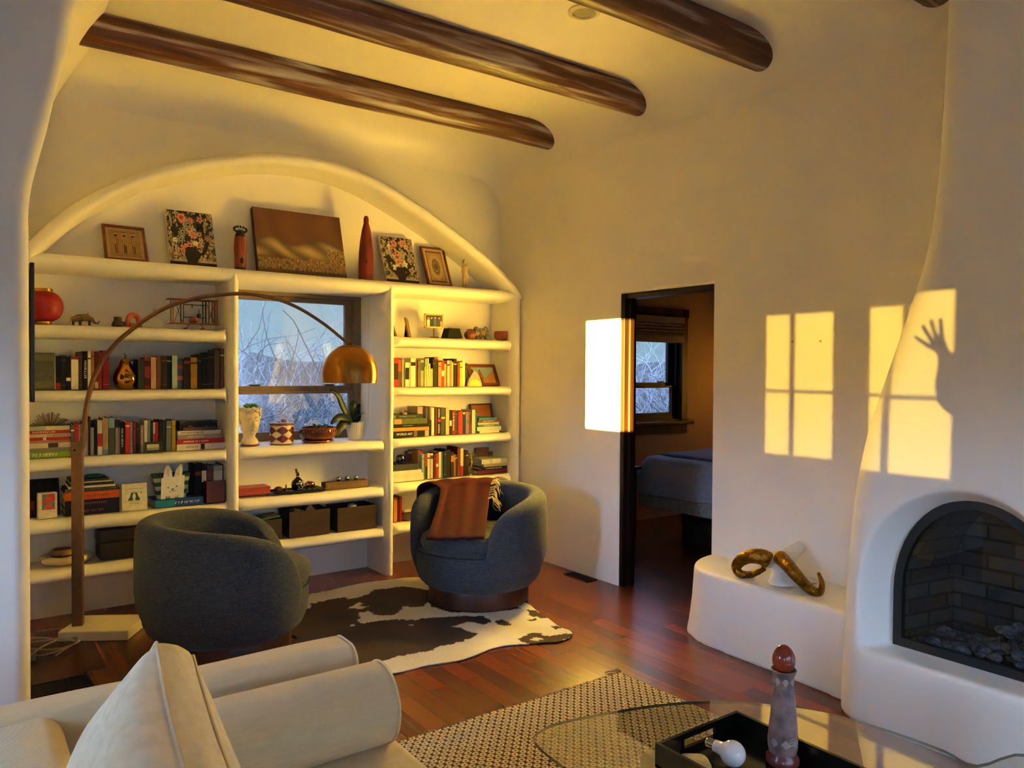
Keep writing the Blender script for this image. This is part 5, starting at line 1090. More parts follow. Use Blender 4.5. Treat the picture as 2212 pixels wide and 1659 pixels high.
def reclining(u, v):
    n1 = noise.noise((u * 3, v * 2, 1)); dr = .5 + .5 * math.sin(u * 16 + 4 * (v - .5) ** 2 + 3 * n1); c = mixc(C3('5E3A2A'), C3('7A5138'), .35 * dr + .3)
    top = .50 + .075 * math.cos((u - .18) * 10.5) * math.exp(-((u - .2) / .22) ** 2) + .06 * math.exp(-((u - .72) / .18) ** 2) - .03 * math.exp(-((u - .42) / .1) ** 2)
    low = .22 + .02 * math.sin(u * 9)
    if low < v < top and u < .97:
        k = (v - low) / (top - low); s = .25 + .75 * max(0, math.sin(k * PI * .9 + .2)) * (.62 + .38 * math.sin(u * 19 + 6 * k)); c = mixc(C3('1E140E'), C3('B89A6C'), min(1, max(0, s)) ** 1.4)
    if v < .24 + .05 * noise.noise((u * 14, 1, 2)) or (u > .80 and v < .42 + .04 * noise.noise((u * 30, 5, 1))):
        f = noise.noise((u * 60, v * 22, 3)); c = mixc(C3('4A3424'), C3('A8895F'), .5 + .8 * f) if (u > .55 or v < .22) else c
    if v < .05: c = mixc(c, C3('2A1A12'), .6)
    return c
canvas('large brown canvas painting of a reclining figure above the window', TM, (370, 1118), (1690, 1238), (325, 182), reclining, '4A2C20', .045, nx=150, ny=110)
canvas('canvas of mixed flowers with an orange bloom, right of the tall red carving', TR, (535, 975), (945, 1018), (495, 402), floral(9, 'B8A288', ['B8342A', 'C89040', 'D8CCB0', 'C8402E', '8A7468', 'D8D0BC', '33302E'], '241A18', 24, '14140F'))
def sunburst(u, v):
    a, b = u - .5, v - .5; r = math.hypot(a * 1.1, b); th = math.atan2(b, a); c = C3('A88A60')
    if .24 < r < .42 and math.sin(th * 24) > 0: c = C3('C8A878')
    if .16 < r < .27 and math.sin(th * 30) > -.3: c = C3('33402E')
    if r < .13: c = C3('7A4A2C') if math.sin(r * 90) > 0 else C3('4A5038')
    if max(abs(a) , abs(b)) > .46: c = C3('5A4A34')
    return c
framed('oak framed sunburst print standing beside the white figurine', TR, (1070, 1020), (1368, 1052), (1005, 528), ZT, .014, sunburst, 'BFA078', .022, None)
# carved wooden figures
def carved(label, K, cx, w, ytop, ybot, colr, col2, kind):
    c = K(cx, ybot, y=5.14); h = K(cx, ytop, y=5.14).z - ZT; hw = (K(cx + w / 2, ybot, y=5.14).x - K(cx - w / 2, ybot, y=5.14).x) / 2
    t = thing('carved_figure', label, 'carving', (c.x, 5.14, ZT + .001))
    body = pm(colr, .45, var=.2, scale=9, stretch=(3, 3, .4), color2=col2, bump=.2)
    if kind == 'crown':
        pr = [(0, 0), (hw * .8, 0), (hw * .86, h * .06), (hw * .9, h * .3), (hw, h * .45), (hw * .92, h * .66), (hw * .84, h * .76)]; obj('body', M().lathe(pr + [(hw * .7, h * .8), (0, h * .8)], n=20), body, t)
        obj('collar', M().lathe([(hw * .88, h * .70), (hw * .80, h * .80), (hw * .62, h * .85), (hw * .6, h * .9), (0, h * .9)], n=20), pm('1E1A10', .6), t)
        pt = []
        for k in range(13): a = 2 * PI * k / 13; pt.append((hw * 1.0 * math.cos(a), -.004 + hw * .3 * math.sin(a), h * .93 + hw * .5 * math.sin(a)))
        m = M()
        for p in pt: m.ball(p, .0085, 8, 6)
        obj('petals', m, pm('4A2018', .6, var=.4), t); obj('flower_centre', M().ball((0, -.006, h * .92), (hw * .55, .010, hw * .28), 14, 8), pm('5E9A94', .5), t)
        obj('carved_emblem', M().ball((hw * .05, -hw * .87, h * .2), (hw * .32, .006, h * .07), 12, 8), pm('2A0E08', .6), t)
        obj('foot', M().lathe([(0, 0), (hw * .84, 0), (hw * .84, h * .1), (0, h * .1)], n=20), pm('22120A', .6), t)
    else:
        pr = [(0, 0), (hw, 0), (hw * 1.02, h * .2), (hw * .98, h * .4), (hw * .82, h * .6), (hw * .58, h * .78), (hw * .36, h * .88), (hw * .34, h * .9), (0, h * .9)]; obj('body', M().lathe(pr, n=22), body, t)
        obj('head', M().lathe([(0, h * .885), (hw * .30, h * .89), (hw * .36, h * .92), (hw * .33, h * .97), (hw * .18, h), (0, h)], n=16), body, t)
        m = M()
        for x, z0, z1 in ((-.2, .05, .18), (.25, .0, .28), (.1, .45, .62)): m.tube([(hw * x, -hw * .97 * (1 - .25 * z0), h * z0), (hw * x * .9, -hw * .95 * (1 - .3 * z1), h * z1)], .0022, 6)
        obj('split', m, pm('160805', .8), t); obj('knot', M().ball((-hw * .35, -hw * .90, h * .27), (.010, .004, .013), 10, 8), pm('2A0E06', .7), t)
carved('orange carved figure crowned by a beaded flower', TL, 2030, 120, 265, 660, 'A8481A', '5A220C', 'crown')
carved('tall red carved wooden figure right of the brown canvas', TM, 2010, 205, 325, 1280, '8E2C12', '5A1A0A', 'tall')
# small white figurine
c = TR(1545, 1050, y=5.12); hh = TR(1520, 705, y=5.12).z - ZT
FG = thing('white_figurine', 'small ivory standing figurine at the end of the arch shelf', 'figurine', (c.x, 5.12, ZT))
IV = pm('B09A72', .5, var=.08, name='ivory')
m = M(); s_ = hh
m.tube([(.012, 0, .0), (.010, 0, s_ * .25), (.004, 0, s_ * .48), (-.002, 0, s_ * .56)], [.012, .015, .019, .022], 10); m.tube([(-.012, .004, .0), (-.012, .002, s_ * .25), (-.008, 0, s_ * .5)], [.011, .015, .019], 10)
m.tube([(-.002, 0, s_ * .5), (-.006, 0, s_ * .62), (-.008, 0, s_ * .74), (-.012, 0, s_ * .80), (-.014, 0, s_ * .86)], [.024, .021, .028, .018, .010], 12)
obj('body', m, IV, FG); obj('head', M().ball((-.016, -.002, s_ * .925), (.015, .016, .019), 12, 8), IV, FG)
obj('arm', M().tube([(-.026, 0, s_ * .77), (-.034, 0, s_ * .6), (-.030, -.006, s_ * .44)], [.007, .006, .005], 8), IV, FG); obj('arm', M().tube([(.010, 0, s_ * .77), (.022, -.006, s_ * .70), (.012, -.014, s_ * .76)], [.007, .006, .005], 8), IV, FG)
# ---------------------------------------------------------------- shelf 1, west side
LL, LP = Crop(60, 560, 9.217), Crop(300, 620, 10.055)
ctr = LL(300, 930, y=5.15); RL = LL(715, 990, y=5.15).x - ctr.x; z0, z1 = ZL[1], LL(350, 590, y=5.15).z
LN = thing('paper_lantern', 'round red lantern with gold rims beside the television', 'lantern', (ctr.x, 5.15, z0))
H_ = z1 - z0; GILT = pm('B98A2E', .3, .9, var=.1, name='gilt')
RED = pm('960A1C', .55, var=.06, name='red_silk')
m = M(); rings = []
for k in range(19):
    a = PI * (.13 + .74 * k / 18); rings.append([(RL * math.sin(a) ** .8 * (1 - .012 * (j % 2)) * math.cos(2 * PI * j / 48), min(RL, .145) * math.sin(a) ** .8 * (1 - .012 * (j % 2)) * math.sin(2 * PI * j / 48), H_ * .5 - (H_ * .455) * math.cos(a)) for j in range(48)])
obj('shade', m.ring(rings), RED, LN, angle=70)
obj('gilt_rim', M().lathe([(RL * .46, H_ * .90), (RL * .48, H_ * .90), (RL * .48, H_), (RL * .46, H_)], n=36), GILT, LN); obj('gilt_rim', M().lathe([(0, 0), (RL * .42, 0), (RL * .44, H_ * .07), (0, H_ * .07)], n=36), GILT, LN)
def pots(label, K, x0, x1, yt, yb, zb, prof, mat, y=5.13, name='clay_pot', cat='pot', n=24):
    a, b = K(x0, (yt + yb) / 2, y=y).x, K(x1, (yt + yb) / 2, y=y).x; h = K((x0 + x1) / 2, yt, y=y).z - zb; r = (b - a) / 2
    o = obj(name, M().lathe([(q * r, k * h) for q, k in prof], n=n), mat, None, ((a + b) / 2, y, zb)); return tag(o, label, cat), r, h
c = LL(1080, 1300, y=5.13); hh = LL(1150, 1080, y=5.13).z - z0
AN = thing('animal_figurine', 'small brown and gold animal figurine next to the red lantern', 'figurine', (c.x, 5.13, z0)); k_ = hh / .055
TAUP = pm('6A5436', .5, var=.2)
m = M().tube([(-.042 * k_, 0, .022 * k_), (-.015 * k_, 0, .034 * k_), (.02 * k_, 0, .036 * k_), (.045 * k_, 0, .026 * k_)], [.011 * k_, .016 * k_, .017 * k_, .010 * k_], 12).tube([(.04 * k_, 0, .03 * k_), (.052 * k_, 0, .014 * k_), (.066 * k_, 0, .012 * k_), (.07 * k_, 0, .024 * k_)], [.008 * k_, .007 * k_, .005 * k_, .002 * k_], 8).tube([(.018 * k_, 0, .045 * k_), (.026 * k_, 0, .058 * k_)], [.006 * k_, .002], 8)
obj('body', m, TAUP, AN)
for x in (-.036, -.008, .03): obj('leg', M().tube([(x * k_, -.006, .026 * k_), (x * k_, -.008, 0)], .0055 * k_, 8), pm('241A12', .6), AN)
obj('gold_harness', M().tube([(-.05 * k_, -.012, .004), (-.044 * k_, -.016, .030 * k_), (-.02 * k_, -.018, .038 * k_), (.008 * k_, -.017, .030 * k_), (.010 * k_, -.016, .02 * k_)], .003, 8), GILT, AN)
o, r, h = pots('squat dark brown vase beside the terracotta loop figure', LL, 1665, 1915, 1148, 1340, z0, [(0, 0), (.9, 0), (1, .12), (.96, .3), (.68, .6), (.62, .75), (.64, 1), (.5, 1), (.48, .7), (0, .7)], pm('32211A', .35, var=.2), name='dark_vase', cat='vase'); obj('handle', M().tube([(r * .75, -r * .6, h * .5), (r * 1.02, -r * .7, h * .35), (r * .95, -r * .7, h * .08)], .004, 8), pm('32211A', .35, var=.2), o)
c = LL(2105, 1350, y=5.13); hh = LL(2105, 1080, y=5.13).z - z0
LPF = thing('terracotta_figure', 'orange terracotta figure shaped as a loop beside the dark vase', 'figurine', (c.x, 5.13, z0)); TERR = pm('A2482A', .6, var=.12, name='terracotta')
obj('loop_body', M().tube(spline([(-.034, 0, .0), (-.032, 0, hh * .35), (-.024, 0, hh * .75), (0, 0, hh * .9), (.022, 0, hh * .75), (.03, 0, hh * .35), (.034, 0, 0)], 5), [.0145] * 31, 12), TERR, LPF); obj('knees', M().tube([(-.02, -.004, .012), (.02, -.004, .012)], .013, 10), TERR, LPF)
GL = glass_mat('clear_glass', (.97, .96, .93), 1.5)
a, b = LP(165, 850, y=5.12).x, LP(570, 850, y=5.12).x; r = (b - a) / 2; hh = LP(330, 460, y=5.12).z - z0
o = obj('glass_decanter', M().lathe([(0, .004), (r * .55, .004), (r * .95, hh * .14), (r, hh * .25), (r * .8, hh * .42), (r * .36, hh * .6), (r * .24, hh * .75), (r * .24, hh), (r * .22, hh), (r * .22, hh * .75), (r * .33, hh * .6)], n=32), GL, None, ((a + b) / 2 - r * .15, 5.12, z0)); tag(o, 'clear glass decanter between the terracotta figure and the model biplane', 'decanter')
# model biplane
q = LP(1210, 900, y=5.12); K_ = (LP(1740, 820, y=5.12).x - LP(640, 770, y=5.12).x) / 1100   # metres per crop pixel
BP = thing('model_biplane', 'open framework wooden model biplane on the shelf by the window', 'model aeroplane', (q.x, 5.13, z0))
RW, DKW = pm('8E4A1E', .5, var=.2, name='biplane_wood'), pm('2E2018', .5, var=.2, name='biplane_strut')
zz = lambda yy: max(.001, (915 - yy) * K_)
xx = lambda x_: (x_ - 1210) * K_
obj('upper_wing', M().box(xx(630), xx(1712), -.045, .045, zz(262), zz(240), .003), RW, BP, smooth=False); obj('lower_wing', M().box(xx(640), xx(1742), -.045, .045, zz(805), zz(780), .003), RW, BP, smooth=False)
for x_ in (735, 950, 1430, 1500, 1640, 1685):
    for y_ in (-.035, .035): obj('strut', M().tube([(xx(x_), y_, zz(790)), (xx(x_), y_, zz(255))], .0035, 6), DKW if x_ in (950, 1430) else RW, BP)
for p_, q_ in (((750, 780), (930, 260)), ((930, 780), (770, 290)), ((1480, 780), (1630, 320)), ((1620, 780), (1450, 320))):
    obj('cross_brace', M().tube([(xx(p_[0]), -.035, zz(p_[1])), (xx(q_[0]), -.035, zz(q_[1]))], .0018, 5), DKW, BP)
obj('cross_bar', M().tube([(xx(960), -.02, zz(650)), (xx(1430), -.02, zz(650))], .003, 6), DKW, BP); obj('cross_bar', M().tube([(xx(960), -.02, zz(365)), (xx(1430), -.02, zz(365))], .003, 6), DKW, BP)
obj('fuselage', M().tube([(xx(1210), -.07, zz(700)), (xx(1210), -.03, zz(705)), (xx(1210), .06, zz(705)), (xx(1210), .10, zz(690))], [.010, .020, .018, .006], 14), pm('B0601E', .5), BP)
obj('engine', M().ball((xx(1245), -.075, zz(620)), (.0145, .012, .0145), 14, 10), pm('1A1614', .3, .6), BP); obj('propeller', M().box(xx(1238) - .002, xx(1238) + .002, -.09, -.087, zz(620), zz(480)), DKW, BP, smooth=False)
for s in (-1, 1): obj('landing_leg', M().tube([(xx(1210) + s * .028, -.03, zz(790)), (xx(1210) + s * .05, -.03, .004)], .0035, 6), RW, BP); obj('skid', M().tube([(xx(1210) + s * .05, -.045, .004), (xx(1210) + s * .05, .05, .004)], .004, 6), RW, BP)
obj('hanging_weight', M().tube([(xx(1165), 0, zz(430)), (xx(1165), 0, zz(365))], .003, 6), DKW, BP)
# ---------------------------------------------------------------- pear
a, b = L2(905, 580, y=5.14).x, L2(1165, 580, y=5.14).x; r = (b - a) / 2; z0 = ZL[2]; hh = L2(1035, 362, y=5.14).z - z0
PE = thing('brass_pear', 'large polished brass pear between the two book rows', 'ornament', ((a + b) / 2, 5.14, z0))
MIR = pm('B07F34', .07, 1.0, var=.02, name='polished_brass')
pr = [(.0, 0), (.55, .0), (.8, .09), (.97, .25), (1.0, .36), (.92, .5), (.68, .68), (.5, .8), (.44, .9), (.3, .98), (0, 1.0)]
obj('pear_body', M().lathe([(p.x, p.z) for p in spline([(q * r, 0, k * hh) for q, k in pr], 4)], n=40), MIR, PE); obj('stem', M().tube([(0, 0, hh - .004), (.002, 0, hh + .014), (-.008, 0, hh + .026), (-.004, 0, hh + .031)], [.004, .0035, .004, .003], 8), MIR, PE); obj('leaf', M().ball((.034, -.01, hh * .84), (.016, .004, .010), 10, 6), MIR, PE)
# ---------------------------------------------------------------- shelf 3, west side
c = L3(290, 278, y=5.17); zs = c.z - .002; ST = thing('starburst_ornament', 'starburst ornament of thin wooden sticks on the magazine pile', 'ornament', (c.x, 5.17, ZL[3] + .001)); dz = zs - ST.location.z
rnd = random.Random(4); sk = 1.25 * (L3(430, 150, y=5.17).x - c.x)
stick = wood('stick_wood', '5A4022', '8E6E42', 'z', .7)
for k in range(26):
    a = PI * (.06 + .88 * k / 25); l_ = sk * rnd.uniform(.95, 1.28); yy = rnd.uniform(-.5, .5); d = Vector((math.cos(a), yy * .6, math.sin(a))).normalized()
    obj('stick', M().tube([tuple(d * .006 + Vector((0, 0, dz))), tuple(d * l_ + Vector((0, 0, dz)))], [.0018, .0028], 5), stick, ST)
obj('core', M().ball((0, 0, dz), .014, 10, 8), stick, ST)
# small green card in front of the books
a, b = L3(1290, 500, y=5.06), L3(1475, 500, y=5.06); hh = L3(1380, 415, y=5.06).z - ZL[3]
GC = thing('picture_card', 'small dark green framed card standing in front of the books', 'picture', (a.x, 5.058, ZL[3])); w = b.x - a.x
obj('card', M().box(0, w, 0, .008, 0, hh), pm('1F2C14', .7), GC, smooth=False)
canvas_face(GC, w * .70, hh * .55, lambda u, v: mixc(C3('B9B08A'), C3('6E8478'), (v < .4) * .7 + .3 * noise.noise((u * 5, v * 5, 1))), 'picture', 24, 16, w * .12, hh * .24, -.0006)
a, b = L3(1630, 300, y=5.2), L3(2028, 300, y=5.2); BB = thing('black_box', 'black painted box with pale branching design on the pile', 'box', (a.x, 5.12, zt + .001)); w = b.x - a.x; hh = L3(1830, 190, y=5.16).z - zt
def branchy(u, v):
    y_ = .22 + .18 * math.sin(u * 9) * math.sin(u * 4) + .25 * max(0, .5 - abs(u - .5)); k = abs(v - y_ - .08 * noise.noise((u * 12, 1, 1)))
    e = (u - .5) ** 2 * 3.2 + (v - .45) ** 2 * 2.2
    return C3('A89A84') if (k < .045 and .22 < u < .85) or (noise.noise((u * 25, v * 12, 6)) > .42 and .25 < u < .8 and v < .45) else (C3('8A7A60') if e > 1.02 and e < 1.12 else C3('0F0E0D'))
obj('box_body', M().box(0, w, .0, .12, 0, hh, .002), pm('100F0E', .4), BB, smooth=False); canvas_face(BB, w * .97, hh * .92, branchy, 'painted_front', 90, 40, w * .015, hh * .04, -.0006)
tag(obj('wooden_ruler', M().box(0, L3(2050, 330, y=5.09).x - L3(1700, 330, y=5.09).x, 0, .022, 0, .020, .002), pm('5A2A18', .5, var=.2), None, (L3(1700, 330, y=5.09).x, 5.091, zt + .001), smooth=False), 'reddish wooden bar lying in front of the black box', 'wooden bar')
# ---------------------------------------------------------------- shelf 4, west side
L4 = Crop(50, 980, 4.8087); z0 = ZL[4]
framed('dark picture with an orange edge at the back of the shelf', L4, (20, 560), (385, 560), (300, 258), z0, .012, lambda u, v: C3('8A3A1E') if .1 < u < .22 and v < .6 and noise.noise((u * 9, v * 5, 1)) > -.1 else C3('171310'), '17120f', 0, None, 5.2, 5.30, pm('16110E', .5))
a, b = L4(165, 560, y=5.06), L4(357, 560, y=5.06); w = b.x - a.x; hh = L4(240, 410, y=5.06).z - z0; sw = a.x - L4(120, 560, y=5.09).x
WB = thing('book', 'small white book with a red and teal cover portrait facing out', 'book', (a.x, 5.06, z0), .12)
obj('cover', M().box(-.0, w, 0, .003, 0, hh).box(0, w, .037, .040, 0, hh).box(-.003, 0, 0, .040, 0, hh), pm('CFC4B4', .6), WB, smooth=False); obj('page_block', M().box(.0, w - .003, .003, .037, .002, hh - .002), PAGES, WB, smooth=False)
canvas_face(WB, w * .72, hh * .62, lambda u, v: C3('C03A34') if noise.noise((u * 4, v * 4, 2)) > -.05 else (C3('2E7A86') if v < .4 or u < .3 else C3('B0605A')), 'cover_picture', 24, 24, w * .16, hh * .34, -.0005)
zq = flat_stack(L4, [(433, 1000, 578, 655, '14182A', 'dark navy', ('~', RED_T, .35, .48), [('3A4264', .77, .775)]), (433, 1000, 502, 578, '161A2E', 'navy', ('~', RED_T, .35, .48), [('3A4264', .77, .775)]), (430, 1000, 425, 502, 'C0561E', 'orange', ('~', pm('6A2A10', .6), .35, .55))], z0, 5.07, 'the pile with notebooks behind the lamp pole', 'books under the notebooks')
def slab(name, label, cat, x0, x1, zb, t, mat, y=5.08, d=.19, group=None, K=L4, yref=400):
    a, b = K(x0, yref, y=y).x, K(x1, yref, y=y).x; o = obj(name, M().box(0, b - a, 0, d, 0, t, min(.002, t * .3)), mat, None, (a, y, zb), smooth=False); return tag(o, label, cat, group), b - a
for i, (x0, x1, nm) in enumerate(((425, 1005, 'lower spiral notebook with a pale wire edge on the orange book'), (435, 985, 'upper spiral notebook with a pale wire edge, under the loose papers'))):
    o, w = slab('spiral_notebook', nm, 'notebook', x0, x1, zq, .011, pm('2A241E', .7), group='spiral notebooks on the orange book'); m = M()
    for k in range(30): m.tube([(w * (k + .5) / 30, -.004 + .004 * math.cos(q), .0055 + .0055 * math.sin(q)) for q in [2 * PI * j / 8 for j in range(8)]], .0011, 4, loop=True)
    ob = obj('wire_binding', m, pm('B9AE98', .4, .5), o); ob['kind'] = 'stuff'; zq += .0115
o, w = slab('paper_pad', 'pad of pale papers on the spiral notebooks', 'paper pad', 470, 960, zq, .012, pm('C9BC9C', .8, stretch=(1, 1, 30), scale=20, var=.3)); zq += .0125
o, w = slab('dark_folder', 'dark folder on the pad of pale papers', 'folder', 480, 945, zq, .016, pm('2A221C', .7)); zq += .0165
o, w = slab('paper_pad', 'thin pale paper pad near the top of the pile', 'paper pad', 490, 930, zq, .008, pm('B9AC90', .8)); zq += .0085
o, w = slab('dark_folder', 'black folder on top of the paper pile', 'folder', 490, 890, zq, .014, pm('171412', .6)); zq += .0145
tag(obj('fabric_pouch', M().ball((0, 0, .012), (.055, .03, .012), 18, 8), pm('0F5A48', .6, var=.2), None, (L4(735, 230, y=5.12).x, 5.12, zq)), 'dark green pouch lying on top of the folders', 'pouch')
# white booklet with two green creatures
a, b = L4(1030, 560, y=5.06), L4(1290, 560, y=5.06); w = b.x - a.x; hh = L4(1160, 312, y=5.06).z - z0
BK2 = thing('booklet', 'white picture booklet with two green creatures, facing out', 'book', (a.x, 5.06, z0), (-.10, 0, 0))
obj('cover', M().box(0, w, 0, .007, 0, hh), pm('D6CBAA', .7), BK2, smooth=False)
m = M()
for x0, x1, y0, y1 in ((.12, .125, .34, .70), (.865, .87, .34, .70), (.12, .87, .34, .345), (.12, .87, .695, .70)): m.box(w * x0, w * x1, -.0005, 0, hh * y0, hh * y1)
obj('printed_border', m, pm('33302A', .7), BK2, smooth=False)
for s, cx_ in ((1, .36), (-1, .60)):
    P = [(-.09, 0), (.07, 0), (.075, .08), (.05, .12), (.065, .22), (.10, .245), (.06, .30), (0, .29), (-.03, .2), (-.06, .12), (-.12, .05)]
    obj('printed_creature', M().prism([(w * (cx_ + s * x), hh * (.37 + y)) for x, y in P], 'y', -.0006, 0), pm('1E5A3A', .7), BK2, smooth=False)
for x, z in ((.48, .66), (.76, .655)): obj('printed_heart', M().ball((w * x, -.0002, hh * z), (.004, .0006, .004), 8, 6), pm('B02A30', .7), BK2)
lettering('A LOVELY LOVE STORY', BK2, DARK_T, .0098, (w * .5, -.0008, hh * .80)); lettering('Edward Monkton', BK2, DARK_T, .0075, (w * .5, -.0008, hh * .26))
# blue book lying flat with the rabbit card on it
zbl = flat_stack(L4, [(1362, 1868, 500, 578, '1C3F8A', 'bright blue and teal', ('~', WHITE_T, .35, .68), [('1E7A8E', .02, .42)])], z0, 5.06, 'the shelf, holding the rabbit card', 'book under the rabbit card')
RB = thing('rabbit_card', 'white rabbit shaped card standing on the blue book', 'card', (L4(1552, 490, y=5.09).x, 5.09, zbl)); K_ = (L4(1680, 400, y=5.09).x - L4(1432, 400, y=5.09).x) / 248
rx = lambda x_: (x_ - 1552) * K_
rz = lambda y_: max(0, (490 - y_) * K_)
body_ = [(1432, 490), (1478, 490), (1478, 462), (1528, 462), (1528, 488), (1572, 488), (1572, 462), (1618, 462), (1618, 488), (1668, 488), (1680, 240), (1650, 240), (1656, 190), (1650, 120), (1632, 118), (1600, 150), (1580, 190), (1568, 250), (1552, 250), (1545, 180), (1515, 128), (1490, 122), (1470, 160), (1460, 220), (1458, 255), (1438, 258)]
RBM = pm('D9D2C4', .8, var=.04)
obj('rabbit_body', M().prism([(rx(x), rz(y)) for x, y in body_], 'y', 0, .004), RBM, RB, smooth=False)
for x, y in ((1507, 366), (1596, 357)): obj('eye', M().ball((rx(x), -.0004, rz(y)), (.0042, .001, .0042), 10, 6), pm('14120F', .5), RB)
obj('nose', M().prism([(rx(1535), rz(383)), (rx(1567), rz(381)), (rx(1552), rz(400))], 'y', -.0008, 0), pm('14120F', .5), RB, smooth=False)
obj('mouth', M().tube([(rx(x), -.0006, rz(y)) for x, y in ((1514, 408), (1528, 415), (1545, 408), (1552, 398), (1560, 408), (1575, 412), (1586, 402))], .0011, 5), pm('14120F', .5), RB)
for x in (1508, 1618): obj('inner_ear', M().ball((rx(x), -.0002, rz(195)), (.0085, .0008, .028), 12, 8), pm('C2B9AA', .8), RB)
GCU = thing('striped_gift_bag', 'green striped paper holder behind the rabbit card', 'holder', (RB.location.x, 5.14, zbl))
gw0, gw1, gh = (1690 - 1400) * K_ / 2, (1735 - 1345) * K_ / 2, rz(215)
for k in range(6):
    z0_, z1_ = gh * k / 6, gh * (k + 1) / 6; q0, q1 = gw0 + (gw1 - gw0) * k / 6, gw0 + (gw1 - gw0) * (k + 1) / 6
    obj('stripe', M().ring([[(-q0, -.03, z0_), (q0, -.03, z0_), (q0, .03, z0_), (-q0, .03, z0_)], [(-q1, -.034, z1_), (q1, -.034, z1_), (q1, .034, z1_), (-q1, .034, z1_)]]), pm('2E4A34', .7) if k % 2 else pm('B6BE96', .7), GCU, smooth=False)
# dark binders and a leather box at the end
z0 = ZL[4]
for i, (x0, x1, yt, hx, nm) in enumerate(((1785, 1850, 105, '1C1815', 'tall black binder standing behind the blue book'), (1855, 1905, 118, '14110F', 'black binder with a white slip, beside the leather box'), (1910, 1975, 130, '51463C', 'grey brochure standing above the leather box'), (1978, 2070, 125, 'A8A4A0', 'pale magazine standing above the leather box'), (2073, 2095, 110, '2A4A6A', 'slim blue folder at the end by the plaster post'))):
    a, b = L4(x0, 300, y=5.12).x, L4(x1, 300, y=5.12).x; o = book(nm, 'binders above the leather box', b - a - .001, L4((x0 + x1) / 2, yt, y=5.12).z - z0, .17, hx, (a, 5.12, z0), 0, [('b', 'C9C0AE', .55, .85)] if i in (1, 3) else [('b', '8A3A2A', .7, .8)])
a, b = L4(1897, 500, y=5.06), L4(2097, 500, y=5.06); LB2 = thing('leather_box', 'red brown leather magazine box at the end of the shelf', 'box', (a.x, 5.055, z0)); hh = L4(2000, 282, y=5.055).z - z0
obj('box_body', M().box(0, b.x - a.x, 0, .004, 0, hh).box(0, .004, 0, .06, 0, hh).box(b.x - a.x - .004, b.x - a.x, 0, .06, 0, hh).box(0, b.x - a.x, 0, .06, 0, .004), pm('6A2A1A', .5, var=.12, scale=60, bump=.1), LB2, smooth=False)
# ---------------------------------------------------------------- shelf 5, west side
L5 = Crop(50, 1080, 3.403); z0 = ZL[5]
a, b = L5(130, 470, y=5.10), L5(515, 470, y=5.10); R3_ = (b.x - a.x) / 2
SD = thing('lobed_dish', 'pale glazed lobed ashtray dish on the lowest shelf behind the lamp pole', 'dish', ((a.x + b.x) / 2, 5.15, z0))
rings = []
for q, z in ((.6, 0), (.85, .004), (1.0, .022), (.98, .038), (.86, .048), (.7, .040), (.55, .02), (.2, .016)):
    rings.append([(q * R3_ * (1 + .07 * math.cos(7 * th)) * math.cos(th), q * min(R3_, .10) * (1 + .07 * math.cos(7 * th)) * math.sin(th), z) for th in [2 * PI * k / 70 for k in range(70)]])
obj('dish_body', M().ring(rings), pm('C9B48E', .25, var=.15, scale=15), SD, angle=70)
tag(obj('clay_pot', M().lathe([(0, 0), (.055, 0), (.066, .014), (.06, .03), (.052, .042), (.046, .042), (.044, .03), (0, .03)], n=28), pm('7A5634', .4, var=.2), None, (SD.location.x - .02, 5.15, z0 + .0415)), 'squat brown pot with a green glazed rim resting in the dish', 'pot')
a, b = L5(555, 400, y=5.08), L5(900, 400, y=5.08); hh = L5(650, 215, y=5.08).z - z0
BG = thing('leather_case', 'dark leather case on the lowest shelf behind the barrel chair', 'case', (a.x, 5.07, z0)); CASE = pm('241A15', .5, var=.2, bump=.2)
obj('case_body', M().box(0, b.x - a.x, 0, .16, 0, hh, .018, 3), CASE, BG); obj('case_flap', M().box(-.002, b.x - a.x + .002, -.006, .16, hh * .55, hh + .004, .012, 3), CASE, BG); obj('case_handle', M().tube([(.08, .08, hh), (.10, .08, hh + .03), (.18, .08, hh + .03), (.20, .08, hh)], .006, 8), CASE, BG)
for i in range(3):
    o = obj('paper_sheet', M().box(0, .20, 0, .15, 0, .005), pm('C2B69C', .8, var=.2), None, (L5(735, 250, y=5.08).x + .006 * i, 5.085 + .004 * i, z0 + hh + .008 + .0065 * i), (0, 0, .05 * i), smooth=False); tag(o, ('lowest', 'middle', 'uppermost')[i] + ' sheaf of papers on the dark leather case', 'papers', 'papers on the leather case')
# ---------------------------------------------------------------- window sill
WW = Crop(500, 600, 4.366); z0 = ZM[3]; ys = 5.16
c = WW(172, 1585, y=ys); h_ = WW(190, 1235, y=ys).z - z0; K_ = h_ / 355
BU = thing('bust_planter', 'white classical head planter with succulents on the window sill', 'planter', (c.x, ys, z0)); BUM = pm('C9BBA6', .7, var=.1, scale=14, bump=.2, name='stone_white')
rings = []
for zc, hw, dp, cx_, cy_ in ((0, .045, .040, 0, 0), (.004, .058, .05, 0, 0), (.03, .062, .048, .0, .0), (.055, .046, .04, -.002, 0), (.078, .037, .037, -.004, .002), (.105, .040, .045, -.003, 0), (.125, .050, .058, .0, -.003), (.16, .060, .066, .0, -.002), (.20, .064, .070, -.002, .002), (.235, .064, .070, -.004, .004), (.262, .058, .064, -.004, .004), (.268, .052, .056, -.004, .004), (.25, .046, .05, -.004, .004)):
    s_ = K_ * 355 / .268
    zz_ = zc * .76 if zc <= .125 else .095 + (zc - .125) * 1.21; hw, dp = (hw * 1.12, dp * 1.06) if zc >= .05 else (hw, dp)
    rings.append([(s_ * (cx_ + hw * math.cos(t_)), s_ * (cy_ + dp * math.sin(t_)), s_ * zz_) for t_ in [2 * PI * k / 32 for k in range(32)]])
s_ = K_ * 355 / .268
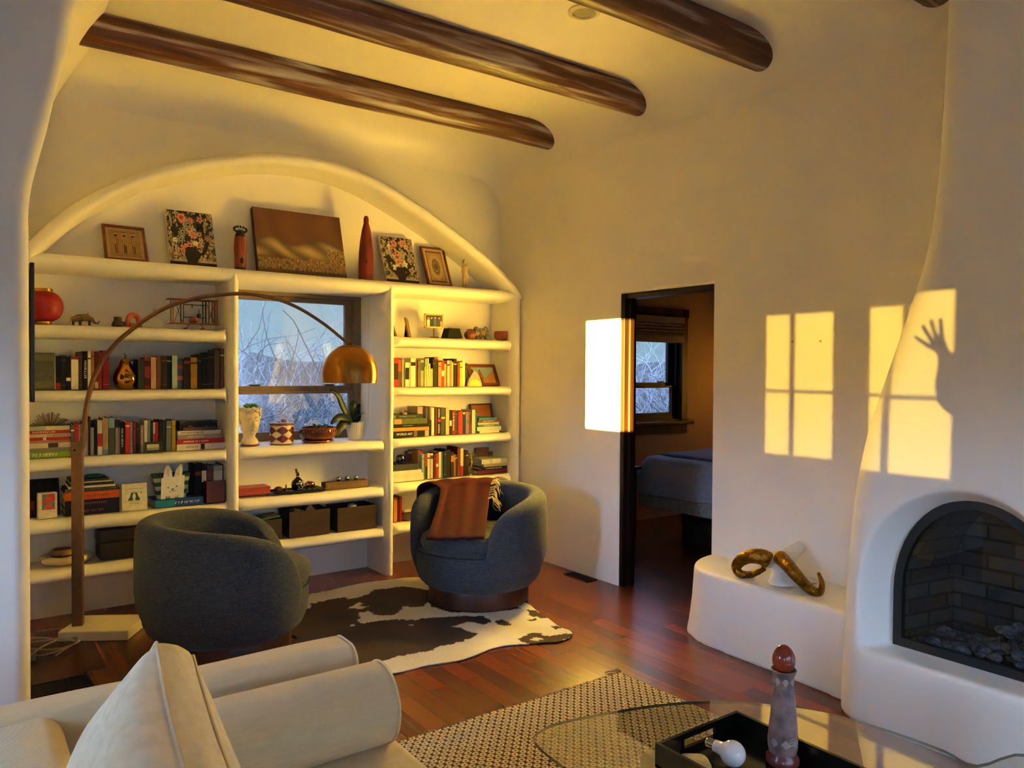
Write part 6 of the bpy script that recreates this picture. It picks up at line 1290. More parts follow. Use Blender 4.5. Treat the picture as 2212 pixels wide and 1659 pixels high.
obj('head_and_neck', M().ring(rings), BUM, BU, angle=70)
fd = Vector((.10, -1, 0)).normalized(); fs = Vector((fd.y * -1, fd.x, 0))
def zm(z): return z * .76 if z <= .125 else .095 + (z - .125) * 1.21
def fp_(a, o_, z): return tuple((fd * (o_ * 1.06 * s_) + fs * (a * s_ * 1.1)) + Vector((0, 0, zm(z) * s_)))
obj('nose', M().tube([fp_(0, .060, .205), fp_(0, .074, .178), fp_(0, .080, .160), fp_(0, .066, .152)], [.005 * s_, .0075 * s_, .010 * s_, .006 * s_], 10), BUM, BU)
for s in (-1, 1):
    obj('brow', M().tube([fp_(s * .008, .066, .208), fp_(s * .026, .063, .212), fp_(s * .044, .050, .205)], [.006 * s_, .007 * s_, .004 * s_], 8), BUM, BU); obj('eye', M().ball(fp_(s * .025, .056, .193), (.010 * s_, .010 * s_, .007 * s_), 12, 8), BUM, BU); obj('ear', M().ball(fp_(s * .062, .002, .185), (.010 * s_, .014 * s_, .02 * s_), 10, 8), BUM, BU)
obj('lips', M().tube([fp_(-.018, .060, .134), fp_(0, .069, .137), fp_(.018, .060, .134)], [.003 * s_, .007 * s_, .003 * s_], 8), BUM, BU); obj('chin', M().ball(fp_(0, .052, .113), (.016 * s_, .016 * s_, .014 * s_), 12, 8), BUM, BU)
rnd = random.Random(6); m = M()
for k in range(46):
    t_ = 2 * PI * k / 46 + rnd.uniform(-.1, .1); z = rnd.uniform(.205, .27)
    if math.cos(t_ - math.atan2(fd.y, fd.x)) > .55 and z < .238: z = rnd.uniform(.24, .268)
    if math.cos(t_ - math.atan2(fd.y, fd.x)) < .1: z = rnd.uniform(.15, .27)
    m.ball((s_ * .072 * math.cos(t_), s_ * .073 * math.sin(t_), s_ * zm(z)), (s_ * .013, s_ * .013, s_ * .013), 8, 6)
o = obj('curls', m, BUM, BU); o['kind'] = 'stuff'
m = M(); SUCC = pm('4E8A3A', .5, var=.3, name='succulent_green')
for cx_, cy_ in ((-.02, -.01), (.028, 0), (.0, .02)):
    for k in range(16): t_ = k * 2.4; e = .15 + .8 * k / 16; d = Vector((math.cos(t_) * math.sin(e * 1.3), math.sin(t_) * math.sin(e * 1.3), math.cos(e * 1.2))); p = Vector((cx_, cy_, s_ * .264)); m.tube([tuple(p), tuple(p + d * .018), tuple(p + d * .036)], [.004, .0075, .0015], 6)
o = obj('succulents', m, SUCC, BU); o['kind'] = 'stuff'
tag(obj('saucer', M().lathe([(0, 0), (.06, 0), (.066, .005), (0, .005)], n=28), pm('9A5230', .6), None, (c.x, ys, z0 - .0)), 'thin terracotta saucer under the head planter', 'saucer'); BU.location.z += .0055
# diamond patterned tin
a, b = WW(365, 1480, y=ys), WW(580, 1480, y=ys); r = (b.x - a.x) / 2; hh = WW(470, 1375, y=ys).z - z0
TN = thing('patterned_canister', 'brown and cream diamond patterned canister on the window sill', 'canister', ((a.x + b.x) / 2, ys, z0))
m = M().grid(lambda u, v: (r * math.cos(2 * PI * u), r * math.sin(2 * PI * u), hh * v), 128, 48); o = obj('canister_body', m, attr_mat('canister_glaze', .2, spec=.5), TN)
def dia(i, co):
    u = math.atan2(co.y, co.x) / (2 * PI) * 6 + .25; v = co.z / hh
    if v < .04 or v > .93: return C3('6A2A1E')
    k = min(abs((v - .28) / .22), 9) if abs(v - .28) < abs(v - .68) else abs((v - .68) / .22)
    f = abs((u % 1) - .5) * 2
    return C3('6A2419') if k < 1 - f * .92 else C3('CDBCA0')
paint(o, dia)
obj('canister_lid', M().lathe([(0, hh - .002), (r * 1.0, hh - .002), (r * 1.02, hh), (r * 1.02, hh + .006), (r * .96, hh + .009), (0, hh + .009)], n=40), pm('8A5A40', .3), TN)
for k, (x, y_, rr) in enumerate(((-.025, -.01, .013), (.012, 0, .017), (.03, .005, .011))): o = obj('pebble', M().ball((0, 0, rr * .6), (rr, rr, rr * .6), 10, 6), pm(('C9BCA8', '8A4A2E', 'B9A48C')[k], .6), None, (TN.location.x + x, ys + y_, z0 + hh + .0092)); tag(o, ('pale pebble', 'brown pebble', 'small tan pebble')[k] + ' on the lid of the patterned canister', 'pebble', 'pebbles on the canister')
# glazed brown bowl planter
a, b = WW(640, 1440, y=ys), WW(987, 1440, y=ys); r = (b.x - a.x) / 2; hh = WW(810, 1405, y=ys).z - z0
BO = thing('bowl_planter', 'glazed red brown bowl planter with a small succulent', 'planter', ((a.x + b.x) / 2, ys, z0)); GLZ = pm('6A3424', .12, var=.25, scale=10, name='brown_glaze')
rw = lambda p: [(q * r, k * hh) for q, k in p]
obj('bowl', M().lathe(rw([(0, .16), (.7, .16), (.9, .35), (1, .68), (.97, .9), (.9, 1), (.86, .98), (.86, .8), (0, .78)]), n=40), GLZ, BO); obj('drip_saucer', M().lathe(rw([(0, 0), (.72, 0), (.82, .06), (.8, .14), (.66, .14), (0, .12)]), n=40), pm('7E4A34', .2), BO)
obj('soil', M().lathe(rw([(0, .80), (.85, .80), (.85, .86), (0, .9)]), n=28), pm('3A281C', .9, bump=.6), BO)
m = M(); rnd = random.Random(9)
for k in range(16):
    t_ = rnd.uniform(0, 2 * PI); p = Vector((r * .15 + .03 * math.cos(t_), .01 * math.sin(t_), hh * .88)); m.tube([tuple(p), tuple(p + Vector((.014 * math.cos(t_), .012 * math.sin(t_), .016))), tuple(p + Vector((.030 * math.cos(t_), .02 * math.sin(t_), .026 + .012 * rnd.random())))], [.0045, .006, .001], 6)
o = obj('succulent', m, pm('3E5E36', .5, var=.3), BO); o['kind'] = 'stuff'
m = M()
for k in range(16): t_ = PI * (1.05 + .9 * k / 16); l_ = rnd.uniform(.012, .034); m.tube([(r * .985 * math.cos(t_), r * .985 * math.sin(t_), hh * .84), (r * 1.0 * math.cos(t_), r * 1.0 * math.sin(t_), hh * .84 - l_)], [.005, .0025], 6)
o = obj('glaze_drips', m, pm('4A2A1A', .12), BO); o['kind'] = 'stuff'
# fluted white pot with an orchid
a, b = WW(1085, 1370, y=5.2), WW(1250, 1370, y=5.2); r = (b.x - a.x) / 2; hh = WW(1165, 1360, y=5.2).z - z0
OP = thing('orchid_pot', 'fluted white pot of dark green orchid leaves by the window edge', 'potted plant', ((a.x + b.x) / 2, 5.2, z0))
rings = []
for q, z in ((.02, 0), (.70, 0), (.74, .01), (1.0, hh), (.95, hh), (.9, hh - .012), (.02, hh - .014)): rings.append([(q * r * (1 + (.022 * math.cos(28 * t_) if q > .69 and z > 0 else 0)) * math.cos(t_), q * r * (1 + (.022 * math.cos(28 * t_) if q > .69 and z > 0 else 0)) * math.sin(t_), z) for t_ in [2 * PI * k / 168 for k in range(168)]])
obj('pot', M().ring(rings), pm('D6D2CE', .35, var=.03), OP, angle=50)
def leaf(path, wid, mat):
    P = spline(path, 5); n_ = len(P); m = M(); L_, R2_ = [], []
    for i, p in enumerate(P):
        t = (P[min(n_ - 1, i + 1)] - P[max(0, i - 1)]).normalized(); s = t.cross(Vector((0, -1, .35))).normalized(); w = wid * math.sin(PI * min(1, .06 + .94 * (i / (n_ - 1)))) ** .6 + .001; up_ = Vector((0, -.35, .2)) * w
        L_.append(tuple(p - s * w + up_)); R2_.append(tuple(p + s * w + up_))
    C_ = [tuple(p) for p in P]; vs = L_ + C_ + R2_; fs = [(i, i + 1, n_ + i + 1, n_ + i) for i in range(n_ - 1)] + [(n_ + i, n_ + i + 1, 2 * n_ + i + 1, 2 * n_ + i) for i in range(n_ - 1)]
    o = obj('leaf', m.add(vs, fs), mat, OP, angle=80); sd = o.modifiers.new('Solidify', 'SOLIDIFY'); sd.thickness = .002; return o
LF = pm('101F15', .45, var=.2, spec=.3, scale=8, name='orchid_leaf')
def rel(cx_, cy_, y=5.2): p = WW(cx_, cy_, y=y); return (p.x - OP.location.x, p.y - 5.2, p.z - z0)
leaf([rel(1150, 1365), rel(1090, 1300, 5.17), rel(1040, 1200, 5.16), rel(1000, 1110, 5.15), rel(925, 1055, 5.15)], .022, LF); leaf([rel(1150, 1365), rel(1100, 1330, 5.14), rel(1010, 1320, 5.10), rel(935, 1380, 5.08)], .026, LF)
leaf([rel(1140, 1370), rel(1080, 1360, 5.14), rel(1020, 1420, 5.11), rel(975, 1510, 5.09)], .030, LF); leaf([rel(1165, 1365), rel(1150, 1290, 5.18), rel(1140, 1220, 5.17), rel(1160, 1160, 5.17)], .030, LF); leaf([rel(1175, 1365), rel(1190, 1310, 5.2), rel(1180, 1250, 5.2), rel(1215, 1190, 5.22)], .024, LF)
for pth in ([rel(1170, 1360), rel(1160, 1250), rel(1190, 1130), rel(1215, 1000)], [rel(1175, 1360), rel(1185, 1200), rel(1160, 1120), rel(1140, 1080)], [rel(1120, 1350), rel(1180, 1310, 5.15), rel(1255, 1275, 5.14)]): obj('stem', M().tube(spline(pth, 6), .0022, 6), pm('4A5A46', .5), OP)
# ---------------------------------------------------------------- middle shelves under the window
MM = Crop(500, 960, 6.32); z0 = ZM[4]
a, b = MM(95, 670, y=5.08), MM(530, 650, y=5.08); hh = MM(310, 640, y=5.08).z - MM(310, 735, y=5.08).z
RBX = thing('lacquer_box', 'low orange red wooden box on small feet below the planter', 'box', (a.x, 5.08, z0)); w = b.x - a.x; ORG = pm('9E3A1C', .4, var=.15, scale=12, stretch=(.3, 3, 3), name='padauk')
obj('box_body', M().box(0, w, 0, .14, .012, .012 + hh * .8, .002), ORG, RBX, smooth=False); obj('box_lid', M().box(-.003, w + .003, -.003, .143, .012 + hh * .8, .012 + hh * 1.05, .002), ORG, RBX, smooth=False)
for x in (.012, w - .012):
    for y_ in (.012, .128): obj('foot', M().box(x - .008, x + .008, y_ - .008, y_ + .008, 0, .012), pm('2A120A', .5), RBX, smooth=False)
a, b = MM(548, 660, y=5.07), MM(1275, 640, y=5.07); w = b.x - a.x
TY = thing('black_tray', 'long black tray holding small curios under the window', 'tray', (a.x, 5.065, z0)); BLT = pm('171411', .35, var=.1, name='black_tray_lacquer')
obj('tray_floor', M().ring([[(w * .12, 0, 0), (w * .95, 0, 0), (w * .95, .14, 0), (w * .12, .14, 0)], [(0, -.004, .018), (w, -.004, .018), (w, .15, .018), (0, .15, .018)], [(.004, 0, .018), (w - .004, 0, .018), (w - .004, .146, .018), (.004, .146, .018)], [(w * .13, .006, .005), (w * .94, .006, .005), (w * .94, .134, .005), (w * .13, .134, .005)]]), BLT, TY, smooth=False)
zt_ = z0 + .0055
c = MM(905, 560, y=5.12); r = MM(992, 560, y=5.12).x - c.x; hh = MM(905, 395, y=5.12).z - zt_
BT = thing('ceramic_bottle', 'black ceramic bottle with white scrolls and wooden stopper', 'bottle', (c.x, 5.12, zt_))
obj('bottle_body', M().lathe([(0, 0), (r * .55, 0), (r * .8, r * .3), (r, r * .95), (r * .86, r * 1.5), (r * .4, r * 1.95), (r * .24, r * 2.1), (r * .22, hh), (0, hh)], n=32), pm('121110', .25), BT)
m = M()
def scroll(pts): m.tube([(r * .99 * math.sin(t_) * (1 - ((z - 1) * .98) ** 2) ** .5 * 1.02, -r * 1.01 * math.cos(t_) * (1 - ((z - 1) * .98) ** 2) ** .5 * 1.02, r * z) for t_, z in pts], .003, 6)
scroll([(-.6, 1.2), (-.3, 1.35), (.1, 1.2), (.25, .8)]); scroll([(-.35, .4), (-.15, .35), (-.05, .6), (-.25, .75)]); scroll([(.5, 1.6), (.75, 1.3), (.8, .9), (.55, .85)]); scroll([(.2, .4), (.5, .5), (.45, .75)]); scroll([(-.12, 1.65), (0, 1.5), (.12, 1.65)])
obj('white_scrolls', m, WHITE_T, BT); obj('neck_ring', M().tube([(r * .235 * math.cos(q), r * .235 * math.sin(q), r * 2.25) for q in [2 * PI * k / 16 for k in range(16)]], .002, 6, loop=True), WHITE_T, BT)
obj('stopper', M().tube([(0, 0, hh), (-.002, 0, hh + .004)], .010, 10).ball((-.007, 0, hh + .010), .0095, 12, 8).ball((-.011, 0, hh + .024), .009, 12, 8), pm('5A3220', .5), BT)
c = MM(1068, 545, y=5.13); PG = thing('copper_pig', 'shiny copper pig figurine on the black tray', 'figurine', (c.x, 5.13, zt_)); COP = pm('C08262', .18, .9, var=.1, name='copper'); l_ = MM(1140, 540, y=5.13).x - c.x; zz0 = .016
obj('pig_body', M().ball((0, 0, zz0 + l_ * .55), (l_, l_ * .6, l_ * .6), 20, 12), COP, PG); obj('snout', M().tube([(-l_ * .8, -.004, zz0 + l_ * .5), (-l_ * 1.12, -.006, zz0 + l_ * .45)], [l_ * .3, l_ * .2], 12), COP, PG)
for x in (-.5, .5):
    for y_ in (-.3, .3): obj('leg', M().tube([(l_ * x, l_ * y_, zz0 + .006), (l_ * x, l_ * y_, 0)], l_ * .13, 8), pm('1E1814', .4), PG)
obj('girth_strap', M().tube([(-l_ * .25, l_ * .60 * math.cos(q), zz0 + l_ * .55 + l_ * .60 * math.sin(q)) for q in [2 * PI * k / 20 for k in range(20)]], .003, 6, loop=True), pm('6A6460', .3, .8), PG)
tag(obj('carved_stone', M().ball((0, 0, .02), (.031, .022, .022), 10, 6), pm('5A1A16', .5, var=.3), None, (MM(640, 600, y=5.13).x, 5.13, zt_), smooth=False), 'dark red stone at the end of the black tray', 'stone')
tag(obj('black_spike', M().lathe([(0, 0), (.009, 0), (.0065, .02), (.004, .05), (0, .058)], n=10), pm('171514', .4), None, (MM(745, 650, y=5.10).x, 5.10, zt_)), 'small pointed black cone in front on the tray', 'ornament')
for k, (cx_, nm) in enumerate(((810, 'pale grey pebble between spike and bottle'), (1165, 'dark bead beside the copper pig'))): tag(obj('pebble', M().ball((0, 0, .008), (.012, .010, .008), 10, 6), pm(('8A8A88', '1E1A18')[k], .5), None, (MM(cx_, 640, y=5.085).x, 5.085, zt_)), nm, 'pebble')
a, b = MM(1285, 560, y=5.09), MM(1865, 520, y=5.09); w = b.x - a.x; hh = MM(1575, 500, y=5.09).z - MM(1575, 590, y=5.09).z
WBX = thing('carved_wood_box', 'long narrow carved wooden box carrying three glass balls', 'box', (a.x, 5.09, z0)); CW_ = wood('carved_walnut', '3A2412', '8A6A40', 'x', .5, 10)
obj('box_body', M().box(0, w, 0, .08, .006, hh, .002), CW_, WBX, smooth=False); obj('base_strip', M().box(-.003, w + .003, -.003, .083, 0, .008), CW_, WBX, smooth=False)
m = M()
for k in range(26): x = w * (.05 + .9 * k / 25); m.tube([(x, -.0005, hh * .3), (x + .004 * (-1) ** k, -.0015, hh * .5), (x, -.0005, hh * (.6 + .2 * (k % 3) / 2))], .0011, 4)
o = obj('relief_carving', m, pm('A8885A', .5), WBX); o['kind'] = 'stuff'
for k, cx_ in enumerate((1462, 1580, 1700)):
    x = MM(cx_, 485, y=5.12).x; o = obj('glass_ball', M().ball((0, 0, .017), .017, 20, 14), pm('8AA6A0', .03, .85, var=.05, name='mirrored_glass'), None, (x, 5.122, z0 + hh + .0005)); tag(o, ('mirrored glass ball nearest the bottle on the carved box', 'mirrored glass ball in the middle of the carved box', 'mirrored glass ball nearest the plaster post on the carved box')[k], 'ball', 'glass balls on the carved box')
# crates
z0 = ZM[5]; CRW = wood('crate_wood', '1E120A', '4E3420', 'x', .6, 7)
for k, (x0, x1, yt, yb, nm) in enumerate(((300, 688, 1005, 1290, 'dark wooden crate behind the barrel chair, holding a green book'), (790, 1345, 925, 1270, 'dark wooden crate in the middle with a pointed card in it'), (1450, 1985, 848, 1165, 'dark wooden crate by the plaster post with a white dish in it'))):
    a, b = MM(x0, (yt + yb) / 2, y=5.06), MM(x1, (yt + yb) / 2, y=5.06); w = b.x - a.x; hh = MM((x0 + x1) / 2, yt, y=5.06).z - MM((x0 + x1) / 2, yb, y=5.06).z; hh = min(hh, .188)
    t = thing('wooden_crate', nm, 'crate', (a.x, 5.06, z0), 0, 'wooden crates below the window')
    obj('crate_front', M().box(0, w, 0, .010, 0, hh, .0015), CRW, t, smooth=False); obj('crate_back', M().box(0, w, .205, .215, 0, hh, .0015), CRW, t, smooth=False)
    for x in (0, w - .010): obj('crate_side', M().box(x, x + .010, .010, .205, 0, hh, .0015), CRW, t, smooth=False)
    obj('crate_bottom', M().box(.01, w - .01, .01, .205, 0, .01), CRW, t, smooth=False)
    if k == 0:
        q = obj('book', M().box(0, .20, 0, .14, 0, .012), pm('2E6A24', .5), None, (a.x + w - .20, 5.09, z0 + hh - .012), (0, -.10, 0), smooth=False); tag(q, 'green book lying in the crate behind the chair', 'book'); obj('cover_picture', M().box(.11, .19, .005, .1, .012, .013), pm('B98A70', .6), q, smooth=False)
    if k == 1:
        q = obj('pointed_card', M().prism([(0, 0), (.10, 0), (.05, .062)], 'y', 0, .006), pm('B9976A', .8), None, (MM(1080, 900, y=5.12).x - .05, 5.12, z0 + hh - .028), (0, 0, .1), smooth=False); tag(q, 'tan pointed card sticking out of the middle crate', 'card')
        q = obj('yellow_packet', M().box(0, .07, 0, .05, 0, .05), pm('B99A24', .6), None, (MM(840, 960, y=5.12).x, 5.12, z0 + hh - .036), (0, .3, 0), smooth=False); tag(q, 'yellow packet in the middle crate', 'packet')
        q = obj('paper_roll', M().tube([(0, 0, 0), (.10, .03, .06)], .026, 14), pm('4A3C2E', .8), None, (MM(760, 930, y=5.15).x, 5.15, z0 + hh - .03)); tag(q, 'brown paper roll in the middle crate', 'paper roll')
        q = obj('brown_folder', M().box(0, .12, 0, .01, 0, .11), pm('33281E', .8), None, (MM(930, 940, y=5.17).x, 5.17, z0 + hh - .08), (0, .35, 0), smooth=False); tag(q, 'brown folder leaning in the middle crate', 'folder')
    if k == 2:
        q = obj('white_dish', M().lathe([(0, 0), (.03, .0), (.034, .012), (.03, .024), (.012, .032), (0, .033)], n=20), pm('D0CCC4', .3), None, (MM(1645, 870, y=5.12).x, 5.12, z0 + hh - .018)); tag(q, 'white dish showing above the crate by the post', 'dish')
c = at(632, 1212, y=5.15); tag(obj('woven_vase', M().lathe([(0, 0), (.045, 0), (.06, .03), (.062, .09), (.05, .16), (.035, .20), (.03, .20), (0, .18)], n=24), pm('2A1A10', .5, var=.9, scale=40, bump=.5), None, (c.x - .02, 5.15, 0.0)), 'dark woven vase on the floor under the lowest shelf', 'vase')
# ---------------------------------------------------------------- shelf 1, east side
R1 = Crop(830, 640, 7.6276); z0 = ZR[1]; GF = pm('A8762E', .35, .9, var=.2, scale=60, bump=.4, name='gilt_frame')
def photo(u, v):
    c = C3('1C241E')
    for k, (fx, cc, tp) in enumerate(((.17, 'C9C4BC', .72), (.36, '1A1716', .74), (.58, '3E5A74', .78), (.82, '5A2A2E', .76))):
        if abs(u - fx) < .085 and v < tp * .86: c = C3(cc)
        if math.hypot((u - fx), (v - tp) * .8) < .062: c = C3('B08A70')
    if u > .9: c = C3('3A5A4A') if v > .5 else C3('C9C0A8')
    return c
def photoframe(label, c, w, h, rz, lean, fn, stand=True):
    t = thing('standing_photograph', label, 'photo frame', c, (-lean, 0, rz)); e = .011
    obj('frame', M().box(0, e, 0, .012, 0, h).box(w - e, w, 0, .012, 0, h).box(e, w - e, 0, .012, 0, e).box(e, w - e, 0, .012, h - e, h), GF, t, smooth=False); canvas_face(t, w - 2 * e, h - 2 * e, fn, 'photograph', 40, 40, e, e, .005); obj('backing', M().box(e, w - e, .006, .011, e, h - e), pm('15110E', .8), t, smooth=False)
    if stand: obj('easel_back', M().ring([[(w * .3, .012, h * .72), (w * .7, .012, h * .72), (w * .75, .014, .004), (w * .25, .014, .004)], [(w * .3, .014, h * .72), (w * .7, .014, h * .72), (w * .75, h * .30, .0), (w * .25, h * .30, .0)]]), pm('0E0C0C', .8), t, smooth=False)
    return t
p = R1(150, 670, y=5.12); photoframe('gold photo frame seen edge-on beside the window post', (p.x + .005, 5.07, z0), .11, .135, 1.25, .30, lambda u, v: C3('3A2A1C'))
p = R1(440, 672, y=5.12); photoframe('gold photo frame with black easel back, second from the window post', (p.x - .03, 5.09, z0), .12, R1(400, 345, y=5.12).z - z0, .95, .20, lambda u, v: mixc(C3('8A7A5A'), C3('C9B890'), .5 + .5 * noise.noise((u * 4, v * 4, 3))))
a, b = R1(668, 400, y=5.13), R1(975, 400, y=5.13); zb_, zt2 = R1(820, 522, y=5.13).z, R1(820, 292, y=5.13).z
PS = thing('photo_stand', 'gold photo frame raised on a thin stand, four people pictured', 'photo frame', ((a.x + b.x) / 2, 5.13, z0)); w = b.x - a.x; h = zt2 - zb_; e = .010; zz0 = zb_ - z0
obj('frame', M().box(-w / 2, -w / 2 + e, 0, .01, zz0, zz0 + h).box(w / 2 - e, w / 2, 0, .01, zz0, zz0 + h).box(-w / 2, w / 2, 0, .01, zz0, zz0 + e).box(-w / 2, w / 2, 0, .01, zz0 + h - e, zz0 + h), GF, PS, smooth=False); canvas_face(PS, w - 2 * e, h - 2 * e, photo, 'photograph', 70, 50, -w / 2 + e, zz0 + e, .004); obj('backing', M().box(-w / 2 + e, w / 2 - e, .005, .009, zz0 + e, zz0 + h - e), pm('15110E', .8), PS, smooth=False)
obj('stem', M().tube([(0, .005, .004), (0, .005, zz0)], [.0035, .0045], 8), GF, PS); obj('foot', M().lathe([(0, 0), (.038, 0), (.036, .005), (0, .009)], n=24), GF, PS)
a, b, h = R1(1005, 600, y=5.12), R1(1240, 600, y=5.12), R1(1120, 530, y=5.12).z - z0; r = (b.x - a.x) / 2
BLN = thing('black_burner', 'tapered black burner with a pale candle inside', 'candle holder', ((a.x + b.x) / 2, 5.13, z0))
def fr_(q0, q1, z0_, z1_, n=4): return [[(q0 * r * 1.414 * math.cos(PI / 4 + PI / 2 * k), q0 * r * 1.2 * math.sin(PI / 4 + PI / 2 * k), z0_) for k in range(4)], [(q1 * r * 1.414 * math.cos(PI / 4 + PI / 2 * k), q1 * r * 1.2 * math.sin(PI / 4 + PI / 2 * k), z1_) for k in range(4)]]
obj('burner_body', M().ring(fr_(1, .74, 0, h) + [[(.68 * p[0] / .74, .68 * p[1] / .74, h) for p in fr_(1, .74, 0, h)[1]], [(.68 * p[0] / .74, .68 * p[1] / .74, h * .7) for p in fr_(1, .74, 0, h)[1]]]), pm('100F0F', .55, spec=.2), BLN, smooth=False); obj('candle', M().lathe([(0, h * .7), (r * .42, h * .7), (r * .42, h + .008), (r * .36, h + .012), (0, h + .012)], n=24), pm('D8CBA8', .5), BLN)
pots('round dark brown pot with an orange face on the upper shelf', R1, 1330, 1500, 540, 700, z0, [(0, 0), (.7, 0), (1, .3), (.98, .55), (.6, .85), (.4, 1), (.3, 1), (.3, .8), (0, .8)], pm('5A2E1A', .5, scale=8, color2='8A4420'))
c = R1(1605, 700, y=5.12); CA = thing('clay_animal', 'speckled clay animal with handle between the brown pot and orange bowl', 'figurine', (c.x, 5.13, z0)); SPK = pm('8E7A62', .6, scale=55, color2='1E1814', var=.5, name='speckled_clay'); k_ = (R1(1730, 600, y=5.12).x - c.x)
obj('body', M().tube([(-k_ * .9, 0, k_ * .65), (-k_ * .3, 0, k_ * .7), (k_ * .4, 0, k_ * .7), (k_ * .75, 0, k_ * .55)], [k_ * .4, k_ * .5, k_ * .48, k_ * .3], 12), SPK, CA)
for x in (-.6, -.1, .55): obj('leg', M().tube([(k_ * x, -.006, k_ * .45), (k_ * x, -.008, 0)], k_ * .18, 8), SPK, CA)
obj('head', M().ball((-k_ * .75, -.012, k_ * 1.05), (k_ * .3, k_ * .3, k_ * .33), 12, 8), SPK, CA); obj('handle', M().tube(spline([(k_ * .3, 0, k_ * 1.1), (k_ * .6, 0, k_ * 1.35), (k_ * .9, 0, k_ * 1.0), (k_ * .95, 0, k_ * .3)], 4), .0035, 6), SPK, CA)
pots('orange clay bowl at the corner of the upper shelf', R1, 1832, 2070, 580, 708, z0, [(0, 0), (.7, 0), (.95, .3), (1, .6), (.96, .95), (.9, 1), (.86, .8), (0, .4)], pm('A2502A', .5, scale=9, color2='7A3218'), y=5.15, name='clay_bowl', cat='bowl')
# shelf 2, east side
z0 = ZR[2]; c = R2(1490, 735, y=5.07); w = (R2(1610, 700, y=5.07).x - R2(1375, 700, y=5.07).x) / 2; hh = R2(1470, 465, y=5.07).z - z0
PL = thing('arched_plaque', 'grey pointed plaque with a yellow half moon before the canyon picture', 'plaque', (c.x, 5.065, z0)); pts = [(-w, 0), (w, 0)] + [(w * (1 - k / 8) ** .75 if k < 8 else 0, hh * (k / 8) ** .8) for k in range(1, 9)]
pts = [(-w, 0), (w, 0), (w * .96, hh * .18), (w * .82, hh * .42), (w * .55, hh * .7), (w * .2, hh * .93), (-w * .12, hh), (-w * .4, hh * .82), (-w * .75, hh * .5), (-w * .96, hh * .2)]
obj('plaque_body', M().prism(pts, 'y', 0, .022), pm('A09078', .6), PL, smooth=False); obj('yellow_disc', M().prism([(w * .83 * math.cos(PI * k / 20), hh * .45 * math.sin(PI * k / 20)) for k in range(21)], 'y', -.002, 0), pm('D8B83A', .5, var=.15), PL, smooth=False)
def canyon(u, v):
    sky = mixc(C3('7FA0A8'), C3('A8B49C'), v * .5); c = sky; rock = C3('9A5A34')
    if v < .35 + .10 * noise.noise((u * 3, 0, 1)): c = mixc(rock, C3('B87A4A'), .5 + .5 * noise.noise((u * 9, v * 9, 1)))
    if abs(u - .38) < .13 * (1 - (v / .9)) + .03 and v < .85: c = mixc(rock, C3('6A3A24'), .3 + .3 * noise.noise((u * 12, v * 4, 1)))
    if v < .25 + 1.0 * (u - .45) and u > .45: c = mixc(C3('A8683E'), C3('C08A56'), .5 + .6 * noise.noise((u * 16, v * 16, 1)))
    if v < 1.0 - 1.8 * u and u < .4: c = C3('2E2A22')
    return c
framed('brown framed picture of a desert canyon beside the plaque', R2, (1435, 715), (1890, 712), (1440, 358), z0, .026, canyon, '000000', 0, None, 5.2, 5.29)
# shelf 3, east side
z0 = ZR[3]; zst = R3(330, 418, y=5.12).z
c = R3(330, 415, y=5.12); w = R3(390, 340, y=5.12).x - c.x; hh = R3(330, 265, y=5.12).z - c.z
EV = thing('painted_egg', 'dark painted egg on the art book pile by the window', 'ornament', (c.x, 5.13, z0 + .001)); dz = c.z - EV.location.z
o = obj('egg_body', M().lathe([(0, dz), (w * .5, dz), (w * .85, dz + hh * .2), (w, dz + hh * .5), (w * .85, dz + hh * .82), (w * .45, dz + hh * .97), (0, dz + hh)], n=36), attr_mat('egg_glaze', .25), EV)
paint(o, lambda i, co: C3('C08A4A') if noise.noise((co.x * 40, co.y * 40, co.z * 40)) > .12 and co.z - dz > hh * .35 else (C3('8AA0A8') if noise.noise((co.x * 60, co.z * 60, 4)) > .2 else C3('121214')))
framed('dark framed orange picture of a domed building above the small pile', R3, (1440, 700), (1790, 690), (1440, 170), z0, .012, lambda u, v: C3('33201A') if (abs(u - .62) < .16 and v < .2) or math.hypot(u - .62, (v - .25) * 1.1) < .13 and math.hypot(u - .62, (v - .25) * 1.1) > .09 else mixc(C3('8E4A22'), C3('A85E2C'), .5 + .5 * noise.noise((u * 3, v * 3, 1))), '000000', 0, None, 5.255, 5.30, pm('2A160C', .5))
tag(obj('green_pen_case', M().tube([(0, 0, .008), (.07, 0, .008), (.085, 0, .007)], [(.016, .008), (.016, .008), (.006, .004)], 12), pm('4E6A2A', .6), None, (R3(1898, 660, y=5.10).x + .003, 5.11, z0)), 'green pen case lying past the small book pile', 'case')
# shelf 4, east side
z0 = ZR[4]; c = R4(280, 455, y=5.11); r = R4(350, 370, y=5.11).x - c.x
BA = thing('glass_apple', 'dark blue glass apple on the cream book pile', 'ornament', (c.x, 5.12, z_cream + .0005)); COB = pm('0A1440', .04, var=.05, spec=.9, coat=.6, name='cobalt_glass')
obj('apple_body', M().lathe([(p.x, p.z) for p in spline([(0, 0, 0), (r * .5, 0, 0), (r * .85, 0, r * .45), (r, 0, r * 1.05), (r * .82, 0, r * 1.7), (r * .42, 0, r * 1.92), (0, 0, r * 1.76)], 4)], n=32), COB, BA)
obj('stem', M().tube([(0, 0, r * 1.7), (.004, 0, r * 2.1)], [.003, .004], 8), COB, BA)
p0 = R4(375, 300, y=5.22); NB = thing('leather_notebook', 'brown leather notebook with a white tag standing behind the blue apple', 'notebook', (p0.x, 5.24, z0)); w = R4(545, 300, y=5.24).x - p0.x; hh = R4(450, 180, y=5.24).z - z0
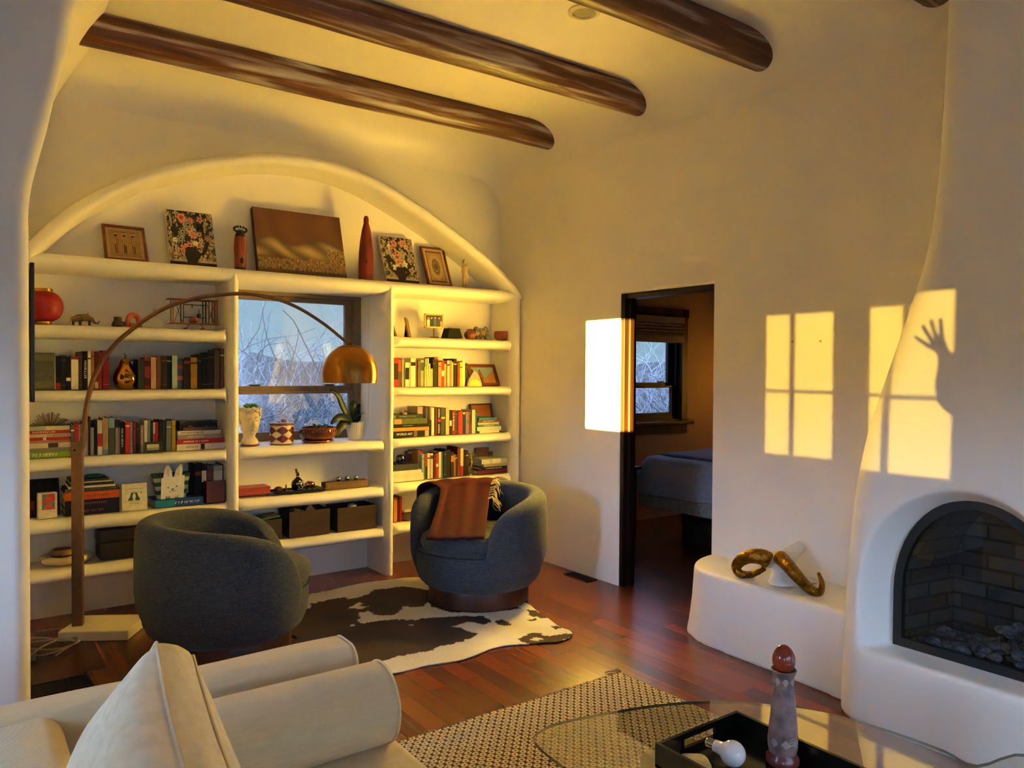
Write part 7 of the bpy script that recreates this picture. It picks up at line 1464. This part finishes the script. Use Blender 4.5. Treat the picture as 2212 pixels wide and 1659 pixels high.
obj('cover', M().box(0, w, 0, .02, 0, hh, .003), pm('5A4030', .6, var=.2), NB, smooth=False); obj('paper_tag', M().box(w * .2, w * .6, -.001, 0, hh * .9, hh * .97), pm('C9BCA8', .7), NB, smooth=False)
c = R4(1420, 600, y=5.08); hh = R4(1445, 280, y=5.08).z - z0
AT = thing('gold_antelope', 'slender gold animal figurine standing at the end of the book row', 'figurine', (c.x, 5.085, z0)); k_ = hh / .13
obj('body', M().tube(spline([(-.010 * k_, 0, .045 * k_), (.0, 0, .058 * k_), (.010 * k_, 0, .072 * k_), (.012 * k_, 0, .10 * k_), (.010 * k_, 0, .122 * k_), (.002 * k_, 0, .118 * k_)], 4), [.008 * k_] * 6 + [.009 * k_] * 6 + [.005 * k_] * 9, 10), GILT, AT)
for x in (-.012, -.006, .010, .014): obj('leg', M().tube([(x * k_, 0, .055 * k_), (x * 1.3 * k_, -.004, .025 * k_), (x * 1.2 * k_, 0, 0)], [.0045 * k_, .003 * k_, .0025 * k_], 6), GILT, AT)
for s in (-1, 1): obj('horn', M().tube([(.009 * k_, s * .003, .124 * k_), (.016 * k_, s * .006, .14 * k_)], [.0022, .001], 6), GILT, AT)
zpile = R4(1800, 378, y=5.15).z
def propped(name, label, cat, K, x0, x1, yt, mat, y, d):
    a, b = K(x0, yt, y=y).x, K(x1, yt, y=y).x; h = K((x0 + x1) / 2, yt, y=y).z - z0; o = obj(name, M().box(0, b - a, 0, d, 0, h, .003), mat, None, (a, y, z0), smooth=False); return tag(o, label, cat)
propped('small_picture', 'small pale painted panel behind the gold animal', 'picture', R4, 1398, 1500, 222, pm('9A8A5E', .7, scale=30, color2='6A5A3A', var=.4), 5.285, .008)
propped('leather_case', 'tan leather case standing behind the green and cream book', 'case', R4, 1505, 1725, 130, pm('7A4A2C', .5, var=.15), 5.285, .02)
propped('wooden_block', 'pale wooden block in the shelf corner behind the pile', 'block', R4, 1735, 1830, 190, wood('block_wood', '7A5230', 'A87E4E', 'z', .6), 5.285, .018)
propped('wooden_block', 'short brown wooden block at the end of the shelf corner', 'block', R4, 1838, 1905, 240, wood('block_wood_dark', '5A3A20', '8A5E36', 'z', .6), 5.285, .018)
# shelf 5, east side
c = R5(250, 550, y=5.12); z0 = ZR[5]; tag(obj('clay_bowl', M().lathe([(0, 0), (.05, 0), (.07, .03), (.072, .062), (.066, .062), (.062, .04), (0, .03)], n=28), pm('6A5244', .5, var=.15), None, (c.x + .03, 5.14, z0)), 'brown bowl beside the books behind the throw', 'bowl')
tag(obj('folded_cloth', M().box(-.075, .075, -.06, .06, 0, .022, .010, 3), pm('C2B09A', .9, var=.2), None, (c.x + .035, 5.14, z0 + .0625)), 'folded cream cloth on the brown bowl', 'cloth')
# ================================================================ the photographer, standing out of frame, one hand raised into the window light
PXX = -.78
KH = Crop(1600, 580, 3.456)
def hs(cx_, cy_, dx=0.0):
    p = KH(cx_, cy_, x=3.17); k = 3.17 - PXX
    return Vector((PXX + dx, p.y - SUN_K * k, p.z + SUN_E * k))
def skin_mesh(name, verts, edges, radii, mat, parent, lv=2, root=0):
    me = bpy.data.meshes.new(name); me.from_pydata([tuple(v) for v in verts], edges, []); o = bpy.data.objects.new(name, me); COL.objects.link(o); o.parent = parent
    sk = o.modifiers.new('Skin', 'SKIN'); sk.use_smooth_shade = True
    for i, r in enumerate(radii):
        r = r if isinstance(r, tuple) else (r, r); me.skin_vertices[0].data[i].radius = r; me.skin_vertices[0].data[i].use_root = (i == root)
    sd = o.modifiers.new('Subdivision', 'SUBSURF'); sd.levels = lv; sd.render_levels = lv; me.materials.append(mat); return o
PER = thing('person', 'person in a grey sweater and dark trousers raising an open hand', 'person', (0, 0, 0))
SKIN = pm('C08E70', .55, var=.05); SWT = pm('5A5E64', .9, var=.15); TRS = pm('24262E', .9, var=.1)
V, E_, Rr = [], [], []
def node(p, r, frm=None):
    V.append(Vector(p)); Rr.append(r); i = len(V) - 1
    if frm is not None: E_.append((frm, i))
    return i
by, bx = -.52, PXX - .02
pel = node((bx, by, .95), (.15, .11)); wa = node((bx, by, 1.10), (.135, .10), pel); ch = node((bx, by, 1.28), (.155, .115), wa); up = node((bx, by, 1.40), (.12, .09), ch)
nk = node((bx, by, 1.49), .055, up); hd0 = node((bx + .015, by, 1.575), (.072, .085), nk); hd1 = node((bx + .02, by, 1.66), (.075, .09), hd0); node((bx + .01, by, 1.715), (.05, .06), hd1)
for s in (-1, 1):
    hp = node((bx, by + s * .10, .90), (.095, .095), pel); kn = node((bx + .02, by + s * .115, .48), .062, hp); an_ = node((bx, by + s * .12, .09), .042, kn); node((bx + .14, by + s * .13, .035), (.03, .042), an_)
# lowered arm
sh_ = node((bx, by - .19, 1.40), .065, up); el = node((bx - .02, by - .25, 1.12), .046, sh_); wr = node((bx + .06, by - .25, .88), .03, el); pa = node((bx + .08, by - .25, .80), (.022, .042), wr)
for k in range(4): f1 = node((bx + .075 + .012 * (k - 1.5), by - .245, .74), .0095, pa); node((bx + .085 + .012 * (k - 1.5), by - .235, .70 + .006 * abs(k - 1.3)), .008, f1)
t1 = node((bx + .115, by - .235, .775), .011, pa); node((bx + .125, by - .225, .735), .009, t1)
# raised arm, hand open towards the fireplace
sh2 = node((bx, by + .17, 1.40), .065, up); e2 = node(hs(1815, 1120), .050, sh2); fa = node(hs(1560, 985), .045, e2); fb = node(hs(1512, 880), .040, fa); w2 = node(hs(1524, 735), .029, fb); p1 = node(hs(1520, 660), (.046, .024), w2); p2 = node(hs(1490, 595), (.046, .018), p1)
for base, mid, tip in (((1400, 578), (1345, 548), (1270, 505)), ((1425, 548), (1380, 490), (1325, 415)), ((1458, 530), (1425, 460), (1388, 372)), ((1492, 520), (1478, 450), (1462, 362))):
    a = node(hs(*base), .011, p2); b = node(hs(*mid, .012), .009, a); node(hs(*tip, .026), .0075, b)
a = node(hs(1590, 640, .01), .014, p1); b = node(hs(1618, 570, .018), .0115, a); node(hs(1642, 492, .022), .009, b)
skin_mesh('body', V, E_, Rr, SKIN, PER, 2, pel)
def part_of(name, idx, grow, mat, root):
    mp_ = {v: i for i, v in enumerate(idx)}
    skin_mesh(name, [V[i] for i in idx], [(mp_[a], mp_[b]) for a, b in E_ if a in mp_ and b in mp_], [tuple((q + grow) for q in (Rr[i] if isinstance(Rr[i], tuple) else (Rr[i], Rr[i]))) for i in idx], mat, PER, 2, mp_[root])
part_of('sweater', [pel, wa, ch, up, sh_, el, wr, sh2, e2, fa, fb], .007, SWT, pel)
legs = [i for i in range(len(V)) if 8 <= i <= 15 and (i - 8) % 4 != 3]
part_of('trousers', [pel] + legs, .012, TRS, pel)
hb = V[hd1]
obj('hair', M().lathe([(0, .10), (.05, .093), (.083, .05), (.088, .0), (.085, -.05), (.070, -.06), (.078, 0), (0, .05)], (hb.x - .018, hb.y, hb.z), 24), pm('1E1612', .7, var=.3), PER)
obj('nose', M().tube([(hb.x + .085, hb.y, hb.z), (hb.x + .108, hb.y, hb.z - .035), (hb.x + .09, hb.y, hb.z - .045)], [.008, .013, .01], 8), SKIN, PER); obj('mouth', M().tube([(hb.x + .078, hb.y - .022, hb.z - .078), (hb.x + .088, hb.y, hb.z - .076), (hb.x + .078, hb.y + .022, hb.z - .078)], .005, 6), pm('8E4A42', .5), PER)
for s in (-1, 1): obj('eye', M().ball((hb.x + .080, hb.y + s * .031, hb.z - .005), .011, 10, 8), pm('E8E2DC', .2), PER); obj('ear', M().ball((hb.x, hb.y + s * .088, hb.z - .02), (.018, .010, .03), 10, 8), SKIN, PER)
